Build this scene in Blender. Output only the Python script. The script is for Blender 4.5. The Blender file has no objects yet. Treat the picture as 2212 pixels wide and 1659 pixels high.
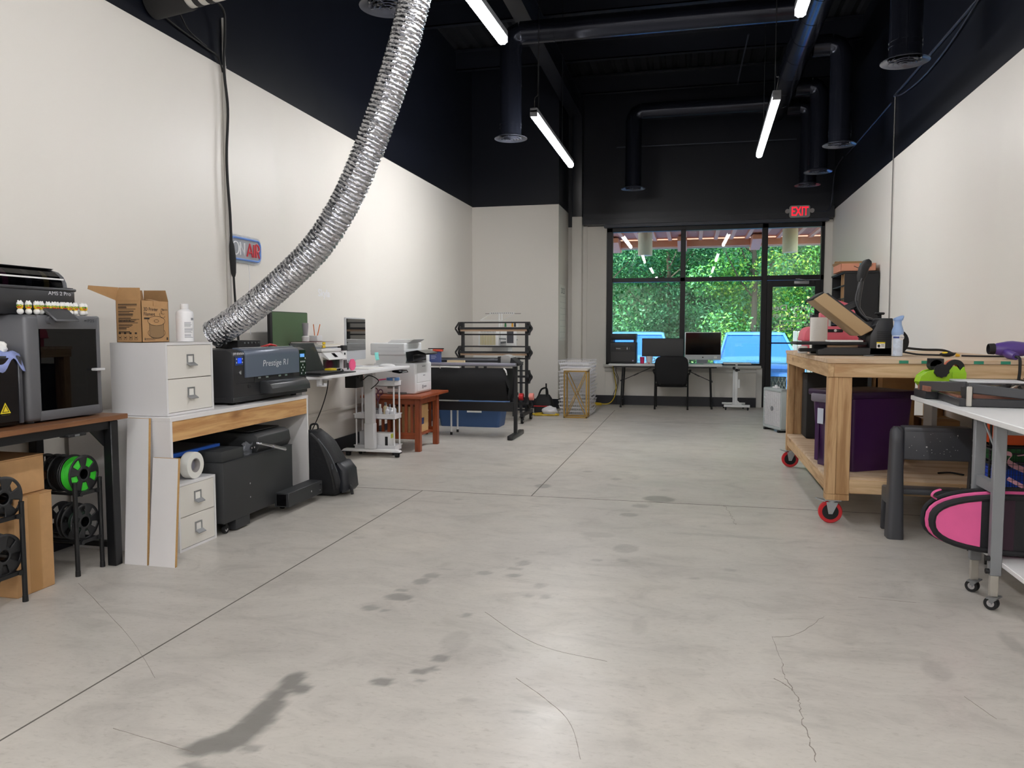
import bpy, bmesh, math, random
import numpy as np
from mathutils import Vector, Matrix, Euler
random.seed(7)
SC = bpy.context.scene
COL = SC.collection
PI = math.pi
def lin(c):
    return c/12.92 if c <= .04045 else ((c+.055)/1.055)**2.4
def rgb(c):
    if isinstance(c, str):
        c = c.lstrip('#'); c = tuple(int(c[i:i+2], 16) for i in (0, 2, 4))
    return tuple(lin(x/255.) for x in c)+(1.,)
MATS = {}
def nd(nt, t, **kw):
    n = nt.nodes.new(t)
    for k, v in kw.items():
        if k in n.inputs: n.inputs[k].default_value = v
        else: setattr(n, k, v)
    return n
def mat(name, col=(128, 128, 128), r=.5, m=0., var=0., vs=6., bump=0., bs=60., emit=0., ecol=None, coat=0., spec=.5, stretch=None, alpha=1., trans=0.):
    if name in MATS: return MATS[name]
    M = bpy.data.materials.new(name); M.use_nodes = True; nt = M.node_tree
    p = nt.nodes['Principled BSDF']
    p.inputs['Base Color'].default_value = rgb(col)
    p.inputs['Roughness'].default_value = r; p.inputs['Metallic'].default_value = m
    p.inputs['Specular IOR Level'].default_value = spec
    p.inputs['Coat Weight'].default_value = coat
    p.inputs['Alpha'].default_value = alpha
    p.inputs['Transmission Weight'].default_value = trans
    if emit:
        p.inputs['Emission Color'].default_value = rgb(ecol or col); p.inputs['Emission Strength'].default_value = emit
    tc = None
    if var or bump:
        tc = nd(nt, 'ShaderNodeTexCoord'); mp = nd(nt, 'ShaderNodeMapping')
        nt.links.new(tc.outputs['Object'], mp.inputs['Vector'])
        if stretch: mp.inputs['Scale'].default_value = stretch
    if var:
        n = nd(nt, 'ShaderNodeTexNoise', Scale=vs, Detail=5., Roughness=.6); nt.links.new(mp.outputs[0], n.inputs['Vector'])
        mr = nd(nt, 'ShaderNodeMapRange'); nt.links.new(n.outputs['Fac'], mr.inputs['Value'])
        mr.inputs['From Min'].default_value = .3; mr.inputs['From Max'].default_value = .7
        mr.inputs['To Min'].default_value = 1-var; mr.inputs['To Max'].default_value = 1+var
        mx = nd(nt, 'ShaderNodeMix', data_type='RGBA', blend_type='MULTIPLY'); mx.inputs['Factor'].default_value = 1.
        mx.inputs[6].default_value = rgb(col); nt.links.new(mr.outputs[0], mx.inputs[7]); nt.links.new(mx.outputs[2], p.inputs['Base Color'])
    if bump:
        n = nd(nt, 'ShaderNodeTexNoise', Scale=bs, Detail=3.); nt.links.new(mp.outputs[0], n.inputs['Vector'])
        b = nd(nt, 'ShaderNodeBump', Strength=bump, Distance=.01); nt.links.new(n.outputs['Fac'], b.inputs['Height']); nt.links.new(b.outputs[0], p.inputs['Normal'])
    MATS[name] = M
    return M
def wood(name, c1, c2, axis='X', sc=1., r=.55, knots=False):
    if name in MATS: return MATS[name]
    M = bpy.data.materials.new(name); M.use_nodes = True; nt = M.node_tree; p = nt.nodes['Principled BSDF']
    tc = nd(nt, 'ShaderNodeTexCoord'); mp = nd(nt, 'ShaderNodeMapping'); nt.links.new(tc.outputs['Object'], mp.inputs['Vector'])
    s = {'X': (1.2, 16, 16), 'Y': (16, 1.2, 16), 'Z': (16, 16, 1.2)}[axis]
    mp.inputs['Scale'].default_value = tuple(v*sc for v in s)
    n = nd(nt, 'ShaderNodeTexNoise', Scale=1.6, Detail=7., Roughness=.62, Distortion=.9); nt.links.new(mp.outputs[0], n.inputs['Vector'])
    cr = nd(nt, 'ShaderNodeValToRGB'); nt.links.new(n.outputs['Fac'], cr.inputs[0])
    cr.color_ramp.elements[0].position = .38; cr.color_ramp.elements[0].color = rgb(c2)
    cr.color_ramp.elements[1].position = .6; cr.color_ramp.elements[1].color = rgb(c1)
    out = cr.outputs[0]
    if knots:
        mp2 = nd(nt, 'ShaderNodeMapping'); nt.links.new(tc.outputs['Object'], mp2.inputs['Vector'])
        s = {'X': (2.2, 7, 7), 'Y': (7, 2.2, 7), 'Z': (7, 7, 2.2)}[axis]; mp2.inputs['Scale'].default_value = s
        v = nd(nt, 'ShaderNodeTexVoronoi', Scale=.8); nt.links.new(mp2.outputs[0], v.inputs['Vector'])
        c3 = nd(nt, 'ShaderNodeValToRGB'); nt.links.new(v.outputs['Distance'], c3.inputs[0])
        c3.color_ramp.elements[0].position = .05; c3.color_ramp.elements[0].color = (.35, .2, .1, 1)
        c3.color_ramp.elements[1].position = .17; c3.color_ramp.elements[1].color = (1, 1, 1, 1)
        mx = nd(nt, 'ShaderNodeMix', data_type='RGBA', blend_type='MULTIPLY'); mx.inputs['Factor'].default_value = .8
        nt.links.new(out, mx.inputs[6]); nt.links.new(c3.outputs[0], mx.inputs[7]); out = mx.outputs[2]
    nt.links.new(out, p.inputs['Base Color'])
    p.inputs['Roughness'].default_value = r
    b = nd(nt, 'ShaderNodeBump', Strength=.15, Distance=.005); nt.links.new(n.outputs['Fac'], b.inputs['Height']); nt.links.new(b.outputs[0], p.inputs['Normal'])
    MATS[name] = M
    return M
def glass(name, tint=(235, 242, 240), ior=1.45, rough=0., opacity=0., body=(10, 10, 12), gloss=1.):
    """thin sheet: lets light straight through, mirrors by angle; opacity mixes in a smoked body"""
    if name in MATS: return MATS[name]
    M = bpy.data.materials.new(name); M.use_nodes = True; nt = M.node_tree
    nt.nodes.remove(nt.nodes['Principled BSDF']); o = nt.nodes['Material Output']
    t = nd(nt, 'ShaderNodeBsdfTransparent', Color=rgb(tint)); g = nd(nt, 'ShaderNodeBsdfGlossy', Roughness=rough, Color=(gloss, gloss, gloss, 1))
    lw = nd(nt, 'ShaderNodeLayerWeight', Blend=.5); pw = nd(nt, 'ShaderNodeMath', operation='POWER'); nt.links.new(lw.outputs['Facing'], pw.inputs[0]); pw.inputs[1].default_value = 5.
    f0 = ((ior-1)/(ior+1))**2; f = nd(nt, 'ShaderNodeMath', operation='MULTIPLY_ADD'); nt.links.new(pw.outputs[0], f.inputs[0]); f.inputs[1].default_value = 1-f0; f.inputs[2].default_value = f0; mx = nd(nt, 'ShaderNodeMixShader'); src = t
    if opacity:
        d = nd(nt, 'ShaderNodeBsdfDiffuse', Color=rgb(body)); m2 = nd(nt, 'ShaderNodeMixShader'); m2.inputs[0].default_value = opacity
        nt.links.new(t.outputs[0], m2.inputs[1]); nt.links.new(d.outputs[0], m2.inputs[2]); src = m2
    nt.links.new(f.outputs[0], mx.inputs[0]); nt.links.new(src.outputs[0], mx.inputs[1]); nt.links.new(g.outputs[0], mx.inputs[2])
    nt.links.new(mx.outputs[0], o.inputs[0]); MATS[name] = M
    return M

class B:
    """collects shapes into one mesh; self.M transforms everything that is added"""
    def __init__(s, M=None):
        s.v = []; s.f = []; s.mi = []; s.M = M or Matrix.Identity(4); s.m = 0
    def add(s, vs, fs):
        o = len(s.v); s.v += [s.M @ Vector(v) for v in vs]; s.f += [tuple(i+o for i in f) for f in fs]; s.mi += [s.m]*len(fs)
        return s
    def box(s, x0, x1, y0, y1, z0, z1, bev=0., seg=2):
        if x0 > x1: x0, x1 = x1, x0
        if y0 > y1: y0, y1 = y1, y0
        if z0 > z1: z0, z1 = z1, z0
        vs = [(x, y, z) for x in (x0, x1) for y in (y0, y1) for z in (z0, z1)]
        fs = [(0, 1, 3, 2), (4, 6, 7, 5), (0, 4, 5, 1), (2, 3, 7, 6), (0, 2, 6, 4), (1, 5, 7, 3)]
        if bev > 0: return s._bev(vs, fs, min(bev, .49*min(x1-x0, y1-y0, z1-z0)), seg)
        return s.add(vs, fs)
    def _bev(s, vs, fs, bev, seg, ang=None):
        bm = bmesh.new(); bv = [bm.verts.new(v) for v in vs]
        for f in fs: bm.faces.new([bv[i] for i in f])
        bm.normal_update()
        ed = [e for e in bm.edges if ang is None or e.calc_face_angle(0) > ang]
        bmesh.ops.bevel(bm, geom=ed, offset=bev, segments=seg, profile=.5, affect='EDGES', clamp_overlap=True)
        bm.verts.index_update()
        s.add([v.co.copy() for v in bm.verts], [tuple(v.index for v in f.verts) for f in bm.faces]); bm.free()
        return s
    def bar(s, p0, p1, w, h=None, up=(0, 0, 1), bev=0.):
        """rectangular bar from p0 to p1, w wide across, h along up"""
        h = h or w; p0 = Vector(p0); p1 = Vector(p1); d = (p1-p0); L = d.length; d.normalize(); u = Vector(up)
        if abs(d.dot(u)) > .99: u = Vector((1, 0, 0)) if abs(d.x) < .9 else Vector((0, 1, 0))
        a = d.cross(u).normalized(); u = a.cross(d)
        R = Matrix((a, d, u)).transposed().to_4x4(); R.translation = p0
        old = s.M; s.M = old @ R; s.box(-w/2, w/2, 0, L, -h/2, h/2, bev, 1); s.M = old
        return s
    def cyl(s, p0, p1, r, r2=None, n=20, cap=True):
        r2 = r if r2 is None else r2
        return s.tube([p0, p1], [r, r2], n, cap)
    def tube(s, pts, r, n=8, cap=True, closed=False, flat=1.):
        P = [Vector(p) for p in pts]; k = len(P); rs = r if isinstance(r, (list, tuple)) else [r]*k
        T = []
        for i in range(k):
            if closed: t = P[(i+1) % k]-P[i-1]
            elif i == 0: t = P[1]-P[0]
            elif i == k-1: t = P[-1]-P[-2]
            else: t = (P[i+1]-P[i]).normalized()+(P[i]-P[i-1]).normalized()
            T.append(t.normalized() if t.length > 1e-9 else Vector((0, 0, 1)))
        u = T[0].orthogonal().normalized(); vs = []
        if abs(T[0].z) < .9: u = T[0].cross(Vector((0, 0, 1))).normalized()
        for i in range(k):
            if i:
                q = T[i-1].rotation_difference(T[i]); u = q @ u
            w = T[i].cross(u).normalized(); u = w.cross(T[i]).normalized()
            vs += [P[i]+u*(rs[i]*math.cos(2*PI*j/n))+w*(rs[i]*flat*math.sin(2*PI*j/n)) for j in range(n)]
        fs = []
        for i in range(k if closed else k-1):
            a = i*n; b = ((i+1) % k)*n
            fs += [(a+j, a+(j+1) % n, b+(j+1) % n, b+j) for j in range(n)]
        if cap and not closed: fs += [tuple(range(n))[::-1], tuple((k-1)*n+j for j in range(n))]
        return s.add(vs, fs)
    def lathe(s, prof, c=(0, 0, 0), axis=(0, 0, 1), n=24, closed=False):
        """prof: (radius, height) pairs turned about axis through c"""
        A = Vector(axis).normalized(); u = A.orthogonal().normalized(); w = A.cross(u); C = Vector(c); vs = []; k = len(prof)
        for rr, z in prof: vs += [C+A*z+(u*math.cos(2*PI*j/n)+w*math.sin(2*PI*j/n))*max(rr, 1e-5) for j in range(n)]
        fs = []
        for i in range(k if closed else k-1):
            a = i*n; b = ((i+1) % k)*n
            fs += [(a+j, a+(j+1) % n, b+(j+1) % n, b+j) for j in range(n)]
        if not closed: fs += [tuple(range(n))[::-1], tuple((k-1)*n+j for j in range(n))]
        return s.add(vs, fs)
    def prism(s, poly, axis, a0, a1, bev=0., seg=2):
        """poly in the two other axes (X: y,z; Y: x,z; Z: x,y) pulled from a0 to a1"""
        f = {'X': lambda p, a: (a, p[0], p[1]), 'Y': lambda p, a: (p[0], a, p[1]), 'Z': lambda p, a: (p[0], p[1], a)}[axis]
        n = len(poly); vs = [f(p, a0) for p in poly]+[f(p, a1) for p in poly]
        fs = [tuple(range(n)), tuple(range(2*n-1, n-1, -1))]+[(i, i+n, (i+1) % n+n, (i+1) % n) for i in range(n)]
        if bev: return s._bev(vs, fs, bev, seg, .3)
        return s.add(vs, fs)
    def ball(s, c, r, nu=16, nv=10):
        r = (r, r, r) if not isinstance(r, (tuple, list)) else r; vs = [(c[0], c[1], c[2]+r[2])]
        for i in range(1, nv):
            t = PI*i/nv
            vs += [(c[0]+r[0]*math.sin(t)*math.cos(2*PI*j/nu), c[1]+r[1]*math.sin(t)*math.sin(2*PI*j/nu), c[2]+r[2]*math.cos(t)) for j in range(nu)]
        vs.append((c[0], c[1], c[2]-r[2])); L = len(vs)-1
        fs = [(0, 1+j, 1+(j+1) % nu) for j in range(nu)]
        for i in range(nv-2):
            a = 1+i*nu; b = a+nu
            fs += [(a+j, b+j, b+(j+1) % nu, a+(j+1) % nu) for j in range(nu)]
        a = 1+(nv-2)*nu
        fs += [(L, a+(j+1) % nu, a+j) for j in range(nu)]
        return s.add(vs, fs)
    def grid(s, fn, nu, nv, wrap=False):
        vs = [fn(i/nu, j/nv) for i in range(nu+1) for j in range(nv+1)]
        fs = [(i*(nv+1)+j, (i+1)*(nv+1)+j, (i+1)*(nv+1)+j+1, i*(nv+1)+j+1) for i in range(nu) for j in range(nv)]
        return s.add(vs, fs)
    def loft(s, rings, cap=True):
        n = len(rings[0]); vs = [p for r in rings for p in r]; fs = []
        for i in range(len(rings)-1):
            a = i*n; b = a+n
            fs += [(a+j, a+(j+1) % n, b+(j+1) % n, b+j) for j in range(n)]
        if cap: fs += [tuple(range(n))[::-1], tuple((len(rings)-1)*n+j for j in range(n))]
        return s.add(vs, fs)
    def obj(s, name, mats, parent=None, local=False, smooth=38, sub=0, solid=0.):
        me = bpy.data.meshes.new(name); me.from_pydata([tuple(v) for v in s.v], [], s.f); me.update()
        bm = bmesh.new(); bm.from_mesh(me); bmesh.ops.recalc_face_normals(bm, faces=bm.faces[:]); bm.to_mesh(me); bm.free()
        for m in (mats if isinstance(mats, (list, tuple)) else [mats]): me.materials.append(m)
        me.polygons.foreach_set('material_index', s.mi)
        if smooth:
            me.polygons.foreach_set('use_smooth', [True]*len(me.polygons)); me.set_sharp_from_angle(angle=math.radians(smooth))
        o = bpy.data.objects.new(name, me); COL.objects.link(o)
        if parent is not None: adopt(o, parent, local)
        if solid:
            md = o.modifiers.new('thick', 'SOLIDIFY'); md.thickness = solid; md.offset = 0
        if sub:
            md = o.modifiers.new('soft', 'SUBSURF'); md.levels = sub; md.render_levels = sub
        return o
def adopt(o, parent, local=False):
    o.parent = parent
    if not local and parent.parent is None: o.matrix_parent_inverse = parent.matrix_basis.inverted()
def thing(name, label, cat, loc=(0, 0, 0), rz=0., group=None):
    o = bpy.data.objects.new(name, None); COL.objects.link(o); o.empty_display_size = .05
    o.location = loc; o.rotation_euler = (0, 0, rz); o['label'] = label; o['category'] = cat
    o.matrix_basis = Matrix.Translation(loc) @ Matrix.Rotation(rz, 4, 'Z')
    if group: o['group'] = group
    return o
def tag(o, label, cat, group=None, kind=None):
    o['label'] = label; o['category'] = cat
    if group: o['group'] = group
    if kind: o['kind'] = kind
    return o
def struct(o):
    o['kind'] = 'structure'; return o
def plabel(o, label):
    o['label'] = label; return o
def dup(root, loc=None, rz=None, label=None):
    """a copy of a thing with copies of its parts and sub-parts"""
    r = root.copy(); COL.objects.link(r)
    if loc is not None: r.location = loc
    if rz is not None: r.rotation_euler = (0, 0, rz)
    if label: r['label'] = label
    for ch in list(root.children):
        c = ch.copy(); COL.objects.link(c); c.parent = r
        for g in ch.children:
            d = g.copy(); COL.objects.link(d); d.parent = c
    return r
def text(name, s, size, m, parent, loc, R, U, align='CENTER', shear=0., ext=0., bold=0., sx=1., local=False):
    """lettering as flat mesh: R is the reading direction, U is up"""
    cu = bpy.data.curves.new(name, 'FONT'); cu.body = s; cu.size = size; cu.align_x = align; cu.align_y = 'CENTER'
    cu.shear = shear; cu.extrude = ext; cu.offset = bold*size; cu.resolution_u = 3
    t = bpy.data.objects.new(name, cu); COL.objects.link(t)
    me = bpy.data.meshes.new_from_object(t.evaluated_get(bpy.context.evaluated_depsgraph_get()))
    bpy.data.objects.remove(t); bpy.data.curves.remove(cu)
    R = Vector(R).normalized(); U = Vector(U).normalized(); N = R.cross(U)
    X = Matrix((R, U, N)).transposed().to_4x4() @ Matrix.Diagonal((sx, 1, 1, 1)); X.translation = Vector(loc)
    me.transform(X); me.materials.clear(); me.materials.append(m); me.name = name
    o = bpy.data.objects.new(name, me); COL.objects.link(o)
    if parent is not None: adopt(o, parent, local)
    return o
def spline(pts, n=8):
    """Catmull-Rom through pts"""
    P = [Vector(p) for p in pts]; out = []
    for i in range(len(P)-1):
        a = P[max(i-1, 0)]; b = P[i]; c = P[i+1]; d = P[min(i+2, len(P)-1)]
        for k in range(n):
            t = k/n
            out.append(.5*((2*b)+(c-a)*t+(2*a-5*b+4*c-d)*t*t+(3*b-a-3*c+d)*t**3))
    out.append(P[-1])
    return out
def arc(cx, cy, r, a0, a1, n):
    return [(cx+r*math.cos(math.radians(a0+(a1-a0)*i/n)), cy+r*math.sin(math.radians(a0+(a1-a0)*i/n))) for i in range(n+1)]
def rrect(x0, x1, y0, y1, r, n=4):
    return arc(x1-r, y1-r, r, 0, 90, n)+arc(x0+r, y1-r, r, 90, 180, n)+arc(x0+r, y0+r, r, 180, 270, n)+arc(x1-r, y0+r, r, 270, 360, n)
XP, YP, ZP = (1, 0, 0), (0, 1, 0), (0, 0, 1)
YN, XN = (0, -1, 0), (-1, 0, 0)
# shared materials
BLACK = mat('black plastic', (24, 25, 28), .45)
MBLACK = mat('matt black', (19, 19, 21), .7)
GBLACK = mat('gloss black', (10, 10, 12), .15)
SBLACK = mat('black steel', (26, 27, 29), .35, .3)
WHITE = mat('white plastic', (232, 232, 232), .4)
OFFW = mat('off white', (222, 220, 216), .45)
LAM = mat('white laminate', (226, 224, 224), .38, var=.02, vs=3)
CHROME = mat('chrome', (200, 200, 205), .2, 1.)
STEEL = mat('grey steel', (140, 143, 146), .4, .7)
GREY = mat('grey plastic', (120, 122, 126), .5)
CARD = mat('cardboard', (176, 137, 94), .85, var=.06, vs=20)
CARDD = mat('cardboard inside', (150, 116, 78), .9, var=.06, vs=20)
PAPER = mat('paper', (240, 239, 234), .8)
INK = mat('ink', (40, 34, 28), .7)
RED = mat('red plastic', (190, 36, 40), .5)
YELLOW = mat('yellow plastic', (236, 204, 40), .5)
PINK = mat('pink plastic', (238, 92, 140), .5)
SCREEN = mat('dark screen', (6, 7, 10), .08, spec=.6)
EXPOSURE, LAMP, SKY, SUN = 0., 47., .8, 18.
# ------------------------------------------------------------------ camera
cam = bpy.data.cameras.new('camera'); co = bpy.data.objects.new('camera', cam); COL.objects.link(co)
co.location = (0, 0, 1.28); co.rotation_euler = (math.radians(90-3.957), 0, math.radians(13.197))
cam.sensor_width = 36; cam.lens = 36*1655/2212; cam.clip_start = .05; cam.clip_end = 300
SC.camera = co
vsn = SC.view_settings; vsn.view_transform = 'Standard'; vsn.look = 'None'; vsn.gamma = 1; vsn.use_curve_mapping = False; vsn.exposure = EXPOSURE
SC.cycles.max_bounces = 7; SC.cycles.diffuse_bounces = 4; SC.cycles.glossy_bounces = 4; SC.cycles.transmission_bounces = 4; SC.cycles.transparent_max_bounces = 10
SC.cycles.caustics_reflective = False; SC.cycles.caustics_refractive = False; SC.cycles.sample_clamp_indirect = 6
# ------------------------------------------------------------------ room shell
XL, XR, YF, YN0, ZC = -3.6, 2.2, 13.45, -8., 5.6
PL, PR, PFAR = 3.34, 3.23, 3.09
paint = mat('warm white wall paint', (230, 226, 219), .42, bump=.035, bs=3.5, spec=.4)
navy = mat('blue black wall paint', (16, 19, 28), .33, bump=.06, bs=4, spec=.5)
def floor_mat():
    M = bpy.data.materials.new('sealed concrete'); M.use_nodes = True; nt = M.node_tree; p = nt.nodes['Principled BSDF']; L = nt.links
    tc = nd(nt, 'ShaderNodeTexCoord')
    def noise(sc, det, rough=.6, dist=0., stretch=None):
        n = nd(nt, 'ShaderNodeTexNoise', Scale=sc, Detail=det, Roughness=rough, Distortion=dist)
        if stretch:
            mp = nd(nt, 'ShaderNodeMapping'); mp.inputs['Scale'].default_value = stretch; L.new(tc.outputs['Object'], mp.inputs[0]); L.new(mp.outputs[0], n.inputs['Vector'])
        else: L.new(tc.outputs['Object'], n.inputs['Vector'])
        return n
    def ramp(src, stops):
        r = nd(nt, 'ShaderNodeValToRGB'); L.new(src, r.inputs[0]); e = r.color_ramp.elements
        for i, (pos, c) in enumerate(stops):
            if i > 1: e.new(pos)
            e[i].position = pos; e[i].color = rgb(c)
        return r.outputs[0]
    def mul(a, b, f=1.):
        x = nd(nt, 'ShaderNodeMix', data_type='RGBA', blend_type='MULTIPLY'); x.inputs[0].default_value = f; L.new(a, x.inputs[6]); L.new(b, x.inputs[7]); return x.outputs[2]
    base = ramp(noise(.55, 5, .55, .4).outputs[0], [(.3, (186, 181, 174)), (.5, (200, 195, 187)), (.72, (210, 203, 192))])
    mid = ramp(noise(2.6, 8, .66, 1.2, (1, 1.8, 1)).outputs[0], [(.3, (228, 228, 228)), (.48, (248, 248, 248)), (.62, (255, 255, 255)), (.75, (240, 238, 236))])
    fine = ramp(noise(28, 6, .7, .5, (1, 2.2, 1)).outputs[0], [(.3, (225, 224, 222)), (.45, (250, 250, 250)), (.75, (255, 255, 255))])
    scr = ramp(noise(9, 10, .8, 3., (.35, 3.2, 1)).outputs[0], [(.27, (196, 194, 190)), (.36, (255, 255, 255))])
    c = mul(mul(mul(base, mid), fine, .8), scr, .45)
    lite = noise(6, 9, .75, 2.2, (.8, 3, 1)); lr = nd(nt, 'ShaderNodeMapRange'); L.new(lite.outputs[0], lr.inputs[0]); lr.inputs[1].default_value = .66; lr.inputs[2].default_value = .76; lr.inputs[4].default_value = .55
    mx = nd(nt, 'ShaderNodeMix', data_type='RGBA'); L.new(lr.outputs[0], mx.inputs[0]); L.new(c, mx.inputs[6]); mx.inputs[7].default_value = rgb((226, 220, 210)); c = mx.outputs[2]
    at = nd(nt, 'ShaderNodeAttribute', attribute_name='stain')
    m2 = nd(nt, 'ShaderNodeMix', data_type='RGBA'); L.new(at.outputs['Fac'], m2.inputs[0]); L.new(c, m2.inputs[6]); m2.inputs[7].default_value = rgb((104, 102, 99)); c = m2.outputs[2]
    L.new(c, p.inputs['Base Color'])
    rr = nd(nt, 'ShaderNodeMapRange'); L.new(noise(3, 6).outputs[0], rr.inputs[0]); rr.inputs[1].default_value = .3; rr.inputs[2].default_value = .7; rr.inputs[3].default_value = .3; rr.inputs[4].default_value = .46
    L.new(rr.outputs[0], p.inputs['Roughness']); p.inputs['Specular IOR Level'].default_value = .4
    b = nd(nt, 'ShaderNodeBump', Strength=.06, Distance=.01); L.new(noise(14, 6).outputs[0], b.inputs['Height']); L.new(b.outputs[0], p.inputs['Normal'])
    return M
FLOOR = floor_mat()
def make_floor():
    xs = np.concatenate([[-3.75], np.arange(-3.6, 2.25, .02), [2.35]]); ys = np.concatenate([[YN0-.1], np.arange(1.2, 7.2, .02), [8, 10, 12, 13.6]])
    X, Y = np.meshgrid(xs, ys, indexing='ij'); S = np.zeros_like(X)
    rs = np.random.RandomState(3)
    wob = sum(np.sin(X*a+p)*np.cos(Y*b+q)*c for a, b, p, q, c in [(17, 13, .3, 1, .5), (41, 37, 2, .4, .3), (83, 71, 1, 2, .2)])
    def blob(x, y, rx, ry, amt, edge=.18, w=.16):
        d = np.sqrt(((X-x)/rx)**2+((Y-y)/ry)**2)+wob*w
        S[:] = np.maximum(S, amt*np.clip((1-d)/edge, 0, 1))
    for x, y, rx, ry in [(-1.41, 2.47, .045, .085), (-1.35, 2.42, .05, .05), (-1.40, 2.36, .055, .07), (-1.385, 2.28, .068, .08), (-1.375, 2.2, .065, .075), (-1.37, 2.13, .065, .06), (-1.385, 2.07, .075, .055), (-1.425, 2.02, .07, .055), (-1.455, 1.985, .058, .045), (-1.39, 2.015, .05, .04)]:
        blob(x, y, rx, ry, .8, .3, .25)
    for x, y, rx, ry, a in [(-1.295, 2.029, .035, .03, .5), (-1.416, 1.9, .035, .025, .6), (-1.37, 1.9, .03, .02, .5), (-1.359, 3.393, .075, .055, .62), (-1.432, 3.229, .045, .04, .5), (-1.357, 3.216, .025, .02, .45), (-1.378, 3.49, .03, .022, .5), (-1.331, 3.638, .045, .05, .5), (-1.312, 3.742, .045, .045, .45), (-1.05, 3.843, .045, .045, .4), (-.891, 3.841, .04, .03, .45), (-.888, 4.056, .04, .06, .4), (-.905, 3.95, .045, .03, .35), (-.972, 3.248, .03, .035, .45), (-.943, 2.78, .042, .042, .6), (-.978, 2.65, .03, .03, .65), (-.941, 2.683, .026, .026, .6), (-1.084, 2.539, .045, .04, .7), (-.946, 2.579, .02, .015, .5), (-1.278, 3.353, .02, .02, .3), (-1.18, 6.158, .07, .09, .55), (-.221, 5.88, .13, .12, .5), (-.35, 5.611, .07, .06, .35), (-.405, 5.321, .07, .06, .4), (-.365, 4.475, .08, .1, .3), (-.729, 3.713, .035, .04, .35), (-.755, 3.554, .03, .03, .35), (-.668, 3.555, .03, .03, .35), (-.497, 4.209, .03, .03, .3), (-.351, 4.244, .04, .04, .3), (-.931, 2.954, .06, .13, .22), (.921, 3.1, .05, .1, .25), (1.3, 3.45, .03, .14, .3), (-.562, 4.746, .12, .07, .2), (.2, 4.9, .4, .03, .18), (-.2, 3.3, .03, .12, .16), (-.62, 6.6, .05, .06, .35), (-.9, 6.9, .05, .05, .35)]:
        blob(x, y, rx, ry, a)
    for i in range(60): blob(rs.uniform(-2.4, 1.2), rs.uniform(1.6, 7), rs.uniform(.006, .05), rs.uniform(.006, .03), rs.uniform(.15, .4), .5, .5)
    nx, ny = X.shape; b = B(); b.v = [Vector((x, y, 0)) for x, y in zip(X.ravel(), Y.ravel())]
    b.f = [(i*ny+j, (i+1)*ny+j, (i+1)*ny+j+1, i*ny+j+1) for i in range(nx-1) for j in range(ny-1)]; b.mi = [0]*len(b.f)
    o = b.obj('floor', FLOOR, smooth=0); a = o.data.attributes.new('stain', 'FLOAT', 'POINT'); a.data.foreach_set('value', S.ravel().astype(np.float32))
    struct(o)
    dark = mat('joint dirt', (96, 91, 85), .8); mid = mat('hairline dirt', (138, 130, 121), .8)
    g = B(); g.box(-2.093, -2.086, YN0, 5.76, 0, .0008); g.box(-3.6, 2.2, 5.757, 5.764, 0, .0008); g.box(-1.2, -1.193, 5.76, 12.4, 0, .0008); g.box(-3.6, 2.2, 10.9, 10.907, 0, .0008)
    g.obj('joint', dark, o)
    c = B()
    def crack(pts, w, jit):
        P = spline(pts, 8); Q = [p+Vector((random.uniform(-jit, jit), random.uniform(-jit, jit), 0)) for p in P]
        for a_, b_ in zip(Q, Q[1:]): c.bar((a_.x, a_.y, .0004), (b_.x, b_.y, .0004), w*random.uniform(.4, 1.2), .0008)
    crack([(.361, 3.051, 0), (.359, 2.889, 0), (.382, 2.749, 0), (.374, 2.631, 0), (.377, 2.496, 0), (.383, 2.35, 0)], .003, .006)
    crack([(.35, 3.3, 0), (.361, 3.051, 0)], .0015, .004); crack([(.6, 3.6, 0), (.45, 3.35, 0), (.35, 3.3, 0)], .0012, .004)
    crack([(.25, 5.76, 0), (.28, 5.5, 0), (.3, 5.2, 0)], .002, .01)
    for pts in [[(-.613, 2.68, 0), (-.48, 2.55, 0), (-.372, 2.409, 0), (-.304, 2.2, 0)], [(-3.017, 3.213, 0), (-2.3, 2.7, 0), (-1.912, 2.376, 0)], [(-1.8, 2.035, 0), (-1.62, 2.0, 0), (-1.455, 1.97, 0)], [(-.9, 3.3, 0), (-.6, 3.0, 0), (-.3, 2.9, 0)], [(.95, 2.9, 0), (1.0, 2.75, 0)], [(.8, 3.9, 0), (1.05, 3.88, 0)]]: crack(pts, .0018, .0012)
    crack([(.315, 2.894, 0), (.345, 2.86, 0), (.371, 2.813, 0)], .004, .0008)
    c.obj('crack', mid, o)
make_floor()
def wall_two(name, pts, zs):
    """pts: outline (x0,x1,y0,y1); lower part light, upper part dark"""
    b = B(); x0, x1, y0, y1 = pts; b.box(x0, x1, y0, y1, 0, zs[0]); b.m = 1; b.box(x0, x1, y0, y1, zs[0], ZC)
    return struct(b.obj(name, [paint, navy], smooth=0))
wall_two('wall_left', (XL-.15, XL, YN0, 12.45), (PL,))
wall_two('wall_right', (XR, XR+.15, YN0, YF+.1), (PR,))
wall_two('wall_near', (XL-.15, XR+.15, YN0-.15, YN0), (3.3,))
wall_two('wall_alcove', (XL-.15, -2.14, 12.45, YF+.1), (3.335,))
b = B(); b.box(-2.14, -1.46, YF, YF+.15, 0, PFAR); b.box(-1.46, 1.13, YF, YF+.15, 0, .66); b.box(2.08, XR, YF, YF+.15, 0, PFAR); b.m = 1; b.box(-2.14, XR, YF, YF+.15, PFAR, ZC)
b.box(-1.46, 2.08, YF+.02, YF+.15, 3.02, PFAR)
struct(b.obj('wall_far', [paint, navy], smooth=0))
b = B(); b.box(-2.04, -1.87, 13.22, YF, 0, 3.24, .008); b.m = 1; b.box(-2.04, -1.87, 13.22, YF, 3.24, ZC, .008); struct(b.obj('column_far', [paint, navy]))
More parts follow.
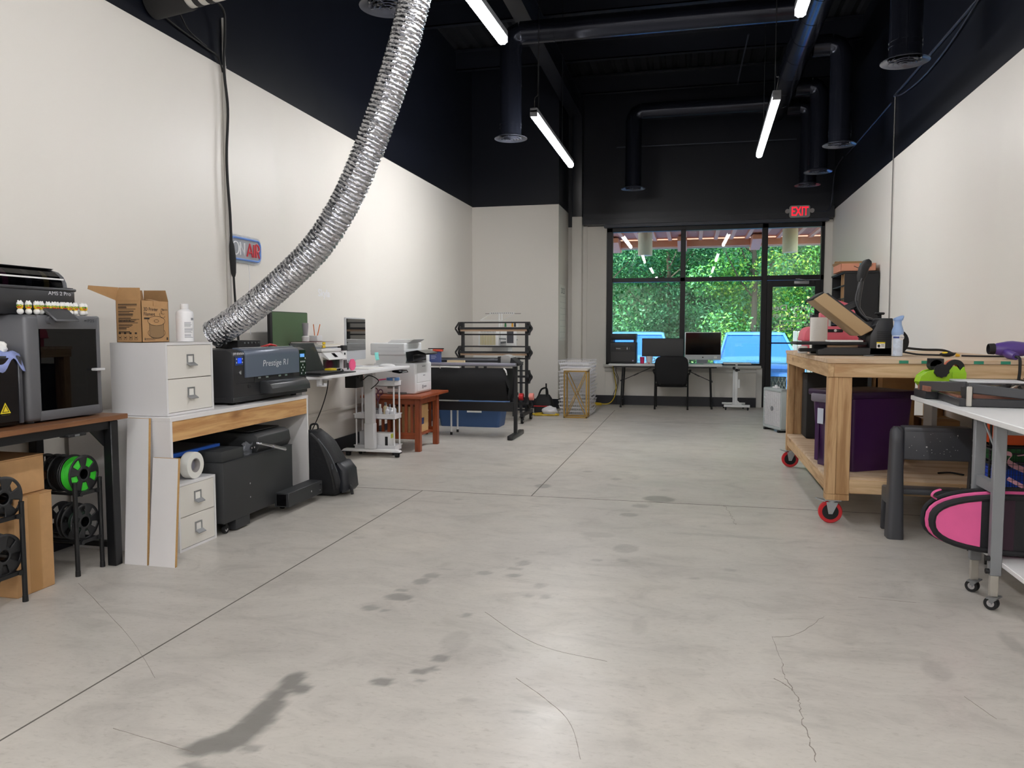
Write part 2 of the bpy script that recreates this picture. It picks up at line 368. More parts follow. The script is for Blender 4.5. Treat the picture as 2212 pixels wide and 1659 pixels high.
b = B(); b.box(-1.86, 2.19, 13.27, 13.45, 3.1, 3.28); b.box(-1.86, 2.19, 13.265, 13.28, 3.185, 3.19); struct(b.obj('header_beam', navy))
b = B(); b.box(-1.5, 2.12, 13.3, 13.45, 3.05, 3.1); struct(b.obj('trim_1', mat('dark trim', (44, 48, 58), .4)))
b = B(); b.box(-1.5, 1.13, 13.36, YF+.06, .655, .7, .006); b.box(-1.48, 1.12, 13.42, 13.45, .6, .655); b.box(-1.48, 1.12, 13.42, 13.45, .575, .6, .004); b.box(1.06, 1.15, 13.4, 13.45, 0, .66)
struct(b.obj('trim_2', mat('white trim paint', (200, 198, 193), .45)))
b = B(); b.box(-1.87, -1.80, 13.4, 13.45, 0, 3.09); b.box(-1.80, -1.47, 13.43, 13.45, 0, 3.06); struct(b.obj('trim_3', paint))
# ceiling: corrugated deck on purlins
deck = mat('dark roof deck', (17, 19, 25), .6, bump=.3, bs=12)
b = B()
prof = []
x = XL-.15
while x < XR+.15:
    prof += [(x, 5.62), (x+.05, 5.62), (x+.08, 5.57), (x+.17, 5.57), (x+.2, 5.62)]; x += .2
for (x0, z0), (x1, z1) in zip(prof, prof[1:]): b.add([(x0, YN0-.15, z0), (x1, YN0-.15, z1), (x1, YF+.15, z1), (x0, YF+.15, z0)], [(0, 1, 2, 3)])
b.box(XL-.15, XR+.15, YN0-.15, YF+.15, 5.7, 5.8); struct(b.obj('ceiling', deck, smooth=0))
for y in (1.2, 2.9, 4.6, 6.3, 8.15, 9.87, 11.58, 13.2):
    b = B(); b.box(XL, XR, y, y+.012, 5.28, 5.55); b.box(XL, XR, y, y+.09, 5.28, 5.292); b.box(XL, XR, y-.09, y, 5.54, 5.555); struct(b.obj('ceiling_purlin', navy, smooth=0))
for x in (-2.0,):
    b = B(); b.box(x-.1, x+.1, YN0, 13.4, 4.94, 4.955); b.box(x-.006, x+.006, YN0, 13.4, 4.955, 5.26); b.box(x-.1, x+.1, YN0, 13.4, 5.26, 5.275); struct(b.obj('ceiling_beam', navy, smooth=0))
# baseboards
bb = mat('navy baseboard', (19, 21, 30), .4)
for n, e in (('left', (XL, XL+.014, YN0, 12.45)), ('right', (XR-.014, XR, YN0, YF)), ('far', (-1.87, 1.06, YF-.065, YF-.05)), ('alcove', (XL, -2.126, 12.436, 12.45)), ('near', (XL, XR, YN0, YN0+.014))):
    b = B(); b.box(*e, 0, .16); b.box(-2.14, -2.126, 12.45, 13.4, 0, .16) if n == 'alcove' else None; struct(b.obj('baseboard_'+n, bb, smooth=0))
# thin seam rail low on the lefthand wall
b = B(); b.box(XL, XL+.02, 4.2, 8.6, .44, .475, .006); struct(b.obj('trim_4', paint))
# ------------------------------------------------------------------ window, door
alu = mat('black bronze aluminium', (22, 21, 23), .38, .4)
pane = glass('window glass', (238, 246, 242), 1.5)
def frame_bar(b, x0, x1, z0, z1, y0=13.43, y1=13.55): b.box(x0, x1, y0, y1, z0, z1, .004, 1)
def window(n, x0, x1, z0, z1, bars):
    b = B()
    for r in bars: frame_bar(b, *r)
    o = struct(b.obj('window_%d' % n, alu)); p = B(); p.box(x0, x1, 13.485, 13.491, z0, z1); p.obj('pane', pane, o); return o
window(1, -1.38, -.2, .73, 2.13, [(-1.46, -1.36, .66, 3.05), (-1.46, -.13, .66, .73)])
window(2, -1.38, -.2, 2.19, 2.98, [(-1.36, -.13, 2.12, 2.19), (-1.46, -.13, 2.98, 3.06)])
window(3, -.13, 1.12, .73, 2.13, [(-.21, -.125, .66, 3.0), (-.13, 1.13, .66, .73)])
window(4, -.13, 1.12, 2.19, 2.98, [(-.13, 1.13, 2.12, 2.19), (-.13, 1.2, 2.98, 3.06)])
window(5, 1.18, 2.04, 2.21, 2.98, [(1.11, 1.2, 0, 3.06), (1.2, 2.08, 2.12, 2.2), (1.2, 2.08, 2.98, 3.06), (2.03, 2.08, 0, 3.06)])
d = B(); y0, y1 = 13.42, 13.47
for r in ((1.2, 1.29, 0, 2.115), (1.95, 2.035, 0, 2.115), (1.29, 1.95, 2.01, 2.115), (1.29, 1.95, 0, .25)): d.box(r[0], r[1], y0, y1, r[2], r[3], .003, 1)
door = struct(d.obj('door_1', alu)); p = B(); p.box(1.28, 1.96, 13.443, 13.449, .24, 2.02); p.obj('pane', pane, door)
h = B(); h.tube([(1.24, 13.42, 1.08), (1.24, 13.37, 1.08), (1.99, 13.37, 1.08), (1.99, 13.42, 1.08)], .012, 10); h.tube(spline([(1.25, 13.47, 1.06), (1.25, 13.53, 1.05), (1.25, 13.545, .97), (1.25, 13.53, .89), (1.25, 13.47, .88)], 6), .012, 8); h.obj('push_bar', SBLACK, door)
h = B(); h.box(1.62, 1.85, 13.375, 13.42, 2.05, 2.1, .006); h.bar((1.8, 13.36, 2.11), (1.64, 13.3, 2.13), .02, .008); h.bar((1.64, 13.3, 2.13), (1.7, 13.42, 2.14), .02, .008); h.obj('door_closer', mat('closer metal', (150, 150, 152), .35, .6), door)
vin = mat('white vinyl', (235, 235, 238), .5)
for s, z, sz, sx in (('Dotty Dee', 1.66, .14, 1.25), ('Signs & Things', 1.54, .1, 1.1), ('by @shopnewnan', 1.45, .06, 1.), ('262 Ga-34, Suite G', 1.385, .068, 1.05), ('Newnan GA 30265', 1.315, .072, 1.1)):
    text('lettering', s, sz, vin, door, (1.62, 13.44, z), XN, ZP, bold=.004, sx=sx)
# ------------------------------------------------------------------ lamps
tube_w = mat('lit diffuser', (255, 250, 242), .5, emit=LAMP, ecol=(252, 251, 252))
lampcap = mat('lamp housing', (120, 122, 126), .4, .3)
def strip(x0, x1, y0, y1, z, label, pw=1.):
    tube_w = mat('lit diffuser %.2f' % pw, (255, 250, 242), .5, emit=LAMP*pw, ecol=(252, 251, 252))
    t = thing('strip_light', label, 'ceiling light', (x0, y0, z), group='hanging strip lights')
    d_ = Vector((x1-x0, y1-y0, 0)); L = d_.length; a = math.atan2(-(x1-x0), y1-y0)
    T = Matrix.Translation((x0, y0, z)) @ Matrix.Rotation(a, 4, 'Z')
    b = B(T); b.prism([(-.034, .01), (-.03, -.03), (-.015, -.042), (.015, -.042), (.03, -.03), (.034, .01)], 'Y', .012, L-.012); b.obj('diffuser', tube_w, t, smooth=60)
    b = B(T); b.box(-.036, .036, 0, L, .01, .055, .004, 1); b.box(-.036, .036, 0, .014, -.03, .03); b.box(-.036, .036, L-.014, L, -.03, .03); b.obj('housing', lampcap, t)
    for s in (.25, L-.66):
        b = B(T); b.tube([(0, s, .05), (0, s, 5.25-z)], .004, 5); b.obj('hanger_chain', SBLACK, t)
    b = B(T); b.tube(spline([(0, .05, .05), (.01, .0, .14), (.02, .1, .2), (0, .2, .3), (0, .25, .9)], 5), .005, 5); b.obj('power_cable', MBLACK, t)
strip(-1.525, -1.525, 7.42, 9.76, 3.38, 'long hanging strip light second from the window in the row over the desks', 2.9)
strip(-1.44, -1.36, 3.1, 5.52, 3.38, 'long hanging strip light beside the silver flexible duct', .8)
strip(.707, .745, 7.39, 9.72, 3.38, 'long hanging strip light just below the spiral duct, toward the window', .62)
strip(.655, .66, 3.1, 5.5, 3.38, 'long hanging strip light cut by the top of the photo near the spiral duct', .75)
strip(-1.4, -1.38, -1.2, 1.2, 3.38, 'unseen strip light over the desks behind the camera, boosted as fill', 2.)  # unseen pair behind the camera, power raised as fill light
strip(.66, .66, -1.2, 1.2, 3.38, 'unseen strip light over the bench side behind the camera, boosted as fill', 2.)
strip(-1.4, -1.38, -5.5, -3.1, 3.38, 'added unseen fill light far behind the camera over the desk side', 5.)  # pair added out of view to brighten faces turned to the camera
strip(.66, .66, -5.5, -3.1, 3.38, 'added unseen fill light far behind the camera over the bench side', 5.)
# ------------------------------------------------------------------ sky and sun
W = bpy.data.worlds.new('sky'); SC.world = W; W.use_nodes = True; nt = W.node_tree; bg = nt.nodes['Background']
sky = nd(nt, 'ShaderNodeTexSky', sky_type='NISHITA'); sky.sun_disc = False; sky.sun_elevation = math.radians(52); sky.sun_rotation = math.radians(200); sky.air_density = 1.6; sky.dust_density = .6; sky.ozone_density = 2.5
nt.links.new(sky.outputs[0], bg.inputs[0]); bg.inputs[1].default_value = SKY
sl = bpy.data.lights.new('sun', 'SUN'); so = bpy.data.objects.new('sun', sl); COL.objects.link(so); sl.energy = SUN; sl.angle = .02; sl.color = (1, .95, .86)
so.rotation_euler = (math.radians(20), 0, math.radians(-70)); so.location = (3, 4, 12)
# ------------------------------------------------------------------ outdoors
b = B(); b.box(-30, 30, 13.6, 15.9, -.5, -.02); struct(b.obj('sidewalk', mat('pavement concrete', (186, 182, 174), .8, var=.06, vs=2)))
b = B(); b.box(-40, 40, 15.9, 60, -.62, -.44); struct(b.obj('ground_parking', mat('asphalt', (96, 96, 98), .85, var=.1, vs=30)))
terra = mat('terracotta paint', (240, 172, 146), .6); terra2 = mat('terracotta deck', (206, 132, 108), .7)
b = B(); b.box(-8, 8, 13.62, 16.25, 3.17, 3.3); b.m = 1
x = -8
while x < 8: b.box(x, x+.07, 13.62, 16.25, 3.115, 3.175); x += .3
b.m = 1; b.box(-8, 8, 16.18, 16.3, 3.0, 3.14); b.m = 2; b.box(-8, 8, 16.3, 16.36, 2.975, 3.3); b.m = 0
canopy = B.obj(b, 'canopy', [terra2, terra, mat('white fascia', (232, 230, 224), .5)], smooth=0); tag(canopy, 'terracotta slatted canopy over the shop front outside', 'canopy')
br = B(); br.box(-.09, .09, -.75, 0, -.26, 0)
for i, x in enumerate((-2.9, -1.56, -.22, 1.2, 2.6)):
    b = B(); b.prism([(15.6, 3.14), (16.42, 3.14), (16.42, 2.93), (16.2, 2.9), (15.6, 3.05)], 'X', x-.09, x+.09); b.obj('bracket', terra, canopy, smooth=0)
def cyl_lamp(x, lab):
    t = thing('pendant_light', lab, 'outdoor light', (x, 14.6, 2.68)); b = B(); b.lathe([(.12, .01), (.13, 0), (.132, .01), (.132, .42), (.12, .425)], (x, 14.6, 2.68), n=28); b.obj('shade', mat('cream shade '+lab[:4], (238, 232, 210) if x > 0 else (240, 240, 236), .5), t)
    b = B(); b.cyl((x, 14.6, 3.1), (x, 14.6, 3.1145), .05); b.obj('canopy_plate', GREY, t)
cyl_lamp(-.875, 'white cylinder light hanging outside the window panes'); cyl_lamp(1.68, 'cream cylinder light hanging outside above the door')
# ---- cars: stations along the length from nose to tail
carpaint = mat('silver car paint with sky reflection', (84, 140, 214), .22, .35, coat=1.)  # blue base colour stands in for sky reflected on silver paint
carglass = mat('sky tinted car glass', (30, 96, 190), .03, .3, spec=1., coat=1.); cartrim = mat('car dark trim', (20, 22, 26), .5); tyre = mat('tyre', (22, 22, 23), .9)  # glass base colour carries the blue of the reflected sky
def car(x, y, z, label):
    t = thing('car', label, 'car', (x, y, z), group=None)
    def ring(yy, w, zb, zs, zt, wt):   # lower sill, shoulder, top
        return [(x+a, y+yy, z+h) for a, h in ((-w*.96, zb), (-w, zb+(zs-zb)*.5), (-w*.97, zs), (-wt*1.0, zt-.03), (-wt*.8, zt), (0, zt+.015), (wt*.8, zt), (wt*1.0, zt-.03), (w*.97, zs), (w, zb+(zs-zb)*.5), (w*.96, zb), (0, zb))]
    rs = [ring(0, .72, .32, .8, .86, .62), ring(.1, .86, .28, .9, .98, .78), ring(.35, .93, .26, .98, 1.05, .82), ring(1.05, .95, .26, 1.03, 1.14, .8), ring(1.25, .955, .26, 1.05, 1.16, .8), ring(4.2, .955, .26, 1.05, 1.14, .8), ring(4.55, .9, .3, .98, 1.05, .75)]
    b = B(); b.loft(rs); b.obj('body', carpaint, t, smooth=50)
    def cab(yy, w, zt): return [(x-w, y+yy, z+zt)]
    g = B()
    r0 = [(x-.80, y+1.2, z+1.1), (x+.80, y+1.2, z+1.1), (x+.8, y+4.4, z+1.08), (x-.8, y+4.4, z+1.08)]
    r1 = [(x-.6, y+2.05, z+1.66), (x+.6, y+2.05, z+1.66), (x+.6, y+4.0, z+1.62), (x-.6, y+4.0, z+1.62)]
    g.loft([r0, r1]); g.obj('windows', carglass, t, smooth=0)
    r = B(); r.loft([[(x+sx*.62, y+yy, z+1.63) for sx, yy in ((-1, 1.98), (1, 1.98), (1, 4.05), (-1, 4.05))], [(x+sx*.6, y+yy, z+1.68) for sx, yy in ((-1, 2.06), (1, 2.06), (1, 4.0), (-1, 4.0))], [(x+sx*.5, y+yy, z+1.705) for sx, yy in ((-1, 2.3), (1, 2.3), (1, 3.9), (-1, 3.9))]]); r.obj('roof', carpaint, t, smooth=50)
    for s in (-1, 1):
        p = B(); p.tube([(x+s*.815, y+1.17, z+1.1), (x+s*.62, y+2.03, z+1.66)], .03, 6); p.obj('pillar', carpaint, t)
        m_ = B(); m_.ball((x+s*1.0, y+1.55, z+1.16), (.1, .06, .07)); m_.obj('mirror', carpaint, t)
        l = B(); l.prism([(x+s*.86, z+.86), (x+s*.5, z+.78), (x+s*.48, z+.7), (x+s*.88, z+.74)], 'Y', y-.01, y+.25); l.obj('headlight', mat('headlight', (190, 215, 235), .1, .3), t)
        for yy in (.85, 3.6):
            w = B(); w.cyl((x+s*.76, y+yy, z+.35), (x+s*.97, y+yy, z+.35), .35, n=24); wo = w.obj('tyre', tyre, t); k = B(); k.cyl((x+s*.965, y+yy, z+.35), (x+s*.98, y+yy, z+.35), .22); k.obj('wheel_rim', STEEL, wo)
    gr = B(); gr.box(x-.47, x+.47, y-.03, y+.05, z+.5, z+.8, .02)
    g2 = gr.obj('grille', cartrim, t); ms = B()
    for i in range(-6, 7):
        for s in (-1, 1):
            xx = x+i*.07; ms.bar((xx-s*.05, y-.035, z+.52), (xx+s*.05, y-.035, z+.79), .008, .006, up=(0, 1, 0))
    ms.obj('mesh', CHROME, g2)
    e = B(); e.lathe([(.075, 0), (.09, .02), (.075, .03), (.06, .02)], (x, y-.05, z+.66), (0, -1, 0), 24, True); e.obj('badge', CHROME, t)
    bp = B(); bp.box(x-.88, x+.88, y-.08, y+.2, z+.34, z+.5, .05); bp.obj('bumper', mat('bumper paint', (176, 184, 208), .25, .2, coat=1), t); bp = B(); bp.box(x-.6, x+.6, y-.06, y+.1, z+.24, z+.34, .02); bp.obj('air_intake', cartrim, t)
car(1.4, 16.3, -.44, 'silver SUV with painted sky blue, nose to the shop, seen through the door')
car(-1.3, 16.6, -.44, 'silver SUV with painted sky blue, mostly hidden behind the black printer and dark monitor')
# ---- woodland
leafs = [mat('leaf %d' % i, c, .55, spec=.3) for i, c in enumerate([(58, 120, 62), (92, 152, 62), (70, 128, 84), (150, 182, 70), (40, 92, 62)])]
bark = mat('bark', (84, 70, 58), .9, bump=.4, bs=20)
def tree(x, y, h, cr, n, lab, pal, seed):
    rnd = np.random.RandomState(seed); t = thing('tree', lab, 'tree', (x, y, -.5))
    b = B(); b.tube(spline([(x, y, -.6), (x+.1, y, h*.35), (x-.1, y+.1, h*.8)], 4), [.1*(1-.06*i) for i in range(9)], 8)
    for i in range(7):
        a = rnd.uniform(0, 2*PI); z0 = h*rnd.uniform(.2, .6); b.tube(spline([(x, y, z0), (x+cr*.4*math.cos(a), y+cr*.4*math.sin(a), z0+.5), (x+cr*.8*math.cos(a), y+cr*.8*math.sin(a), z0+1.2)], 3), [.03-.003*i_ for i_ in range(7)], 5)
    b.obj('trunk', bark, t)
    k = 46; cl = np.stack([rnd.uniform(-1, 1, k)*cr, rnd.uniform(-1, 1, k)*cr*.7, rnd.uniform(.0, 1, k)*h], 1); cl[:, 2] = cl[:, 2]*.95-.3
    which = rnd.randint(0, k, n); d = rnd.normal(size=(n, 3)); d /= np.linalg.norm(d, axis=1)[:, None]
    P = cl[which]+d*(rnd.uniform(.25, 1, n)**.5)[:, None]*rnd.uniform(.5, .95, k)[which][:, None]*np.array([1, .8, .8])
    P += np.array([x, y, 0]); sz = rnd.uniform(.03, .075, n)
    nrm = d*.7+rnd.normal(size=(n, 3))*.6+np.array([0, -.15, .35]); nrm /= np.linalg.norm(nrm, axis=1)[:, None]
    ref = rnd.normal(size=(n, 3)); u = np.cross(nrm, ref); u /= np.linalg.norm(u, axis=1)[:, None]; w = np.cross(nrm, u)
    V = np.stack([P-u*sz[:, None], P+w*sz[:, None]*.5, P+u*sz[:, None], P-w*sz[:, None]*.5], 1).reshape(-1, 3)
    me = bpy.data.meshes.new('crown'); me.from_pydata(V.tolist(), [], [(4*i, 4*i+1, 4*i+2, 4*i+3) for i in range(n)])
    for i in pal: me.materials.append(leafs[i])
    me.polygons.foreach_set('material_index', ((which*7+rnd.randint(0, 3, n)) % len(pal)).astype(np.int32))
    o = bpy.data.objects.new('crown', me); COL.objects.link(o); adopt(o, t)
tree(-3.3, 24.2, 7, 1.7, 20000, 'dark bushy tree seen through the window edge by the black printer', (0, 2, 4, 0, 4), 1)
tree(-.9, 27.6, 7.5, 1.9, 24000, 'blue green tree behind the parked cars, filling the first window bay', (0, 2, 4, 2), 2)
tree(1.7, 24.0, 7.5, 1.7, 24000, 'bright sunlit tree behind the second window bay', (1, 3, 0, 1, 2), 3)
tree(4.4, 27.4, 7.5, 1.9, 24000, 'yellow green sunlit tree seen through the door glass', (1, 3, 1, 0), 4)
tree(6.9, 24.2, 7, 1.7, 16000, 'bushy tree behind the grey fence beyond the door', (0, 1, 2), 5)
b = B()
rs_ = np.random.RandomState(9)
b.grid(lambda u, v: (-16+u*34, 31.2+math.sin(u*40)*.3+math.cos(u*23+v*9)*.4+v*1.6, -.6+v*9+math.sin(u*31+v*5)*.3), 60, 16)
o = b.obj('treeline', mat('dark green woodland', (38, 74, 44), .9, var=.6, vs=5, bump=1., bs=9)); struct(o)  # dark green backing with random tone variation
n = 34000; P = np.stack([rs_.uniform(-9, 13, n), 29.9+rs_.normal(size=n)*.35, rs_.uniform(-.4, 8.5, n)], 1); P[:, 1] += .5*np.sin(P[:, 0]*1.7)*np.cos(P[:, 2]*1.9)
nr = rs_.normal(size=(n, 3))*.6+np.array([0, -.5, .5]); nr /= np.linalg.norm(nr, axis=1)[:, None]; u_ = np.cross(nr, rs_.normal(size=(n, 3))); u_ /= np.linalg.norm(u_, axis=1)[:, None]; w_ = np.cross(nr, u_); sz = rs_.uniform(.05, .13, n)[:, None]
me = bpy.data.meshes.new('woodland_foliage'); me.from_pydata(np.stack([P-u_*sz, P+w_*sz*.5, P+u_*sz, P-w_*sz*.5], 1).reshape(-1, 3).tolist(), [], [(4*i, 4*i+1, 4*i+2, 4*i+3) for i in range(n)])
for i in (0, 2, 4, 0, 2): me.materials.append(leafs[i])
me.polygons.foreach_set('material_index', ((np.floor(P[:, 0]*1.3+P[:, 2]*.9).astype(int)+rs_.randint(0, 3, n)) % 5).astype(np.int32))
o = bpy.data.objects.new('woodland_foliage', me); COL.objects.link(o); tag(o, 'dense green woodland foliage far behind the trees', 'foliage', kind='stuff')
f = thing('fence', 'weathered grey slat fence beyond the door glass', 'fence', (2.6, 21, -.44))
for i in range(14):
    b = B(); b.box(2.55+i*.115, 2.65+i*.115, 21, 21.03, -.44, 1.28, .004, 1); b.obj('board', mat('grey fence board', (172, 166, 158), .8, var=.1, vs=8), f)
b = B(); b.box(2.5, 4.2, 21.03, 21.07, .8, .9); b.box(2.5, 4.2, 21.03, 21.07, 0, .1); b.obj('rail', MATS['grey fence board'], f)
# ------------------------------------------------------------------ printing corner on the brown desk
brown = wood('brown desk top', (128, 86, 54), (104, 66, 40), 'Y', 1.3, .45)
t = thing('work_desk', 'brown topped desk on square black legs under the grey printer', 'desk', (-3.3, 2.9, 0))
b = B(); b.box(-3.585, -3.03, 2.0, 3.62, .798, .826, .003, 1); b.obj('desktop', brown, t)
f = B(); f.box(-3.55, -3.06, 3.49, 3.55, .76, .797); f.box(-3.09, -3.05, 2.0, 3.5, .755, .797); f.box(-3.57, -3.53, 2.0, 3.5, .755, .797)
f.prism([(3.49, .755), (3.49, .66), (3.39, .755)], 'X', -3.085, -3.078); f.obj('frame', SBLACK, t)
for x, y in ((-3.065, 3.525), (-3.555, 3.575-.05), (-3.065, 2.06), (-3.555, 2.06)):
    b = B(); b.box(x-.027, x+.027, y-.027, y+.027, 0, .797, .004, 1); b.obj('leg', SBLACK, t)
b = B(); b.box(-3.53, -3.09, 3.51, 3.54, .1, .13); b.obj('stretcher', SBLACK, t)
b = B(); b.box(-3.09, -3.03, 3.2, 3.32, .745, .76, .004, 1); b.m = 1; b.box(-3.035, -3.028, 3.24, 3.27, .748, .757); b.obj('hook', [MBLACK, STEEL], t)
# enclosed 3D printer
pg = mat('printer grey', (98, 99, 103), .42, .25); smoke = glass('smoked glass', (90, 94, 100), 1.5, opacity=.5, body=(5, 5, 7), gloss=.6)
t = thing('enclosed_printer', 'dark grey boxy 3D printer with a smoked glass door on the brown desk', '3D printer', (-3.33, 3.3, .83))
x0, x1, y0, y1, z0, z1 = -3.55, -3.12, 3.06, 3.54, .835, 1.36
b = B(); b.box(x0, x1, y0, y0+.09, z0, z1, .022, 3); b.box(x0, x1, y1-.03, y1, z0, z1, .01); b.box(x0+.004, x1-.001, y0+.07, y1-.012, 1.29, z1-.001, .004); b.box(x0+.004, x1-.001, y0+.07, y1-.012, z0+.001, .885, .004); b.box(x0, x0+.03, y0+.02, y1-.01, z0, z1)
for yy in (y0+.06, y1-.06):
    for xx in (x0+.06, x1-.06): b.cyl((xx, yy, .825), (xx, yy, .84), .02)
b.obj('body', pg, t)
b = B(); b.box(x0+.03, x0+.035, y0+.09, y1-.03, .885, 1.29); b.m = 1; b.box(-3.5, -3.18, 3.18, 3.48, .985, .995); b.m = 2; b.box(-3.5, -3.16, 3.16, 3.5, 1.2, 1.265); b.cyl((-3.2, 3.17, 1.24), (-3.2, 3.5, 1.24), .008); b.m = 1; b.box(-3.26, -3.18, 3.38, 3.45, 1.1, 1.2); b.cyl((-3.17, 3.2, .885), (-3.17, 3.2, 1.29), .008); b.cyl((-3.17, 3.48, .885), (-3.17, 3.48, 1.29), .008)
b.obj('print_chamber', [GBLACK, mat('dull rail metal', (90, 92, 96), .4, .6), mat('blue grey block', (66, 92, 122), .4)], t)  # blue grey block and rod across the chamber top
b = B(); b.box(x1-.01, x1-.004, 3.148, 3.512, .882, 1.293); dr = b.obj('door', smoke, t)
b = B(); b.box(x1-.006, x1+.03, 3.47, 3.535, 1.068, 1.082, .005); b.obj('handle', mat('light handle', (205, 206, 208), .3), dr)
M_ = Matrix.Translation((-3.1, 3.26, 1.36)) @ Matrix.Rotation(math.radians(38), 4, 'Y')
b = B(M_); b.box(-.05, .05, -.075, .075, -.006, .006, .004, 1); b.m = 1; b.box(-.045, .045, -.07, .07, .0061, .0065); sc_ = b.obj('touch_screen', [pg, mat('idle screen', (58, 60, 64), .3)], t)
b = B(); b.cyl((-3.13, 3.2, 1.335), (-3.1, 3.2, 1.335), .02); b.obj('screen_hinge', pg, sc_)
text('lettering', 'P2S', .022, mat('dark print', (52, 54, 60), .5), t, (-3.1195, 3.475, 1.333), YP, ZP, sx=1.5)
b = B(); b.box(-3.1195, -3.119, 3.43, 3.445, 1.331, 1.337); b.obj('logo', mat('dark print'), t)
# spool feeder box on the printer
t = thing('filament_feeder', 'dark multi-spool filament box with rounded clear lid on top of the grey printer', 'filament box', (-3.36, 3.2, 1.36))
dk = mat('feeder dark', (52, 53, 57), .35)
b = B(); b.box(-3.53, -3.22, 2.9, 3.485, 1.362, 1.495, .012); b.obj('body', mat('feeder body', (40, 41, 44), .3), t)
b = B(); b.box(-3.54, -3.215, 2.895, 3.49, 1.488, 1.504, .006); b.box(-3.3, -3.22, 3.42, 3.475, 1.5, 1.508, .003, 1); b.obj('rim', dk, t)
lp = [(-3.262, 1.5), (-3.268, 1.535), (-3.285, 1.567), (-3.315, 1.592), (-3.36, 1.606), (-3.53, 1.606)]
b = B()
for yy in (2.92, 3.45): b.prism(lp+[(-3.53, 1.5)], 'Y', yy, yy+.028)
b.prism([(-3.36, 1.606), (-3.345, 1.612), (-3.54, 1.614), (-3.54, 1.5), (-3.53, 1.5), (-3.53, 1.606)], 'Y', 2.92, 3.478)
lid = b.obj('lid', pg, t)
b = B(); b.box(-3.53, -3.5, 2.94, 3.455, 1.5, 1.6); b.box(-3.5, -3.27, 2.94, 3.455, 1.5, 1.504); b.obj('inner_back', GBLACK, t)
b = B()
for (xa, za), (xb, zb) in zip(lp, lp[1:]): b.add([(xa, 2.94, za), (xa, 3.455, za), (xb, 3.455, zb), (xb, 2.94, zb)], [(0, 1, 2, 3)])
b.obj('clear_cover', glass('clear smoke', (120, 120, 125), 1.5, opacity=.3, body=(6, 6, 8), gloss=.7), lid)
b = B(); b.box(-3.275, -3.262, 2.94, 3.455, 1.548, 1.556); b.obj('white_bar', mat('white strip', (245, 245, 245), .3), lid)  # plain white bar along the front of the cover
for i, (yy, c) in enumerate(((2.99, (60, 60, 64)), (3.12, (176, 44, 120)), (3.26, (70, 70, 74)), (3.37, (206, 182, 96)))):
    b = B(); b.lathe([(.03, 0), (.075, 0), (.075, .045), (.03, .045)], (-3.39, yy, 1.525), YP, 24, True); b.m = 1; b.lathe([(.03, -.004), (.085, -.004), (.085, 0), (.03, 0)], (-3.39, yy, 1.525), YP, 24, True); b.lathe([(.03, .045), (.085, .045), (.085, .049), (.03, .049)], (-3.39, yy, 1.525), YP, 24, True)
    b.obj('filament', [mat('filament %d' % i, c, .4), GBLACK], t)
text('lettering', 'AMS 2 Pro', .028, mat('light print', (215, 216, 220), .5), t, (-3.219, 3.38, 1.474), YP, ZP, sx=1.2)
# ducks in a row on the printer's front edge
t = thing('rubber_duck', 'tiny white duck with yellow face and green glasses in the printer-top row', 'duck figure', (-3.15, 3.07, 1.361), 0, 'ducks lined up on the printer')
dw, dy, dor, dg = mat('duck white', (240, 240, 238), .45), mat('duck yellow', (246, 206, 36), .4), mat('duck red', (222, 74, 20), .4), mat('duck green', (36, 128, 40), .4)
b = B(); b.ball((0, 0, .014), (.018, .015, .015)); b.ball((-.014, 0, .018), (.008, .008, .008)); b.obj('body', dw, t, local=True, smooth=60)
b = B(); b.ball((.003, 0, .038), .0145); b.obj('head', dy, t, local=True, smooth=60)
b = B(); b.ball((.0, 0, .05), (.0155, .0155, .014)); b.tube([(-.012, -.006, .058), (.006, -.006, .064)], .004, 6); b.tube([(-.012, .005, .058), (.006, .005, .064)], .004, 6); b.obj('hair', dw, t, local=True, smooth=60)
b = B(); b.ball((.019, 0, .034), (.008, .009, .003)); b.obj('bill', dor, t, local=True, smooth=60)
b = B(); [b.lathe([(.0032, -.001), (.0055, -.001), (.0055, .001), (.0032, .001)], (.0165, s*.0065, .0415), (1, s*.35, .1), 10, True) for s in (-1, 1)]; b.obj('glasses', dg, t, local=True)
ys = [3.071+(p-45)*.00291 for p in (45, 60, 75, 87, 101, 111, 120, 130, 139, 150, 160, 174, 184)]
for i, yy in enumerate(ys):
    d = t if i == 0 else dup(t)
    d.location = (-3.152+.004*((i*7) % 3-1), yy, 1.361); d.rotation_euler = (0, 0, math.radians(-30+18*((i*5) % 4-1.5)))
# black dryer box at the edge
t = thing('filament_dryer', 'black box with yellow warning triangle, draped with a blue cloth', 'machine', (-3.3, 2.9, .83))
b = B(); b.box(-3.52, -3.125, 2.68, 3.03, .834, 1.165, .008); b.obj('body', GBLACK, t)
b = B(); b.box(-3.13, -3.118, 2.69, 3.005, .85, 1.155, .003, 1); b.box(-3.122, -3.114, 2.72, 2.99, 1.045, 1.052); b.obj('front_panel', mat('dryer front', (18, 18, 20), .2), t)
b = B(); b.box(-3.13, -3.116, 3.008, 3.03, .84, 1.16, .003, 1); b.obj('edge_strip', mat('dryer edge', (62, 63, 68), .35), t)
wy = mat('warning yellow', (232, 210, 40), .5)
b = B(); b.prism([(2.9, .895), (2.955, .895), (2.9275, .945)], 'X', -3.118, -3.1155); b.m = 1; b.prism([(2.908, .9), (2.947, .9), (2.9275, .936)], 'X', -3.1155, -3.115); b.m = 0; b.prism([(2.914, .9035), (2.941, .9035), (2.9275, .9285)], 'X', -3.115, -3.1147); b.m = 1; b.box(-3.118, -3.1155, 2.905, 2.952, .887, .89); b.obj('warning_label', [wy, mat('label ink', (60, 54, 10), .5)], t)
random.seed(5)
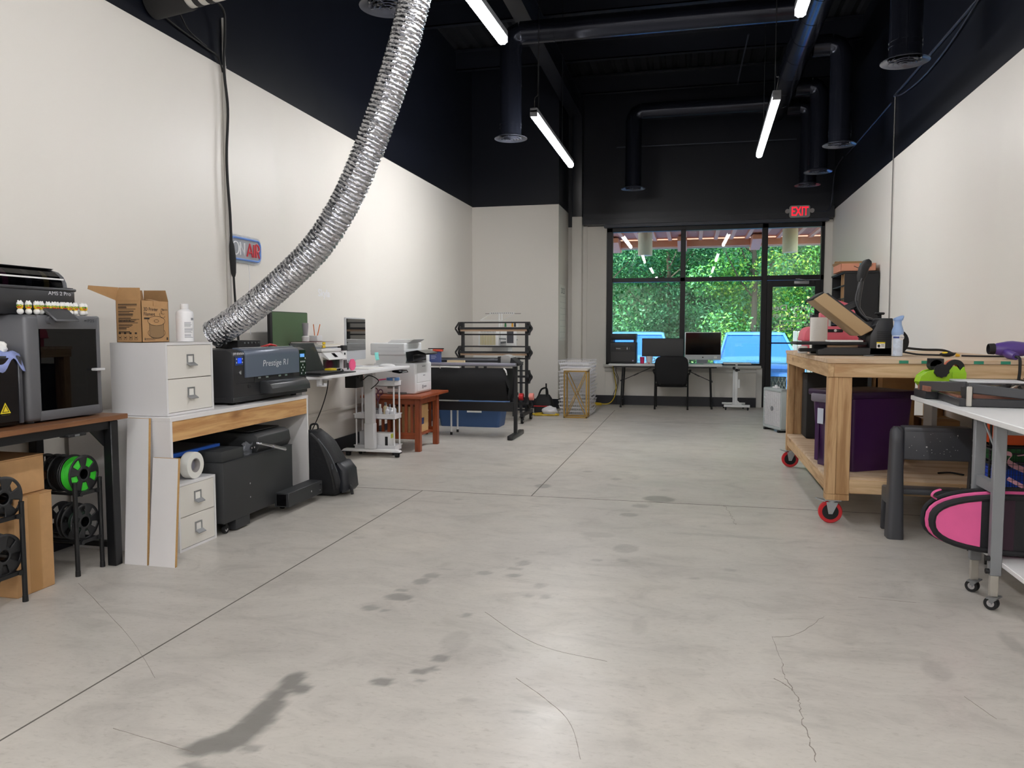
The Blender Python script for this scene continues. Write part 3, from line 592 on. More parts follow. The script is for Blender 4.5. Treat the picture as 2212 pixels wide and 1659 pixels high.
def cloth_fn(u, v):  # drape
    x = -3.42+u*.31; y = 2.74+v*.3; z = 1.172+.035*math.exp(-((u-.55)**2+(v-.5)**2)*9)+.012*math.sin(u*17+v*9)*math.sin(v*13)
    if u > .9: z -= (u-.9)*.6*(1+.5*math.sin(v*14)); x = -3.42+.9*.31+.032*min(1, (u-.9)*10)+.0
    return (x, y, max(z, 1.168) if u <= .9 else z)
b = B(); b.grid(cloth_fn, 30, 24); o = b.obj('cloth', mat('blue cloth', (138, 150, 200), .9, var=.15, vs=25), smooth=80, solid=.003); tag(o, 'crumpled lavender blue cloth lying on the black box', 'cloth')
b = B(); b.ball((-3.2, 3.0, 1.2), (.03, .022, .028), 10, 7)
o = b.obj('tissue', PAPER, smooth=0); dm = o.modifiers.new('d', 'DISPLACE'); tx = bpy.data.textures.new('crumple', 'CLOUDS'); tx.noise_scale = .02; dm.texture = tx; dm.strength = .03; tag(o, 'crumpled white tissue beside the blue cloth', 'tissue')
# cartons under the desk
def carton(x0, x1, y0, y1, z0, z1, label, tape='Z', gap=.002):
    t = thing('cardboard_box', label, 'box', ((x0+x1)/2, (y0+y1)/2, z0))
    b = B(); b.box(x0, x1, y0, y1, z0, z1-.004, .004, 1); b.obj('body', CARD, t)
    b = B(); b.box(x0, x1, y0, (y0+y1)/2-gap, z1-.004, z1); b.box(x0, x1, (y0+y1)/2+gap, y1, z1-.004, z1); b.obj('flap', CARD, t)
    tp = mat('packing tape', (164, 124, 78), .3)
    ym = (y0+y1)/2; b = B(); b.box(x0, x1+.0006, ym-.035, ym+.035, z0+.005, z1+.0006); b.obj('tape', tp, t)
    return t
carton(-3.5, -3.12, 2.952, 3.175, 0, .485, 'tall brown box standing on the floor behind the filament rack')
t = carton(-3.52, -3.15, 2.55, 3.165, .487, .67, 'flat brown box lying on the tall box under the desk', gap=.002)
b = B(); b.prism([(2.855, .555), (2.875, .595), (2.9, .575), (2.885, .545)], 'X', -3.149, -3.147); b.obj('torn_label', PAPER, t)
# spools on rod racks
def spool(x, y, z, r, col, label, frac=.5, holes=5, full=True, rot=0., width=.062, cat='filament spool'):
    t = thing('filament_spool', label, cat, (x-width/2, y, z-r), group=None)
    for s in (0, 1):
        xx = x-s*width; b = B(); n = holes*12; rr = [.028, .034, r*.43, r*.56, r*.72, r*.86, r]; vs = []; fs = []
        for q in rr:
            for j in range(n): a = 2*PI*j/n+rot; vs.append((xx, y+q*math.cos(a), z+q*math.sin(a)))
        for i in range(len(rr)-1):
            for j in range(n):
                k = j % 12
                if i in (2, 3, 4) and 3 <= k < 3+round(12*frac): continue
                fs.append((i*n+j, i*n+(j+1) % n, (i+1)*n+(j+1) % n, (i+1)*n+j))
        b.add(vs, fs); b.obj('flange', SPB, t, solid=.004, smooth=30)
    b = B(); b.lathe([(.026, 0), (.036, 0), (.036, width), (.026, width)], (x-width, y, z), XP, 24, True); b.obj('hub', GBLACK, t)
    b = B(); rf = r*.9 if full else r*.55; pr = [(.037, .004)]+[(rf-.0012*(i % 2), .004+(width-.008)*i/16) for i in range(17)]+[(.037, width-.004)]
    b.lathe(pr, (x-width, y, z), XP, 40, True); b.obj('filament', mat('filament '+str(col), col, .4), t)
    return t
SPB = mat('spool black', (30, 31, 33), .45)
def rod_rack(x, ya, yb, ztop, tiers, label, depth=.34):
    t = thing('spool_rack', label, 'rack', (x, (ya+yb)/2, 0))
    for xx in (x, x-depth):
        for y in (ya, yb):
            b = B(); b.cyl((xx, y, .02), (xx, y, ztop), .0115, n=12); b.m = 0; b.cyl((xx, y, 0), (xx, y, .03), .0135, .0125, n=12); b.cyl((xx, y, ztop), (xx, y, ztop+.01), .0125, n=12); b.obj('post', SBLACK, t)
    for z in tiers:
        for y in (ya+.028, yb-.028):
            b = B(); b.cyl((x, y, z), (x-depth, y, z), .008, n=10); b.obj('rail', SBLACK, t)
        for xx in (x, x-depth):
            b = B(); b.bar((xx, ya, z), (xx, yb, z), .014, .018); b.cyl((xx+.008, ya+.03, z), (xx+.014, ya+.03, z), .012, n=12); b.cyl((xx+.008, yb-.03, z), (xx+.014, yb-.03, z), .012, n=12); b.obj('crossbar', SBLACK, t)
    return t
rod_rack(-3.105, 3.306, 3.477, .485, (.428, .172), 'black rod rack holding the green spool, under the desk', .38)
spool(-3.125, 3.392, .524, .102, (60, 196, 52), 'green filament spool on the upper tier of the rod rack', .5, 5, True, .35)
spool(-3.2, 3.392, .525, .1, (22, 22, 24), 'black spool directly behind the green filament spool', .5, 5, True)
spool(-3.3, 3.392, .525, .1, (90, 62, 50), 'spool with brown label second behind the green filament spool', .5, 5, False)
spool(-3.127, 3.39, .268, .098, (24, 44, 34), 'nearly empty black spool with a white tag, below the green one', .4, 6, False, .2)
spool(-3.215, 3.39, .272, .098, (28, 28, 30), 'empty black spool with open holes behind the tagged spool', .4, 6, False, .5)
rod_rack(-3.06, 2.756, 2.936, .47, (.415, .148), 'black rod rack cut by the edge of the photo, in front of the brown boxes', .3)
spool(-3.076, 2.858, .509, .102, (30, 31, 33), 'black spool with round holes on top of the rack before the brown boxes', .42, 5, False, .15)
spool(-3.076, 2.846, .2425, .102, (20, 20, 22), 'black spool on the lower tier of the rack before the brown boxes', .42, 5, True, .4)
# leaning shelf boards
pb = mat('particle board', (178, 140, 88), .9, var=.25, vs=220)
def leaning(xa, xb, ya, yt, h, shear, th, label):
    b = B(); w = xb-xa
    def P(x, s, u): return (xa+x+shear*u, ya+(yt-ya)*u+s, h*u)
    vs = [P(x, s, u) for x in (0, w) for s in (0, th) for u in (0, 1)]
    b.add(vs, [(0, 2, 3, 1), (0, 1, 5, 4), (2, 6, 7, 3)]); b.m = 1; b.add(vs, [(4, 5, 7, 6), (1, 3, 7, 5), (0, 4, 6, 2)])
    o = b.obj('shelf_board', [LAM, pb], smooth=0); tag(o, label, 'board')
leaning(-3.022, -2.88, 3.545, 3.728, .785, -.105, .018, 'tall white shelf board with raw chipboard edge leaning on the white desk')
leaning(-2.868, -2.706, 3.545, 3.68, .572, -.06, .018, 'short white shelf board leaning in front of the small floor cabinet')
# ------------------------------------------------------------------ white desk with oak apron
oak = wood('knotty oak', (208, 166, 112), (176, 128, 78), 'Y', .9, .5, True)
t = thing('printer_desk', 'white desk with an oak front board carrying the black wide printer', 'desk', (-3.2, 4.55, 0))
b = B(); b.box(-3.58, -2.87, 3.76, 5.362, .764, .789, .002, 1); b.obj('desktop', LAM, t)
for y, nm in ((3.76, 'side_panel'), (5.344, 'side_panel')):
    b = B(); b.box(-3.56, -2.872, y, y+.018, 0, .764); b.obj(nm, LAM, t)
b = B(); b.box(-2.892, -2.875, 3.778, 5.344, .648, .764); b.obj('apron', oak, t)
b = B(); b.box(-3.58, -3.57, 3.78, 5.344, .25, .764); b.obj('back_panel', LAM, t)
def cabinet(x0, x1, y0, y1, z0, z1, label):
    t = thing('drawer_cabinet', label, 'drawer cabinet', ((x0+x1)/2, (y0+y1)/2, z0))
    b = B(); w = .014; b.box(x0, x1, y0, y0+w, z0, z1); b.box(x0, x1, y1-w, y1, z0, z1); b.box(x0, x1, y0+w, y1-w, z1-w, z1); b.box(x0, x1, y0+w, y1-w, z0, z0+w); b.box(x0, x0+w, y0+w, y1-w, z0+w, z1-w); b.obj('body', mat('cabinet white', (226, 225, 226), .4), t, smooth=0)
    zm = (z0+z1)/2; ym = (y0+y1)/2
    for a, c in ((z0+w+.002, zm-.002), (zm+.002, z1-w-.002)):
        b = B(); b.box(x0+.03, x1-.002, y0+w+.002, y1-w-.002, a, c, .002, 1); d = b.obj('drawer', mat('drawer white', (226, 223, 216), .45), t)
        zz = (a+c)/2+.012; h = B(); h.box(x1-.002, x1+.003, ym-.032, ym+.032, zz+.022, zz+.03); h.box(x1-.002, x1+.003, ym-.032, ym-.024, zz-.02, zz+.022); h.box(x1-.002, x1+.003, ym+.024, ym+.032, zz-.02, zz+.022)
        h.prism([(x1, zz-.02), (x1+.004, zz-.018), (x1+.028, zz-.034), (x1+.027, zz-.038), (x1, zz-.028)], 'Y', ym-.034, ym+.034); h.obj('handle', mat('label holder metal', (158, 160, 162), .35, .7), d)
        k = B(); k.box(x1-.002, x1-.0005, ym-.024, ym+.024, zz-.02, zz+.022); k.obj('label_card', PAPER, d)
cabinet(-3.29, -2.92, 3.802, 4.243, .791, 1.212, 'white two-drawer cabinet on the desk, under the open filament box')
cabinet(-3.2, -2.855, 3.79, 4.142, .0, .398, 'white two-drawer cabinet on the floor beside the leaning boards')
# open filament carton
t = thing('filament_box', 'open brown carton printed with a filament spool on the upper white cabinet', 'box', (-3.17, 3.92, 1.213))
x0, x1, y0, y1, z0, z1 = -3.255, -3.085, 3.82, 4.055, 1.214, 1.456; w = .003
b = B(); b.box(x1-w, x1, y0, y1, z0, z1); b.box(x0, x0+w, y0, y1, z0, z1); b.box(x0, x1, y0, y0+w, z0, z1); b.box(x0, x1, y1-w, y1, z0, z1); b.box(x0, x1, y0, y1, z0, z0+w); b.obj('body', CARD, t, smooth=0)
b = B(); b.add([(x0, y0, z1), (x1, y0, z1), (x1-.01, y0+.005, z1+.072), (x0+.02, y0+.005, z1+.075)], [(0, 1, 2, 3)]); b.add([(x0, y0+.004, z1), (x0+.02, y0, z1+.075), (x0-.03, y0-.17, z1+.078), (x0-.035, y0-.17, z1+.058)], [(0, 1, 2, 3)]); b.obj('flap', CARD, t, solid=.003, smooth=0)
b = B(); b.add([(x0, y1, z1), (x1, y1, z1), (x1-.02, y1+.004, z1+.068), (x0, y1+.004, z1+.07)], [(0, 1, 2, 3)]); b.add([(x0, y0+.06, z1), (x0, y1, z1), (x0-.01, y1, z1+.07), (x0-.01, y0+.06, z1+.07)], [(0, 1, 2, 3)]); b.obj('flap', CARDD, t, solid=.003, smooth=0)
b = B(); b.prism([(x1-.05, z1+.012), (x1+.003, z1), (x1+.003, z1-.028), (x1, z1-.028), (x1, z1-.004), (x1-.05, z1+.008)], 'Y', y0+.1, y0+.15); b.obj('tab', CARD, t)
fx = x1+.0006; ik = INK
text('lettering', '3D Printer', .028, ik, t, (fx, y0+.018, z1-.05), YP, ZP, 'LEFT', bold=.012); text('lettering', 'Filament', .028, ik, t, (fx, y0+.018, z1-.078), YP, ZP, 'LEFT', bold=.012); text('lettering', 'ELEGOO', .013, ik, t, (fx, y1-.01, z1-.05), YP, ZP, 'RIGHT', bold=.02)
b = B()
def ell(b, cy, cz, ry, rz, th, a0=0, a1=360, n=40):
    P = [(fx, cy+ry*math.cos(math.radians(a0+(a1-a0)*i/n)), cz+rz*math.sin(math.radians(a0+(a1-a0)*i/n))) for i in range(n+1)]
    for p, q in zip(P, P[1:]): b.bar(p, q, .0006, th, up=(0, 0, 1)) if abs(p[1]-q[1]) > abs(p[2]-q[2]) else b.bar(p, q, .0006, th, up=(0, 1, 0))
cy = (y0+y1)/2+.008
ell(b, cy, z0+.125, .075, .028, .002); ell(b, cy, z0+.125, .02, .008, .0015); ell(b, cy, z0+.055, .075, .03, .002, 150, 390); ell(b, cy, z0+.045, .062, .024, .0015, 180, 360); b.box(fx, fx+.0004, cy-.063, cy-.0615, z0+.045, z0+.11); b.box(fx, fx+.0004, cy+.0615, cy+.063, z0+.045, z0+.11)
b.box(fx, fx+.0004, y0+.02, y0+.065, z1-.108, z1-.098); b.box(fx, fx+.0004, y0+.02, y0+.026, z0+.012, z0+.026); b.box(fx, fx+.0004, y0+.03, y0+.12, z0+.021, z0+.023); b.box(fx, fx+.0004, y0+.03, y0+.11, z0+.014, z0+.016); b.box(fx, fx+.0004, y1-.024, y1-.012, z0+.012, z0+.028)
ell(b, cy+.055, z0+.165, .025, .022, .002, 160, 330, 14); ell(b, cy+.052, z0+.185, .012, .014, .0016, 0, 300, 14); ell(b, cy+.058, z0+.175, .016, .01, .0016, 100, 330, 12)
b.obj('print', ik, t, smooth=0)
b = B(); b.add([(fx-.0002, cy+.062*math.cos(a), z0+.046+.024*math.sin(a)) for a in np.linspace(PI, 2*PI, 16)]+[(fx-.0002, cy+.062, z0+.115), (fx-.0002, cy+.05, z0+.105), (fx-.0002, cy, z0+.098), (fx-.0002, cy-.05, z0+.105), (fx-.0002, cy-.062, z0+.115)], [tuple(range(21))]); b.obj('print', mat('print tint', (140, 112, 78), .8), t, smooth=0)
b = B(); fy = y0-.0006; rnd = random.Random(2); z = z1-.025
for i in range(26):
    n_ = rnd.uniform(.05, .13) if i not in (13,) else .14
    if i % 6 != 5: b.box(x0+.015, x0+.015+n_, fy, fy+.0004, z, z+(.003 if i % 3 else .005))
    z -= .0066
text('lettering', 'Designed By ELEGOO', .013, ik, t, (x0+.015, fy, z1-.115), XP, ZP, 'LEFT', bold=.02)
for i in range(4):
    ell_x = x0+.022+i*.036; b.box(ell_x-.01, ell_x+.01, fy, fy+.0004, z0+.015, z0+.0165); b.box(ell_x-.01, ell_x-.0085, fy, fy+.0004, z0+.015, z0+.037); b.box(ell_x+.0085, ell_x+.01, fy, fy+.0004, z0+.015, z0+.037); b.box(ell_x-.004, ell_x+.004, fy, fy+.0004, z0+.024, z0+.031); b.box(ell_x-.008, ell_x+.006, fy, fy+.0004, z0+.048, z0+.058)
b.obj('print', ik, t, smooth=0)
# white bottle
t = thing('squeeze_bottle', 'tall white ink bottle with a white screw cap on the cabinet, by the filament carton', 'bottle', (-3.02, 4.118, 1.213))
b = B(); b.lathe([(.03, .001), (.05, .003), (.051, .02), (.051, .172), (.047, .186), (.03, .195), (.022, .2)], (-3.02, 4.118, 1.213), n=32); b.obj('body', mat('bottle white', (238, 238, 240), .35), t)
b = B(); b.lathe([(.022, .2), (.0235, .202), (.0235, .23), (.021, .233)], (-3.02, 4.118, 1.213), n=28); b.obj('cap', WHITE, t)
b = B(); rnd = random.Random(4)
for k in range(16):
    z = 1.33-.006*k; a0 = -1.0; a1 = a0+rnd.uniform(.7, 1.1)
    if k % 6 == 5: continue
    b.add([(-3.02+.0514*math.cos(a), 4.118+.0514*math.sin(a), zz) for zz in (z, z+.0032) for a in np.linspace(a0, a1, 7)], [(i, i+1, 8+i, 7+i) for i in range(6)])
b.add([(-3.02+.0514*math.cos(a), 4.118+.0514*math.sin(a), zz) for zz in (1.345, 1.36) for a in np.linspace(-.2, .25, 5)], [(i, i+1, 6+i, 5+i) for i in range(4)])
b.obj('print', mat('grey print', (150, 152, 158), .6), t)
# roll of tape, brown box on the low cabinet
t = thing('transfer_tape_roll', 'thick roll of white tape standing on the low white cabinet', 'tape roll', (-2.9, 4.0, .4))
b = B(); b.lathe([(.043, -.05), (.079, -.05), (.08, -.045), (.08, .0), (.079, .004), (.043, .004)], (-2.885, 3.99, .4785), XP, 40, True); b.obj('roll', mat('tape white', (226, 226, 220), .35), t)
b = B(); b.lathe([(.038, -.05), (.043, -.05), (.043, .005), (.038, .005)], (-2.885, 3.99, .4785), XP, 32, True); b.m = 1; b.lathe([(.0, -.03), (.038, -.03), (.038, -.028), (.0, -.028)], (-2.885, 3.99, .4785), XP, 24); b.obj('core', [mat('core card', (150, 146, 144), .8), mat('core inner', (138, 138, 152), .7)], t)
t = thing('ink_carton', 'gold and black carton behind the roll of white tape', 'box', (-3.08, 3.88, .4))
b = B(); b.box(-3.19, -3.0, 3.8, 3.945, .4, .52); b.obj('body', mat('gold carton', (166, 138, 76), .6), t); b = B(); b.box(-3.191, -2.9995, 3.7995, 3.9455, .485, .508); b.obj('band', MBLACK, t)
text('lettering', 'Lexink', .016, mat('light print'), t, (-2.999, 3.91, .4965), YP, ZP)
# ------------------------------------------------------------------ wide film printer
pb1 = mat('printer charcoal', (36, 37, 40), .42); flapm = mat('slate flap', (98, 108, 126), .3, .2)
t = thing('film_printer', 'wide black film printer with slate blue flap on the white desk', 'printer', (-3.17, 4.96, .79))
X1 = -2.93
b = B(); b.prism([(-3.45, .83), (X1, .83), (X1, 1.11), (-2.945, 1.14), (-2.985, 1.155), (-3.45, 1.155)], 'Y', 4.475, 5.455, .006, 2); b.box(-3.46, X1+.004, 4.468, 5.46, .806, .84, .004, 1); b.obj('body', pb1, t)
for y in (4.56, 5.37):
    for x in (-3.4, -3.0): f = B(); f.cyl((x, y, .789), (x, y, .81), .022); f.obj('foot', MBLACK, t)
b = B(); b.prism([(X1-.002, .966), (X1+.012, .966), (X1+.012, 1.115), (-2.93, 1.148), (-2.975, 1.163), (-3.02, 1.166), (-3.02, 1.156), (-2.98, 1.152), (-2.945, 1.138), (X1, 1.11)], 'Y', 4.605, 5.325, .002, 1); fl = b.obj('flap', flapm, t)
b = B(); b.prism([(-2.99, 1.1655), (-2.968, 1.163), (-2.968, 1.165), (-2.99, 1.1675)], 'Y', 4.61, 5.32); b.obj('trim', mat('silver trim', (205, 210, 218), .25, .6), fl)
text('lettering', 'Prestige R1', .062, mat('silver letters', (226, 230, 236), .3), fl, (X1+.0128, 4.99, 1.052), YP, ZP, shear=.12, sx=1.25)
b = B(); b.box(X1-.02, X1+.003, 4.72, 5.25, .925, .965); b.m = 1; [b.box(X1+.003, X1+.006, y, y+.035, .95, .962) for y in (4.76, 4.86, 5.03, 5.12)]; b.obj('slot', [MBLACK, CHROME], t)
b = B(); b.prism([(X1, .845), (-2.83, .845), (-2.833, .88), (-2.85, .912), (-2.88, .93), (X1, .935)], 'Y', 4.79, 5.33, .004, 2); b.obj('output_tray', mat('tray charcoal', (52, 54, 56), .28), t)
b = B(); b.box(X1, X1+.003, 4.5, 4.585, 1.052, 1.112, .001, 1); b.m = 1; b.box(X1+.003, X1+.004, 4.525, 4.565, 1.066, 1.1); b.m = 2; [b.box(X1+.003, X1+.0045, y, y+.007, z, z+.009) for y in (4.507, 4.574) for z in (1.066, 1.09)]
b.obj('display', [mat('display bezel', (40, 60, 110), .4), mat('blue display', (20, 70, 250), .4, emit=.9), mat('light print')], t)
text('lettering', 'DTF STATION', .02, mat('light print'), t, (X1+.001, 4.54, 1.128), YP, ZP, bold=.02)
b = B(); b.cyl((X1-.001, 4.545, 1.003), (X1+.008, 4.545, 1.003), .011, n=16); b.box(X1+.006, X1+.012, 4.541, 4.549, .99, 1.016); b.obj('knob', CHROME, t)
b = B(); b.box(X1, X1+.003, 5.345, 5.445, .935, 1.135, .001, 1); b.m = 1; b.box(X1+.003, X1+.004, 5.355, 5.42, 1.08, 1.105); b.m = 2
for y, z in [(5.36, 1.045), (5.38, 1.045), (5.4, 1.045), (5.42, 1.045), (5.392, 1.02), (5.37, 1.0), (5.412, 1.0), (5.392, .978), (5.37, .955), (5.43, .955), (5.43, 1.07)]: b.box(X1+.003, X1+.0045, y, y+.008, z-.006, z+.006)
b.obj('control_panel', [GBLACK, mat('lcd blue', (110, 170, 240), .4, emit=.5), mat('light print')], t)
b = B(); b.box(X1, X1+.006, 4.64, 4.67, .895, .915, .002, 1); b.box(X1-.001, X1+.002, 4.5, 5.44, .928, .931); b.obj('catch', MBLACK, t)
b = B(); b.box(-3.3, -3.12, 4.474, 4.475, .9, 1.05); b.box(-3.19, -3.165, 4.4725, 4.474, 1.0, 1.03); b.obj('side_hatch', MBLACK, t)
t = thing('power_hub', 'small black control box with a row of sockets on top of the film printer', 'control box', (-3.15, 4.95, 1.157))
b = B(); b.box(-3.3, -3.12, 4.83, 5.12, 1.157, 1.212, .003, 1); b.obj('body', MBLACK, t); b = B(); b.m = 0
for i in range(5): b.cyl((-3.121, 4.91+i*.045, 1.195), (-3.114, 4.91+i*.045, 1.195), .006, n=10)
b.obj('socket', STEEL, t)
o = B().tube(spline([(-3.08, 5.06, 1.163), (-3.05, 5.1, 1.175), (-3.06, 5.15, 1.18), (-3.05, 5.2, 1.172), (-3.06, 5.24, 1.165)], 5), .008, 8).obj('pliers', RED); tag(o, 'red handled tool lying on top of the film printer', 'tool')
# flexible silver duct
foil = mat('crinkled foil', (205, 207, 212), .16, 1., bump=.9, bs=55)
def flexduct():
    key = [(-3.24, 4.72, 1.255), (-3.15, 4.72, 1.3), (-2.93, 4.7, 1.43), (-2.66, 4.68, 1.62), (-2.4, 4.67, 1.85), (-2.2, 4.66, 2.12), (-2.05, 4.65, 2.4), (-1.92, 4.65, 2.7), (-1.81, 4.65, 3.0), (-1.72, 4.65, 3.3), (-1.66, 4.65, 3.5), (-1.645, 4.65, 3.56), (-1.642, 4.65, 3.6)]
    P = spline(key, 24); L = [0]
    for p, q in zip(P, P[1:]): L.append(L[-1]+(q-p).length)
    n = int(L[-1]/.0055); out = []; rr = []; rnd = random.Random(8); j = 0
    for i in range(n+1):
        s = L[-1]*i/n
        while j < len(L)-2 and L[j+1] < s: j += 1
        out.append(P[j].lerp(P[j+1], (s-L[j])/max(L[j+1]-L[j], 1e-6))); rr.append(.094+.005*math.cos(2*PI*s/.027))
    b = B(); b.tube(out, rr, 44); 
    for i, v in enumerate(b.v):
        k = i//44
        if k < len(out):
            d = (v-out[k]).normalized(); cr = math.cos(2*PI*(L[-1]*k/n)/.027)
            v += d*rnd.gauss(0, .0016 if cr > .3 else .0034)
    return b.obj('duct', foil, smooth=50)
o = flexduct(); tag(o, 'silver crinkled flexible duct curving up from the film printer to the ceiling', 'duct')
# ------------------------------------------------------------------ powder unit under the desk
un = mat('unit charcoal', (44, 46, 48), .5); bl = mat('blue tape', (34, 92, 190), .5)
t = thing('powder_unit', 'black wheeled powder and curing unit under the white desk', 'machine', (-3.15, 4.6, 0))
b = B(); b.box(-3.5, -2.82, 4.175, 5.02, .075, .46, .006); b.box(-3.5, -2.83, 4.18, 4.42, .46, .53, .008); b.prism([(-3.5, .46), (-2.85, .46), (-2.83, .5), (-2.84, .565), (-2.87, .585), (-3.5, .595)], 'Y', 4.6, 5.02, .006, 2); b.box(-2.9, -2.818, 4.178, 5.018, .455, .459); b.obj('body', un, t)
b = B(); b.box(-3.5, -2.9, 4.62, 4.98, .594, .6, .002, 1); b.obj('lid', MBLACK, t)
b = B(); b.box(-3.5, -3.03, 3.95, 4.41, .531, .545, .003, 1); tr = b.obj('tray', mat('tray brown black', (58, 54, 50), .5), t)
b = B(); b.box(-3.03, -3.0, 3.93, 4.41, .523, .547); b.box(-3.4, -3.03, 3.93, 3.95, .523, .547); b.obj('tape_edge', bl, tr)
b = B(); b.tube([(-2.815, 4.545, .535), (-2.79, 4.56, .53), (-2.78, 4.7, .49)], [.008, .009, .009], 8); b.tube([(-2.78, 4.69, .493), (-2.77, 4.83, .452)], .014, 10); b.obj('lever', CHROME, t)
b = B()
for y, z in ((4.46, .28), (4.46, .19), (4.49, .51), (4.52, .51)): b.cyl((-2.82, y, z), (-2.815, y, z), .006, n=10)
b.obj('bolt', CHROME, t)
b = B(); b.box(-2.9, -2.824, 4.3, 4.46, .012, .075); b.obj('skirt', un, t)
b = B(); b.box(-2.83, -2.72, 4.78, 5.28, .05, .15, .004, 1); ar = b.obj('film_arm', un, t)
b = B(); b.box(-2.81, -2.74, 4.775, 4.781, .06, .14); b.obj('end_opening', GBLACK, ar)
for y, z in ((5.1, .1), (5.24, .125), (5.24, .08)): b = B(); b.cyl((-2.72, y, z), (-2.715, y, z), .008, n=10); b.obj('bolt', CHROME, ar)
b = B(); b.prism([(5.04, .06), (5.32, .06), (5.22, .3), (5.1, .3)], 'X', -3.05, -2.98, .006); pe = b.obj('fan_housing', MBLACK, t)
b = B(); [b.box(-2.979, -2.976, 5.09, 5.25, z, z+.006) for z in (.11, .14, .17, .2, .23)]; b.cyl((-2.98, 5.16, .27), (-2.974, 5.16, .27), .012); b.obj('grille', STEEL, pe)
def caster(root, x, y, r, zt, wm, hm=None, name='caster', w=.022, ax=0.):
    """swivel wheel under (x,y) with fork"""
    T = Matrix.Translation((x, y, 0)) @ Matrix.Rotation(ax, 4, 'Z'); b = B(T)
    b.box(-w*1.2, w*1.2, -r*.7, r*.7, zt-.006, zt); b.cyl((0, 0, zt-.02), (0, 0, zt), .012)
    for s in (-1, 1): b.prism([(-r*.5, zt-.008), (r*.5, zt-.008), (r*.15+r*.3, r), (r*.3, r*.75), (-r*.05+r*.3-.005, r)], 'X', s*(w/2+.003)-.0015, s*(w/2+.003)+.0015)
    o = b.obj(name, hm or STEEL, root); k = B(T); k.lathe([(r*.55, -w/2), (r*.96, -w/2), (r, -w*.3), (r, w*.3), (r*.96, w/2), (r*.55, w/2)], (0, r*.3, r), XP, 32, True); k.m = 1; k.lathe([(.004, -w*.45), (r*.56, -w*.45), (r*.56, w*.45), (.004, w*.45)], (0, r*.3, r), XP, 24); k.m = 2; k.cyl((-w/2-.006, r*.3, r), (w/2+.006, r*.3, r), .006, n=10)
    k.obj('wheel', list(wm)+[CHROME], o); return o
for x, y in ((-2.86, 4.23), (-2.86, 4.93), (-3.44, 4.23), (-3.44, 4.95)): caster(t, x, y, .028, .08, (MBLACK, CHROME), MBLACK)
# clear wrap and clear tumbler on the unit
b = B(); b.grid(lambda u, v: (-2.86+.012*math.sin(9*u+4*v)+.04*v*0, 4.44+u*.12+.01*math.sin(v*11), .54-.1*v+.012*math.sin(u*14)*math.cos(v*9)), 14, 12); o = b.obj('plastic_wrap', glass('clear film', (235, 238, 245), 1.45, .15, .18, (190, 195, 205)), smooth=0); tag(o, 'crumpled clear plastic wrap hanging over the edge of the powder unit', 'plastic wrap')
# backpack
t = thing('backpack', 'black backpack on the floor against the end of the white desk', 'backpack', (-2.8, 5.5, 0))
bk = mat('black nylon', (20, 21, 25), .6, bump=.25, bs=40); rings = []
for z, xa, xb, ya, yb in [(0, -2.93, -2.68, 5.4, 5.62), (.03, -2.97, -2.63, 5.38, 5.65), (.12, -2.97, -2.61, 5.375, 5.66), (.22, -2.97, -2.64, 5.375, 5.65), (.32, -2.97, -2.69, 5.38, 5.62), (.4, -2.96, -2.73, 5.385, 5.6), (.47, -2.94, -2.78, 5.39, 5.57), (.505, -2.92, -2.84, 5.41, 5.53)]:
    rings.append([(x, y, z+.008*math.sin(x*40+y*30)) for x, y in rrect(xa, xb, ya, yb, min(.07, (xb-xa)*.4), 5)])
b = B(); b.loft(rings); b.obj('body', bk, t, smooth=60)
rings = [[(x, y, z) for x, y in rrect(xa, xb, 5.4, 5.62, .04, 4)] for z, xa, xb in [(.03, -2.66, -2.59), (.06, -2.66, -2.565), (.2, -2.68, -2.58), (.26, -2.7, -2.63)]]
b = B(); b.loft(rings); b.obj('front_pocket', mat('nylon sheen', (26, 29, 36), .45, bump=.2, bs=30), t, smooth=60)
b = B(); b.tube(spline([(-2.86, 5.375, .49), (-2.78, 5.36, .42), (-2.72, 5.355, .3), (-2.68, 5.36, .17), (-2.66, 5.365, .06)], 6), .014, 8, flat=.4); b.tube(spline([(-2.6, 5.45, .1), (-2.56, 5.44, .07), (-2.54, 5.42, .02)], 5), .012, 6); b.obj('strap', MBLACK, t)
b = B(); b.tube(spline([(-2.8, 5.378, .45), (-2.7, 5.37, .33), (-2.64, 5.37, .2)], 6), .003, 6); b.tube([(-2.68, 5.362, .26), (-2.675, 5.36, .22)], .004, 6); b.obj('zip', mat('zip grey', (70, 74, 82), .4), t)
b = B(); b.tube(spline([(-2.93, 5.5, .5), (-2.92, 5.5, .54), (-2.87, 5.5, .545), (-2.86, 5.5, .5)], 5), .008, 8); b.obj('carry_handle', MBLACK, t)
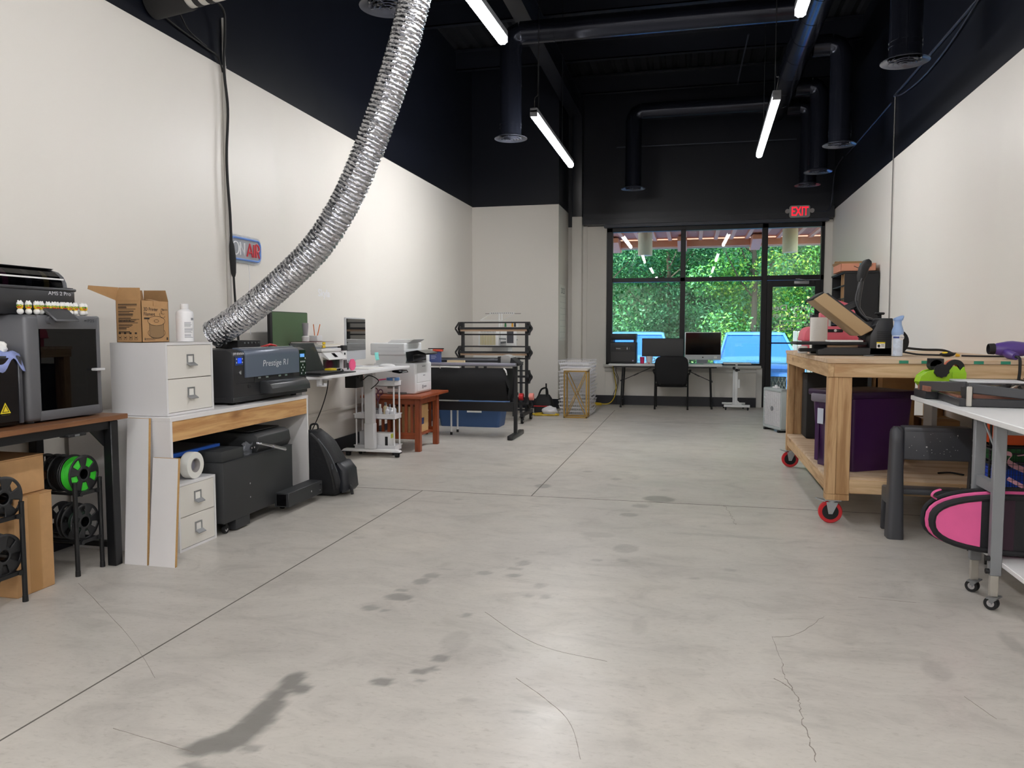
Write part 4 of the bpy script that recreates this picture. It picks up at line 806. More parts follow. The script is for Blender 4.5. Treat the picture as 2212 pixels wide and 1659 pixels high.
# ------------------------------------------------------------------ standing desk and what is on it
dw_ = mat('desk white', (236, 236, 238), .35); dgr = mat('desk frame white', (214, 214, 216), .4)
t = thing('standing_desk', 'white height-adjustable desk with a single column foot on casters', 'desk', (-3.2, 6.5, 0))
b = B(); b.prism([(-3.55, 5.45), (-2.98, 5.45), (-2.83, 5.62), (-2.83, 7.45), (-3.55, 7.45)], 'Z', .897, .922, .004, 2); b.obj('desktop', dw_, t)
for y in (5.8, 7.25):
    b = B(); b.box(-3.235, -3.14, y-.035, y+.035, .3, .85, .004, 1); b.m = 0; b.box(-3.23, -3.145, y-.03, y+.03, .6, .897, .003, 1); b.box(-3.24, -3.135, y-.04, y+.04, .08, .34, .004, 1); b.obj('leg', dgr, t)
    b = B(); b.prism([(-3.5, .05), (-3.47, .075), (-2.9, .075), (-2.865, .065), (-2.86, .05)], 'Y', y-.035, y+.035, .004, 2); b.obj('foot', mat('foot white', (240, 240, 240), .3), t)
    for x in (-3.43, -2.895): caster(t, x, y-.015, .024, .05, (MBLACK, MBLACK), MBLACK, w=.04)
b = B(); b.box(-3.22, -3.15, 5.85, 7.2, .86, .895); b.box(-3.5, -2.9, 5.77, 5.83, .875, .897); b.box(-3.5, -2.9, 7.22, 7.28, .875, .897); b.obj('crossbar', dgr, t)
b = B(); b.box(-3.32, -3.2, 6.95, 7.12, .72, .86, .006); b.obj('control_box', MBLACK, t)
b = B(); b.prism([(-2.9, .896), (-2.825, .885), (-2.81, .86), (-2.825, .858), (-2.9, .87)], 'Y', 7.14, 7.36, .002, 1); b.m = 1; b.box(-2.8165, -2.8115, 7.2, 7.32, .866, .874); b.obj('keypad', [GBLACK, mat('keypad print', (150, 152, 156), .5)], t)
b = B(); b.box(-2.93, -2.9, 5.62, 5.66, .84, .897); b.box(-2.93, -2.86, 5.62, 5.66, .835, .845); b.box(-2.87, -2.86, 5.62, 5.66, .845, .862); b.obj('hook', dw_, t)
b = B(); b.tube(spline([(-3.0, 6.6, .88), (-3.1, 6.8, .83), (-3.2, 6.98, .84), (-3.15, 7.1, .89), (-2.95, 7.3, .87)], 6), .004, 6); b.tube(spline([(-3.25, 7.0, .73), (-3.18, 7.08, .8), (-3.1, 7.05, .84), (-3.05, 7.15, .78), (-3.12, 7.12, .7)], 6), .005, 6); b.obj('cable', MBLACK, t)
o = B().tube(spline([(-3.57, 7.07, .9), (-3.56, 7.07, .78), (-3.555, 7.02, .66), (-3.55, 6.88, .49), (-3.56, 6.7, .3), (-3.56, 6.6, .17), (-3.55, 6.5, .01)], 8), .005, 6).obj('power_cable', MBLACK); tag(o, 'thin black cord hanging down the wall behind the standing desk', 'cord')
t = thing('monitor', 'big flat monitor with a painted dull green reflection, partly behind the silver duct', 'monitor', (-3.42, 6.05, .922))
gs = mat('screen with green reflection', (88, 108, 80), .3, emit=.0, spec=.4)  # green base colour includes the blurred reflection of the window foliage
b = B(); b.box(-3.43, -3.4, 5.735, 6.37, 1.06, 1.445, .006); b.obj('casing', MBLACK, t); b = B(); b.box(-3.4, -3.398, 5.765, 6.364, 1.075, 1.44); b.obj('screen', gs, t)
b = B(); b.box(-3.46, -3.43, 6.0, 6.1, .93, 1.2); b.box(-3.54, -3.39, 5.95, 6.15, .923, .935, .003, 1); b.obj('stand', MBLACK, t)
t = thing('laptop', 'open black laptop on the standing desk beside the small white printer', 'laptop', (-3.0, 5.8, .932))
b = B(); b.box(-3.03, -2.86, 5.56, 5.96, .933, .948, .003, 1); b.obj('keyboard_deck', MBLACK, t)
b = B(); b.prism([(-3.035, .945), (-3.03, .945), (-3.13, 1.18), (-3.137, 1.178)], 'Y', 5.56, 5.965); l_ = b.obj('lid', MBLACK, t); b = B(); b.add([(-3.0312, 5.58, .955), (-3.0312, 5.945, .955), (-3.1255, 5.945, 1.172), (-3.1255, 5.58, 1.172)], [(0, 1, 2, 3)]); b.obj('screen', mat('laptop screen', (40, 46, 42), .25), l_, smooth=0)
b = B(); b.box(-3.2, -2.845, 5.5, 6.18, .923, .931, .002, 1); o = b.obj('desk_mat', mat('dark mat', (46, 47, 51), .8)); tag(o, 'dark grey desk mat under the open black laptop', 'desk mat')
t = thing('inkjet_printer', 'small white ink tank printer with a black cap, holding a pile of books', 'printer', (-3.2, 6.2, .923))
b = B(); b.box(-3.385, -3.09, 6.0, 6.46, .923, 1.095, .008); b.box(-3.385, -3.07, 5.99, 6.37, 1.1, 1.13, .01); b.box(-3.385, -3.06, 6.375, 6.46, .923, 1.105, .005); b.obj('body', WHITE, t)
b = B(); b.box(-3.092, -3.086, 6.05, 6.36, .95, 1.03); b.obj('paper_slot', GBLACK, t)
b = B(); b.prism([(-3.09, 1.1), (-3.02, 1.035), (-3.024, 1.03), (-3.09, 1.06)], 'Y', 6.03, 6.365); pnl = b.obj('control_panel', WHITE, t)
M_ = Matrix.Translation((-3.0545, 6.2, 1.0695)) @ Matrix.Rotation(math.radians(42.9), 4, 'Y'); b = B(M_); b.box(-.025, .025, -.03, .03, 0, .001); b.obj('display', GBLACK, pnl)
b = B(); b.box(-3.13, -3.055, 6.37, 6.465, 1.103, 1.15, .006); b.obj('tank_cap', MBLACK, t)
for i in range(4): b = B(); b.box(-3.06, -3.058, 6.385+i*.018, 6.395+i*.018, .945, 1.02); b.obj('ink_window', GBLACK, t)
b = B(); b.box(-3.06, -3.058, 6.4, 6.425, 1.065, 1.085); b.obj('power_button', GBLACK, t)
for i, (c, y0, y1, z, h, x1) in enumerate((((60, 90, 150), 6.0, 6.34, 1.131, .012, -3.09), ((226, 214, 190), 6.01, 6.4, 1.1435, .018, -3.08), ((232, 232, 230), 6.02, 6.36, 1.162, .01, -3.12), ((96, 26, 40), 6.02, 6.34, 1.1725, .014, -3.13))):
    bk_ = thing('book', ['blue covered book at the bottom of the pile on the ink tank printer', 'cream paperback second from the bottom on the ink tank printer', 'thin white book third up on the ink tank printer', 'maroon notebook on top of the pile on the ink tank printer'][i], 'book', (-3.25, 6.2, z))
    b = B(); b.box(-3.376, x1-.003, y0+.003, y1-.003, z+.002, z+h-.002); b.obj('pages', PAPER, bk_); b = B(); b.box(-3.376, x1, y0, y1, z, z+.002); b.box(-3.376, x1, y0, y1, z+h-.002, z+h); b.box(-3.378, -3.376, y0, y1, z, z+h); b.obj('cover', mat('book %d' % i, c, .5), bk_)
for i, z in enumerate((1.145, 1.173)):
    b = B(); b.box(-3.075, -3.068, 6.01, 6.06, z-.01, z+.012, .003, 1); o = b.obj('binder_clip', YELLOW); tag(o, ['yellow clip on the lower books of the pile', 'yellow clip on the upper books of the pile'][i], 'clip')
t = thing('pen_cup', 'white pen cup holding pencils on top of the pile of books', 'pen cup', (-3.28, 6.29, 1.187))
b = B(); b.box(-3.32, -3.24, 6.24, 6.34, 1.188, 1.24, .004, 1); b.obj('cup', WHITE, t)
for i, (dx, dy) in enumerate(((.0, -.04), (.02, .045))):
    b = B(); b.cyl((-3.28, 6.29+dy*.3, 1.2), (-3.28+dx, 6.29+dy, 1.34), .004, n=6); o = b.obj('pencil', mat('pencil orange', (226, 120, 50), .5)); tag(o, ['orange pencil leaning toward the camera in the white pen cup', 'orange pencil leaning toward the window in the white pen cup'][i], 'pencil')
t = thing('handheld_vacuum', 'grey cylindrical gadget standing in a white base on the books', 'gadget', (-3.3, 6.14, 1.187)); b = B(); b.lathe([(.018, .05), (.026, .12), (.027, .16), (.022, .162)], (-3.3, 6.14, 1.188), n=18); b.obj('body', mat('gadget grey', (150, 148, 152), .5), t); b = B(); b.lathe([(.03, 0), (.034, .04), (.02, .05)], (-3.3, 6.14, 1.188), n=18); b.obj('base', WHITE, t)
t = thing('desktop_computer', 'silver all-in-one computer with a white rim beside the big white office printer', 'computer', (-3.3, 7.14, .922))
M_ = Matrix.Translation((-3.28, 7.14, .922)) @ Matrix.Rotation(math.radians(5), 4, 'Z')
sil = mat('computer silver', (206, 208, 212), .35, .3); mir = mat('mirror black screen', (8, 9, 10), .015, spec=1., coat=1.)
b = B(M_); b.box(-.02, 0, -.285, .285, .07, .49, .006); b.obj('casing', sil, t)
b = B(M_); b.box(.0, .003, -.272, .272, .165, .478); b.obj('screen', mir, t)
b = B(M_); b.prism([(-.02, .1), (-.11, .01), (-.1, .0), (-.02, .08)], 'Y', -.09, .09); b.box(-.15, .03, -.1, .1, .001, .008, .002, 1); b.obj('stand', sil, t)
def note(name, x, y, z, c, lab, s=.03, rot=0, cat='sticky note'):
    b = B(Matrix.Translation((x, y, z)) @ Matrix.Rotation(rot, 4, 'Z')); b.grid(lambda u, v: (.002+.02*v*v*.6, (u-.5)*s*1.6, -v*s*1.3), 3, 6); o = b.obj(name, c, smooth=60, solid=.001); return tag(o, lab, cat)
note('sticky_note', -3.16, 7.36, 1.06, mat('aqua note', (130, 214, 206), .7), 'aqua sticky note on the chin of the silver computer', .06)
t = thing('pink_pad', 'bright pink octagonal pad propped up on the standing desk', 'pad', (-2.97, 6.38, .923)); b = B(); b.prism([(6.38+.062*math.cos(PI/8+k*PI/4), .978+.055*math.sin(PI/8+k*PI/4)) for k in range(8)], 'X', -2.98, -2.965, .003, 1); b.obj('pad', mat('hot pink', (240, 92, 140), .5), t)
b = B(); b.box(-3.02, -2.95, 5.93, 6.03, .932, .965, .008); o = b.obj('tape_measure', mat('tape yellow', (228, 200, 40), .45)); tag(o, 'yellow tape measure beside the black mouse', 'tape measure')
b = B(); b.ball((-2.96, 6.1, .933), (.032, .055, .026)); o = b.obj('mouse', GBLACK); tag(o, 'black computer mouse on the dark desk mat', 'mouse')
b = B(); b.prism([(-3.14, 6.62), (-2.92, 6.62), (-2.92, 6.98), (-3.14, 6.98)], 'Z', .923, .931); o = b.obj('paper_pad', PAPER); tag(o, 'white pad of paper in the middle of the standing desk', 'paper')
b = B(); b.box(-3.3, -3.2, 6.72, 6.95, .923, .95, .004, 1); o = b.obj('small_box', mat('grey blue box', (126, 140, 164), .5)); tag(o, 'small grey blue packet behind the paper pad', 'packet')
b = B(); b.box(-3.2, -3.1, 6.5, 6.58, .923, .985, .003, 1); o = b.obj('card_holder', MBLACK); tag(o, 'small dark card holder behind the pink pad', 'holder')
b = B(); b.lathe([(.0, .0), (.085, 0), (.08, .01), (.05, .022), (0, .026)], (-3.02, 7.3, .923), n=28); o = b.obj('wireless_charger', WHITE); tag(o, 'white domed disc at the far end of the standing desk', 'charger')
# ------------------------------------------------------------------ slim three-tier cart
t = thing('utility_cart', 'slim white three-tier cart behind the standing desk leg', 'cart', (-3.17, 7.42, 0)); cw = mat('cart white', (226, 226, 228), .4)
for z in (.05, .375, .715):
    b = B(); x0, x1, y0, y1 = -3.39, -2.945, 7.31, 7.49; b.box(x0, x1, y0, y1, z, z+.005); [b.box(*q, z, z+.055) for q in ((x0, x1, y0, y0+.006), (x0, x1, y1-.006, y1), (x0, x0+.006, y0+.006, y1-.006), (x1-.006, x1, y0+.006, y1-.006))]; b.box(x0-.008, x1+.008, y0-.008, y0, z+.045, z+.055); b.box(x0-.008, x1+.008, y1, y1+.008, z+.045, z+.055); b.obj('tray', cw, t)
for x in (-3.375, -2.96):
    for y in (7.325, 7.475): b = B(); b.cyl((x, y, .03), (x, y, .8), .009, n=10); b.obj('post', cw, t)
for x in (-3.35, -2.98):
    for y in (7.36, 7.47): b = B(); b.cyl((x-.01, y, .024), (x+.01, y, .024), .023, n=16); b.obj('wheel', MBLACK, t)
rnd = random.Random(3)
bt = [(-3.18, 7.4, .024, .1, (232, 232, 232)), (-3.13, 7.37, .022, .14, (206, 210, 216)), (-3.09, 7.42, .025, .16, (216, 204, 164)), (-3.05, 7.37, .022, .12, (226, 226, 230)), (-3.05, 7.44, .022, .14, (196, 200, 208)), (-3.0, 7.37, .022, .11, (226, 228, 232)), (-3.0, 7.44, .02, .13, (210, 214, 220)), (-3.24, 7.42, .024, .12, (170, 176, 184))]
bl_ = ['short white bottle nearest the desk leg on the middle cart tier', 'grey bottle beside the cream bottle on the middle cart tier', 'cream coloured bottle, the tallest on the middle cart tier', 'white bottle with black print in the front row of the middle tier', 'grey capped bottle behind the printed white bottle', 'white bottle at the front corner of the middle cart tier', 'pale grey bottle at the back corner of the middle tier', 'grey bottle half hidden by the desk leg']
for i, (x, y, r, h, c) in enumerate(bt):
    t = thing('craft_bottle', bl_[i], 'bottle', (x, y, .381)); b = B(); b.lathe([(r*.9, 0), (r, .004), (r, h*.68), (r*.45, h*.8)], (x, y, .381), n=16); b.obj('body', mat('bottle %d' % i, c, .4), t); b = B(); b.lathe([(r*.5, h*.78), (r*.5, h), (r*.3, h+.001)], (x, y, .381), n=12); b.obj('cap', WHITE if i % 2 else GREY, t)
    b = B(); b.lathe([(r+.0006, h*.2), (r+.0006, h*.5)], (x, y, .381), n=16, closed=False); 
t = thing('supply_box', 'white printed carton on the bottom tier of the cart', 'box', (-3.1, 7.4, .056)); b = B(); b.box(-3.2, -3.02, 7.36, 7.47, .056, .225, .002, 1); b.obj('body', WHITE, t); b = B(); b.box(-3.075, -3.045, 7.3585, 7.36, .07, .19); b.obj('print', MBLACK, t); b = B(); b.box(-3.0205, -3.0195, 7.38, 7.45, .17, .215); b.obj('label', mat('lime label', (190, 200, 80), .5), t)
b = B(); b.box(-3.36, -3.25, 7.36, 7.46, .056, .24, .003, 1); o = b.obj('paper_carton', mat('pale grey carton', (190, 192, 196), .6)); tag(o, 'pale grey carton behind the desk leg on the bottom cart tier', 'box')
t = thing('masking_tape_roll', 'blue roll of masking tape lying on the top cart tier', 'tape roll', (-3.0, 7.41, .772)); b = B(); b.lathe([(.038, 0), (.066, 0), (.066, .026), (.038, .026)], (-3.0, 7.41, .773), n=32, closed=True); b.obj('roll', mat('tape blue', (100, 146, 206), .5), t); b = B(); b.lathe([(.035, .001), (.038, .001), (.038, .0265), (.035, .0265)], (-3.0, 7.41, .773), n=32, closed=True); b.obj('core', MBLACK, t)
b = B(); b.bar((-3.15, 7.37, .775), (-3.07, 7.4, .785), .03, .012, bev=.004); o = b.obj('cutter_knife', PINK); tag(o, 'pink handled cutter beside the blue tape roll', 'cutter')
t = thing('wire_basket', 'small red and grey wire basket at the wall end of the top cart tier', 'basket', (-3.32, 7.42, .77)); b = B()
for z in (.775, .8, .83): b.tube([(-3.37, 7.35, z), (-3.27, 7.35, z), (-3.27, 7.48, z), (-3.37, 7.48, z)], .003, 5, closed=True)
for k in range(6): b.tube([(-3.37+k*.02, 7.35, .775), (-3.37+k*.02, 7.35, .83)], .002, 4)
b.obj('wires', mat('red wire', (170, 60, 66), .5), t); b = B(); b.box(-3.368, -3.272, 7.352, 7.478, .772, .776); b.obj('bottom', GREY, t)
t = thing('scissors', 'purple handled scissors standing in the middle cart tier', 'scissors', (-3.16, 7.36, .5)); pur = mat('dark plum', (92, 42, 74), .5)
b = B(); b.tube([(-3.17+.022*math.cos(a), 7.36, .66+.03*math.sin(a)) for a in np.linspace(0, 2*PI, 14)[:-1]], .006, 6, closed=True); b.tube([(-3.12+.024*math.cos(a), 7.365, .65+.028*math.sin(a)) for a in np.linspace(0, 2*PI, 14)[:-1]], .006, 6, closed=True); b.tube([(-3.165, 7.36, .63), (-3.15, 7.36, .55)], .007, 6); b.tube([(-3.125, 7.365, .625), (-3.15, 7.365, .55)], .007, 6); b.obj('handle', pur, t)
b = B(); b.bar((-3.15, 7.36, .56), (-3.175, 7.36, .385), .014, .003); b.bar((-3.15, 7.366, .56), (-3.13, 7.366, .385), .014, .003); b.obj('blade', STEEL, t)
# ------------------------------------------------------------------ slatted wooden table and office printer
mah = wood('reddish wood', (150, 76, 42), (118, 54, 28), 'Z', 1.2, .4); mahy = wood('reddish wood top', (156, 80, 46), (124, 58, 32), 'X', 1.2, .35)
t = thing('side_table', 'reddish brown mission style table with slatted sides under the office printer', 'table', (-3.1, 7.95, 0))
b = B(); b.box(-3.42, -2.735, 7.52, 8.45, .57, .6, .006); b.obj('tabletop', mahy, t)
for x in (-3.36, -2.815):
    for y in (7.645, 8.22): b = B(); b.box(x-.03, x+.03, y-.03, y+.03, 0, .57, .003, 1); b.obj('leg', mah, t)
b = B()
for y in (7.645, 8.22): b.box(-3.33, -2.845, y-.012, y+.012, .5, .57); b.box(-3.33, -2.845, y-.012, y+.012, .13, .2)
for x in (-3.36, -2.815): b.box(x-.012, x+.012, 7.675, 8.19, .5, .57)
b.obj('apron', mahy, t)
for y in (7.645, 8.22):
    for k in range(7): b = B(); x = -3.28+k*.066; b.box(x-.016, x+.016, y-.008, y+.008, .2, .5); b.obj('slat', mah, t)
b = B(); b.box(-3.33, -2.84, 7.66, 8.2, .15, .168); b.obj('shelf', mahy, t)
t = thing('shipping_carton', 'brown shipping carton with a blue label on the shelf of the slatted table', 'box', (-2.98, 7.93, .17)); b = B(); b.box(-3.14, -2.87, 7.72, 8.12, .17, .47, .004, 1); b.obj('body', mat('kraft', (196, 158, 108), .8, var=.06, vs=20), t); b = B(); b.box(-2.869, -2.868, 7.86, 7.97, .26, .33); b.obj('label', mat('navy label', (40, 56, 110), .6), t)
b = B(); b.add([(-2.87, 7.72, .47), (-2.87, 8.12, .47), (-2.9, 8.1, .49), (-2.9, 7.74, .49)], [(0, 1, 2, 3)]); b.obj('flap', MATS['kraft'], t, solid=.003)
op = mat('printer light grey', (222, 224, 226), .4); opd = mat('printer mid grey', (200, 202, 206), .45)
t = thing('office_printer', 'big white multifunction printer on the slatted wooden table', 'printer', (-3.1, 8.0, .6))
b = B(); b.box(-3.36, -2.88, 7.745, 8.27, .602, .935, .018, 3); b.prism([(-3.34, .93), (-3.0, .93), (-2.985, .98), (-2.995, 1.03), (-3.34, 1.03)], 'Y', 7.765, 8.2); b.box(-3.36, -2.9, 8.16, 8.27, .92, 1.03, .01); b.obj('body', op, t)
b = B(); b.box(-3.395, -3.0, 7.74, 8.28, 1.02, 1.15, .014, 3); b.m = 1; b.box(-3.396, -2.998, 7.738, 8.282, 1.062, 1.066); b.m = 1; b.box(-3.3, -3.06, 7.737, 7.741, 1.102, 1.106); sc2 = b.obj('scanner', [op, opd], t)
b = B(); b.prism([(-3.24, 1.15), (-3.19, 1.185), (-2.93, 1.19), (-2.97, 1.165), (-3.0, 1.15)], 'Y', 7.85, 8.2, .003, 1); b.obj('document_feeder', WHITE, sc2)
b = B(); b.prism([(-2.99, 1.055), (-2.86, 1.075), (-2.76, 1.04), (-2.77, 1.025), (-2.87, 1.03), (-2.9, 1.02), (-2.9, .955), (-2.96, .945), (-2.98, .965)], 'Y', 7.75, 8.15, .003, 1); b.obj('control_panel', GBLACK, t)
b = B(); b.box(-2.882, -2.876, 7.79, 8.24, .625, .715, .002, 1); b.box(-2.882, -2.876, 7.79, 8.24, .72, .92, .002, 1); fr = b.obj('front_cover', op, t)
b = B(); b.box(-2.876, -2.874, 7.98, 8.04, .79, .8); b.box(-2.876, -2.874, 7.95, 8.05, .89, .9); b.box(-2.876, -2.874, 7.95, 7.98, .65, .69); b.box(-2.876, -2.874, 8.0, 8.08, .66, .68); b.obj('marking', mat('grey print'), fr)
b = B(); b.box(-3.2, -3.08, 7.742, 7.746, .66, .69); b.box(-3.2, -2.98, 7.742, 7.746, .602, .622); b.obj('side_grip', mat('grip grey', (112, 114, 112), .5), t)
# ------------------------------------------------------------------ vinyl cutter on its stand
cg = mat('cutter grey', (126, 128, 136), .4, .2); cb = mat('stand black', (26, 27, 30), .4)
t = thing('vinyl_cutter', 'long grey cutter on a black T-foot stand with a black cloth basket', 'vinyl cutter', (-2.6, 8.95, 0))
b = B(); b.box(-3.35, -2.02, 8.8, 9.1, .86, .9, .004, 1); b.m = 1; b.box(-3.35, -2.02, 8.79, 8.8, .875, .9, .002, 1); b.m = 0; b.box(-3.35, -2.15, 9.0, 9.08, .9, .945, .004, 1); b.obj('bed', [cg, mat('edge light', (150, 150, 166), .35)], t)
b = B(); b.box(-3.35, -2.2, 8.96, 8.985, .945, .955); b.m = 1; b.box(-3.1, -2.2, 8.95, 8.97, .9, .922); b.obj('rail', [MBLACK, cb], t)
b = B(); b.box(-2.9, -2.68, 8.9, 8.94, .9, .925); b.obj('cutting_strip', mat('tan strip', (222, 200, 160), .6), t)
b = B(); b.prism([(-2.22, .9), (-2.22, .97), (-2.17, 1.0), (-2.12, .99), (-2.08, .95), (-2.08, .9)], 'Y', 8.86, 9.08, .01); b.m = 1; b.prism([(-2.1, .9), (-2.09, .965), (-2.0, .9), (-1.99, .87), (-2.06, .86)], 'Y', 8.85, 9.1, .005, 1); b.box(-2.26, -2.215, 8.88, 9.0, .9, .975, .006); b.obj('head', [mat('head grey', (150, 150, 148), .4), MBLACK], t)
for x in (-3.3, -2.055):
    b = B(); b.box(x-.02, x+.02, 8.93, 8.98, .05, .86, .003, 1); b.obj('post', cb, t); b = B(); b.box(x-.035, x+.03, 8.66, 9.3, .0, .055, .012); b.obj('foot', cb, t)
b = B(); b.box(-3.28, -2.075, 8.94, 8.97, .31, .42, .003, 1); b.obj('crossbar', cb, t)
b = B()
def basket(u, v):
    a = PI*(v*1.05+.0); y = 8.78+.0-.0; d = .2*math.sin(min(a, PI)*.5)
    yy = 9.12-.36*(1-abs(1-v*1.0)); 
    z = .83-.39*v if v < 1 else .44
    bulge = .05*math.sin(v*PI); sag = .012*math.sin(u*26)*v
    return (-3.3+u*1.17-(.0), 8.8-bulge*1.4-.0+sag+.12*v*v, z)
b.grid(basket, 60, 12)
b.grid(lambda u, v: (-3.3+u*1.17+.04*math.sin(v*PI)*(u > .98), 8.92+v*.28+.012*math.sin(u*26)*(1-v), .44+.38*v*v), 60, 10)
b.add([(-2.13, 8.8, .83), (-2.13, 8.74, .7), (-2.09, 8.75, .6), (-2.12, 8.82, .5), (-2.13, 8.92, .44), (-2.12, 9.05, .53), (-2.13, 9.2, .82)], [tuple(range(7))])
b.obj('media_basket', mat('black cloth', (17, 18, 21), .85, bump=.1, bs=30), t, smooth=60)
b = B(); b.tube(spline([(-2.95, 8.79, .835), (-2.92, 8.77, .85), (-2.7, 8.77, .845)], 5), .008, 8); b.tube(spline([(-2.16, 8.79, .835), (-2.135, 8.78, .81), (-2.13, 8.8, .76)], 5), .01, 8); b.obj('white_tube', WHITE, t)
t = thing('notebook_box', 'blue printed box standing beside the office printer on the cutter', 'box', (-3.03, 8.86, .9)); b = B(); b.box(-3.12, -2.965, 8.835, 8.885, .9015, 1.03); b.obj('body', mat('slate blue', (70, 84, 136), .5), t); b = B(); [b.box(-3.08, -3.08+w, 8.8338, 8.835, z, z+.006) for w, z in ((.07, 1.0), (.06, .975), (.065, .96), (.05, .945))]; b.obj('print', mat('pale print', (170, 178, 206), .5), t)
t = thing('tape_gun', 'orange and black tape gun lying behind the office printer control panel', 'tape gun', (-2.98, 8.86, 1.031)); b = B(); b.box(-3.06, -2.94, 8.83, 8.89, 1.031, 1.06, .006); b.obj('body', mat('orange red', (206, 80, 56), .5), t); b = B(); b.box(-3.12, -2.93, 8.84, 8.88, 1.06, 1.072); b.obj('blade_cover', MBLACK, t)
# blue tote, white stand legs
t = thing('storage_tote', 'blue plastic tote on the floor behind the cutter stand', 'storage tote', (-2.9, 10.0, 0)); b = B(); b.loft([rr for rr in [[(x, y, z) for x, y in rrect(-3.34+o_, -2.43-o_, 9.75+o_, 10.2-o_, .04, 4)] for z, o_ in ((0, .05), (.02, .045), (.3, .01))]]); b.obj('body', mat('tote blue', (52, 84, 130), .5), t); b = B(); b.box(-3.35, -2.42, 9.74, 10.21, .3, .335, .012); b.obj('lid', mat('tote lid', (64, 98, 146), .5), t); b = B(); b.box(-2.9, -2.7, 9.742, 9.747, .2, .235); b.obj('label', PAPER, t)
t = thing('tube_stand', 'white tubular stand with black feet under the black cloth basket', 'stand', (-2.9, 9.4, 0))
for x, y in ((-2.878, 8.99), (-2.878, 9.25), (-3.2, 8.99), (-3.2, 9.25)):
    b = B(); b.cyl((x, y, .03), (x, y, .4), .011, n=10); lg = b.obj('leg', WHITE, t); b = B(); b.cyl((x, y, 0), (x, y, .035), .015, n=10); b.obj('foot_cap', MBLACK, lg)
b = B(); b.box(-3.22, -2.86, 8.975, 9.27, .4, .415); b.obj('top', WHITE, t)
# ------------------------------------------------------------------ vinyl roll rack
t = thing('roll_rack', 'tall black rack with diamond shaped ends and four tiers on wheels', 'rack', (-2.72, 10.56, 0)); rb = mat('rack black', (22, 22, 24), .5)
for x in (-3.2, -2.265): b = B(); b.box(x-.02, x+.02, 10.54, 10.59, .1, 1.41, .002, 1); b.obj('post', rb, t)
for x in (-3.2, -2.265):
    b = B(); b.box(x-.022, x+.022, 10.23, 10.9, .1, .15, .003, 1); ft = b.obj('foot', rb, t)
    for y in (10.27, 10.85): caster(t, x, y, .05, .1, (MBLACK, CHROME), MBLACK, w=.03)
for zc in (1.315, .975, .635, .25):
    for x in (-3.235, -2.23):
        b = B(); P = [(x, 10.46+.0, zc+.085), (x, 10.4, zc), (x, 10.46, zc-.085), (x, 10.54, zc)]; P = [(x, 10.56, zc+.09), (x, 10.47+.0, zc), (x, 10.56, zc-.09), (x, 10.65, zc)]
        x2 = x+(.06 if x > -2.7 else -.06)
        for q in ((x, x), ):
            for i in range(4): b.bar(P[i], P[(i+1) % 4], .014, .03, up=(1, 0, 0))
        V = [(x, 10.5, zc+.09), (x2, 10.5, zc), (x, 10.5, zc-.09)]
        b.bar(V[0], V[1], .022, .014, up=(0, 1, 0)); b.bar(V[1], V[2], .022, .014, up=(0, 1, 0)); b.obj('diamond_end', rb, t)
    for dy, dz, h in ((0, .085, .014), (-.075, .005, .02), (0, -.085, .014), (.075, .0, .02)): b = B(); b.bar((-3.235, 10.56+dy, zc+dz), (-2.23, 10.56+dy, zc+dz), .018, h+.006); b.obj('bar', rb, t)
    if zc > .9:
        b = B(); b.box(-3.25, -2.25, 10.5, 10.535, zc-.04, zc-.012); o_ = b.obj('shelf_plank', mat('tan plank', (198, 168, 140), .6), t)
for (x, y, z, c, lab) in ((-2.34, 10.56, .35, RED, 'red roll of tape on the lower tier of the black rack'), (-2.18, 10.5, .36, mat('salmon', (226, 140, 130), .5), 'salmon pink cap on the end of the black rack')):
    b = B(); b.lathe([(.0, -.03), (.05, -.03), (.05, .03), (.0, .03)], (x, y, z), XP, 20); o = b.obj('tape_roll', c); tag(o, lab, 'tape roll')
# ------------------------------------------------------------------ embroidery machine
ew = mat('machine white', (228, 228, 226), .35)
t = thing('embroidery_machine', 'white multi-needle embroidery machine with a tablet screen behind the black rack', 'embroidery machine', (-2.85, 11.3, 0))
b = B(); b.box(-3.14, -2.82, 11.15, 11.32, 1.03, 1.3, .02); b.box(-3.1, -2.72, 11.3, 11.75, 1.05, 1.34, .02); b.box(-3.2, -2.56, 11.1, 11.75, .87, .96, .02); b.box(-3.0, -2.75, 11.45, 11.75, .9, 1.1); b.obj('body', ew, t)
b = B(); [b.box(-3.1+k*.024, -3.088+k*.024, 11.143, 11.15, 1.07, 1.24) for k in range(10)]; b.m = 1; [b.bar((-3.09+k*.024, 11.14, 1.255), (-3.08+k*.024, 11.14, 1.295), .008, .004) for k in range(10)]; b.obj('needle', [mat('needle brass', (206, 190, 130), .35, .5), MBLACK], t)
b = B(); b.box(-2.69, -2.53, 11.08, 11.105, 1.06, 1.29, .006); tb = b.obj('tablet', ew, t); b = B(); b.box(-2.675, -2.575, 11.077, 11.08, 1.1, 1.285); b.obj('screen', mat('tablet screen', (70, 72, 78), .3), tb)
b = B(); b.bar((-2.85, 11.3, 1.1), (-2.6, 11.15, 1.12), .03, .03); b.bar((-2.9, 11.2, 1.17), (-2.53, 11.12, 1.15), .02, .02); b.obj('arm', STEEL, t)
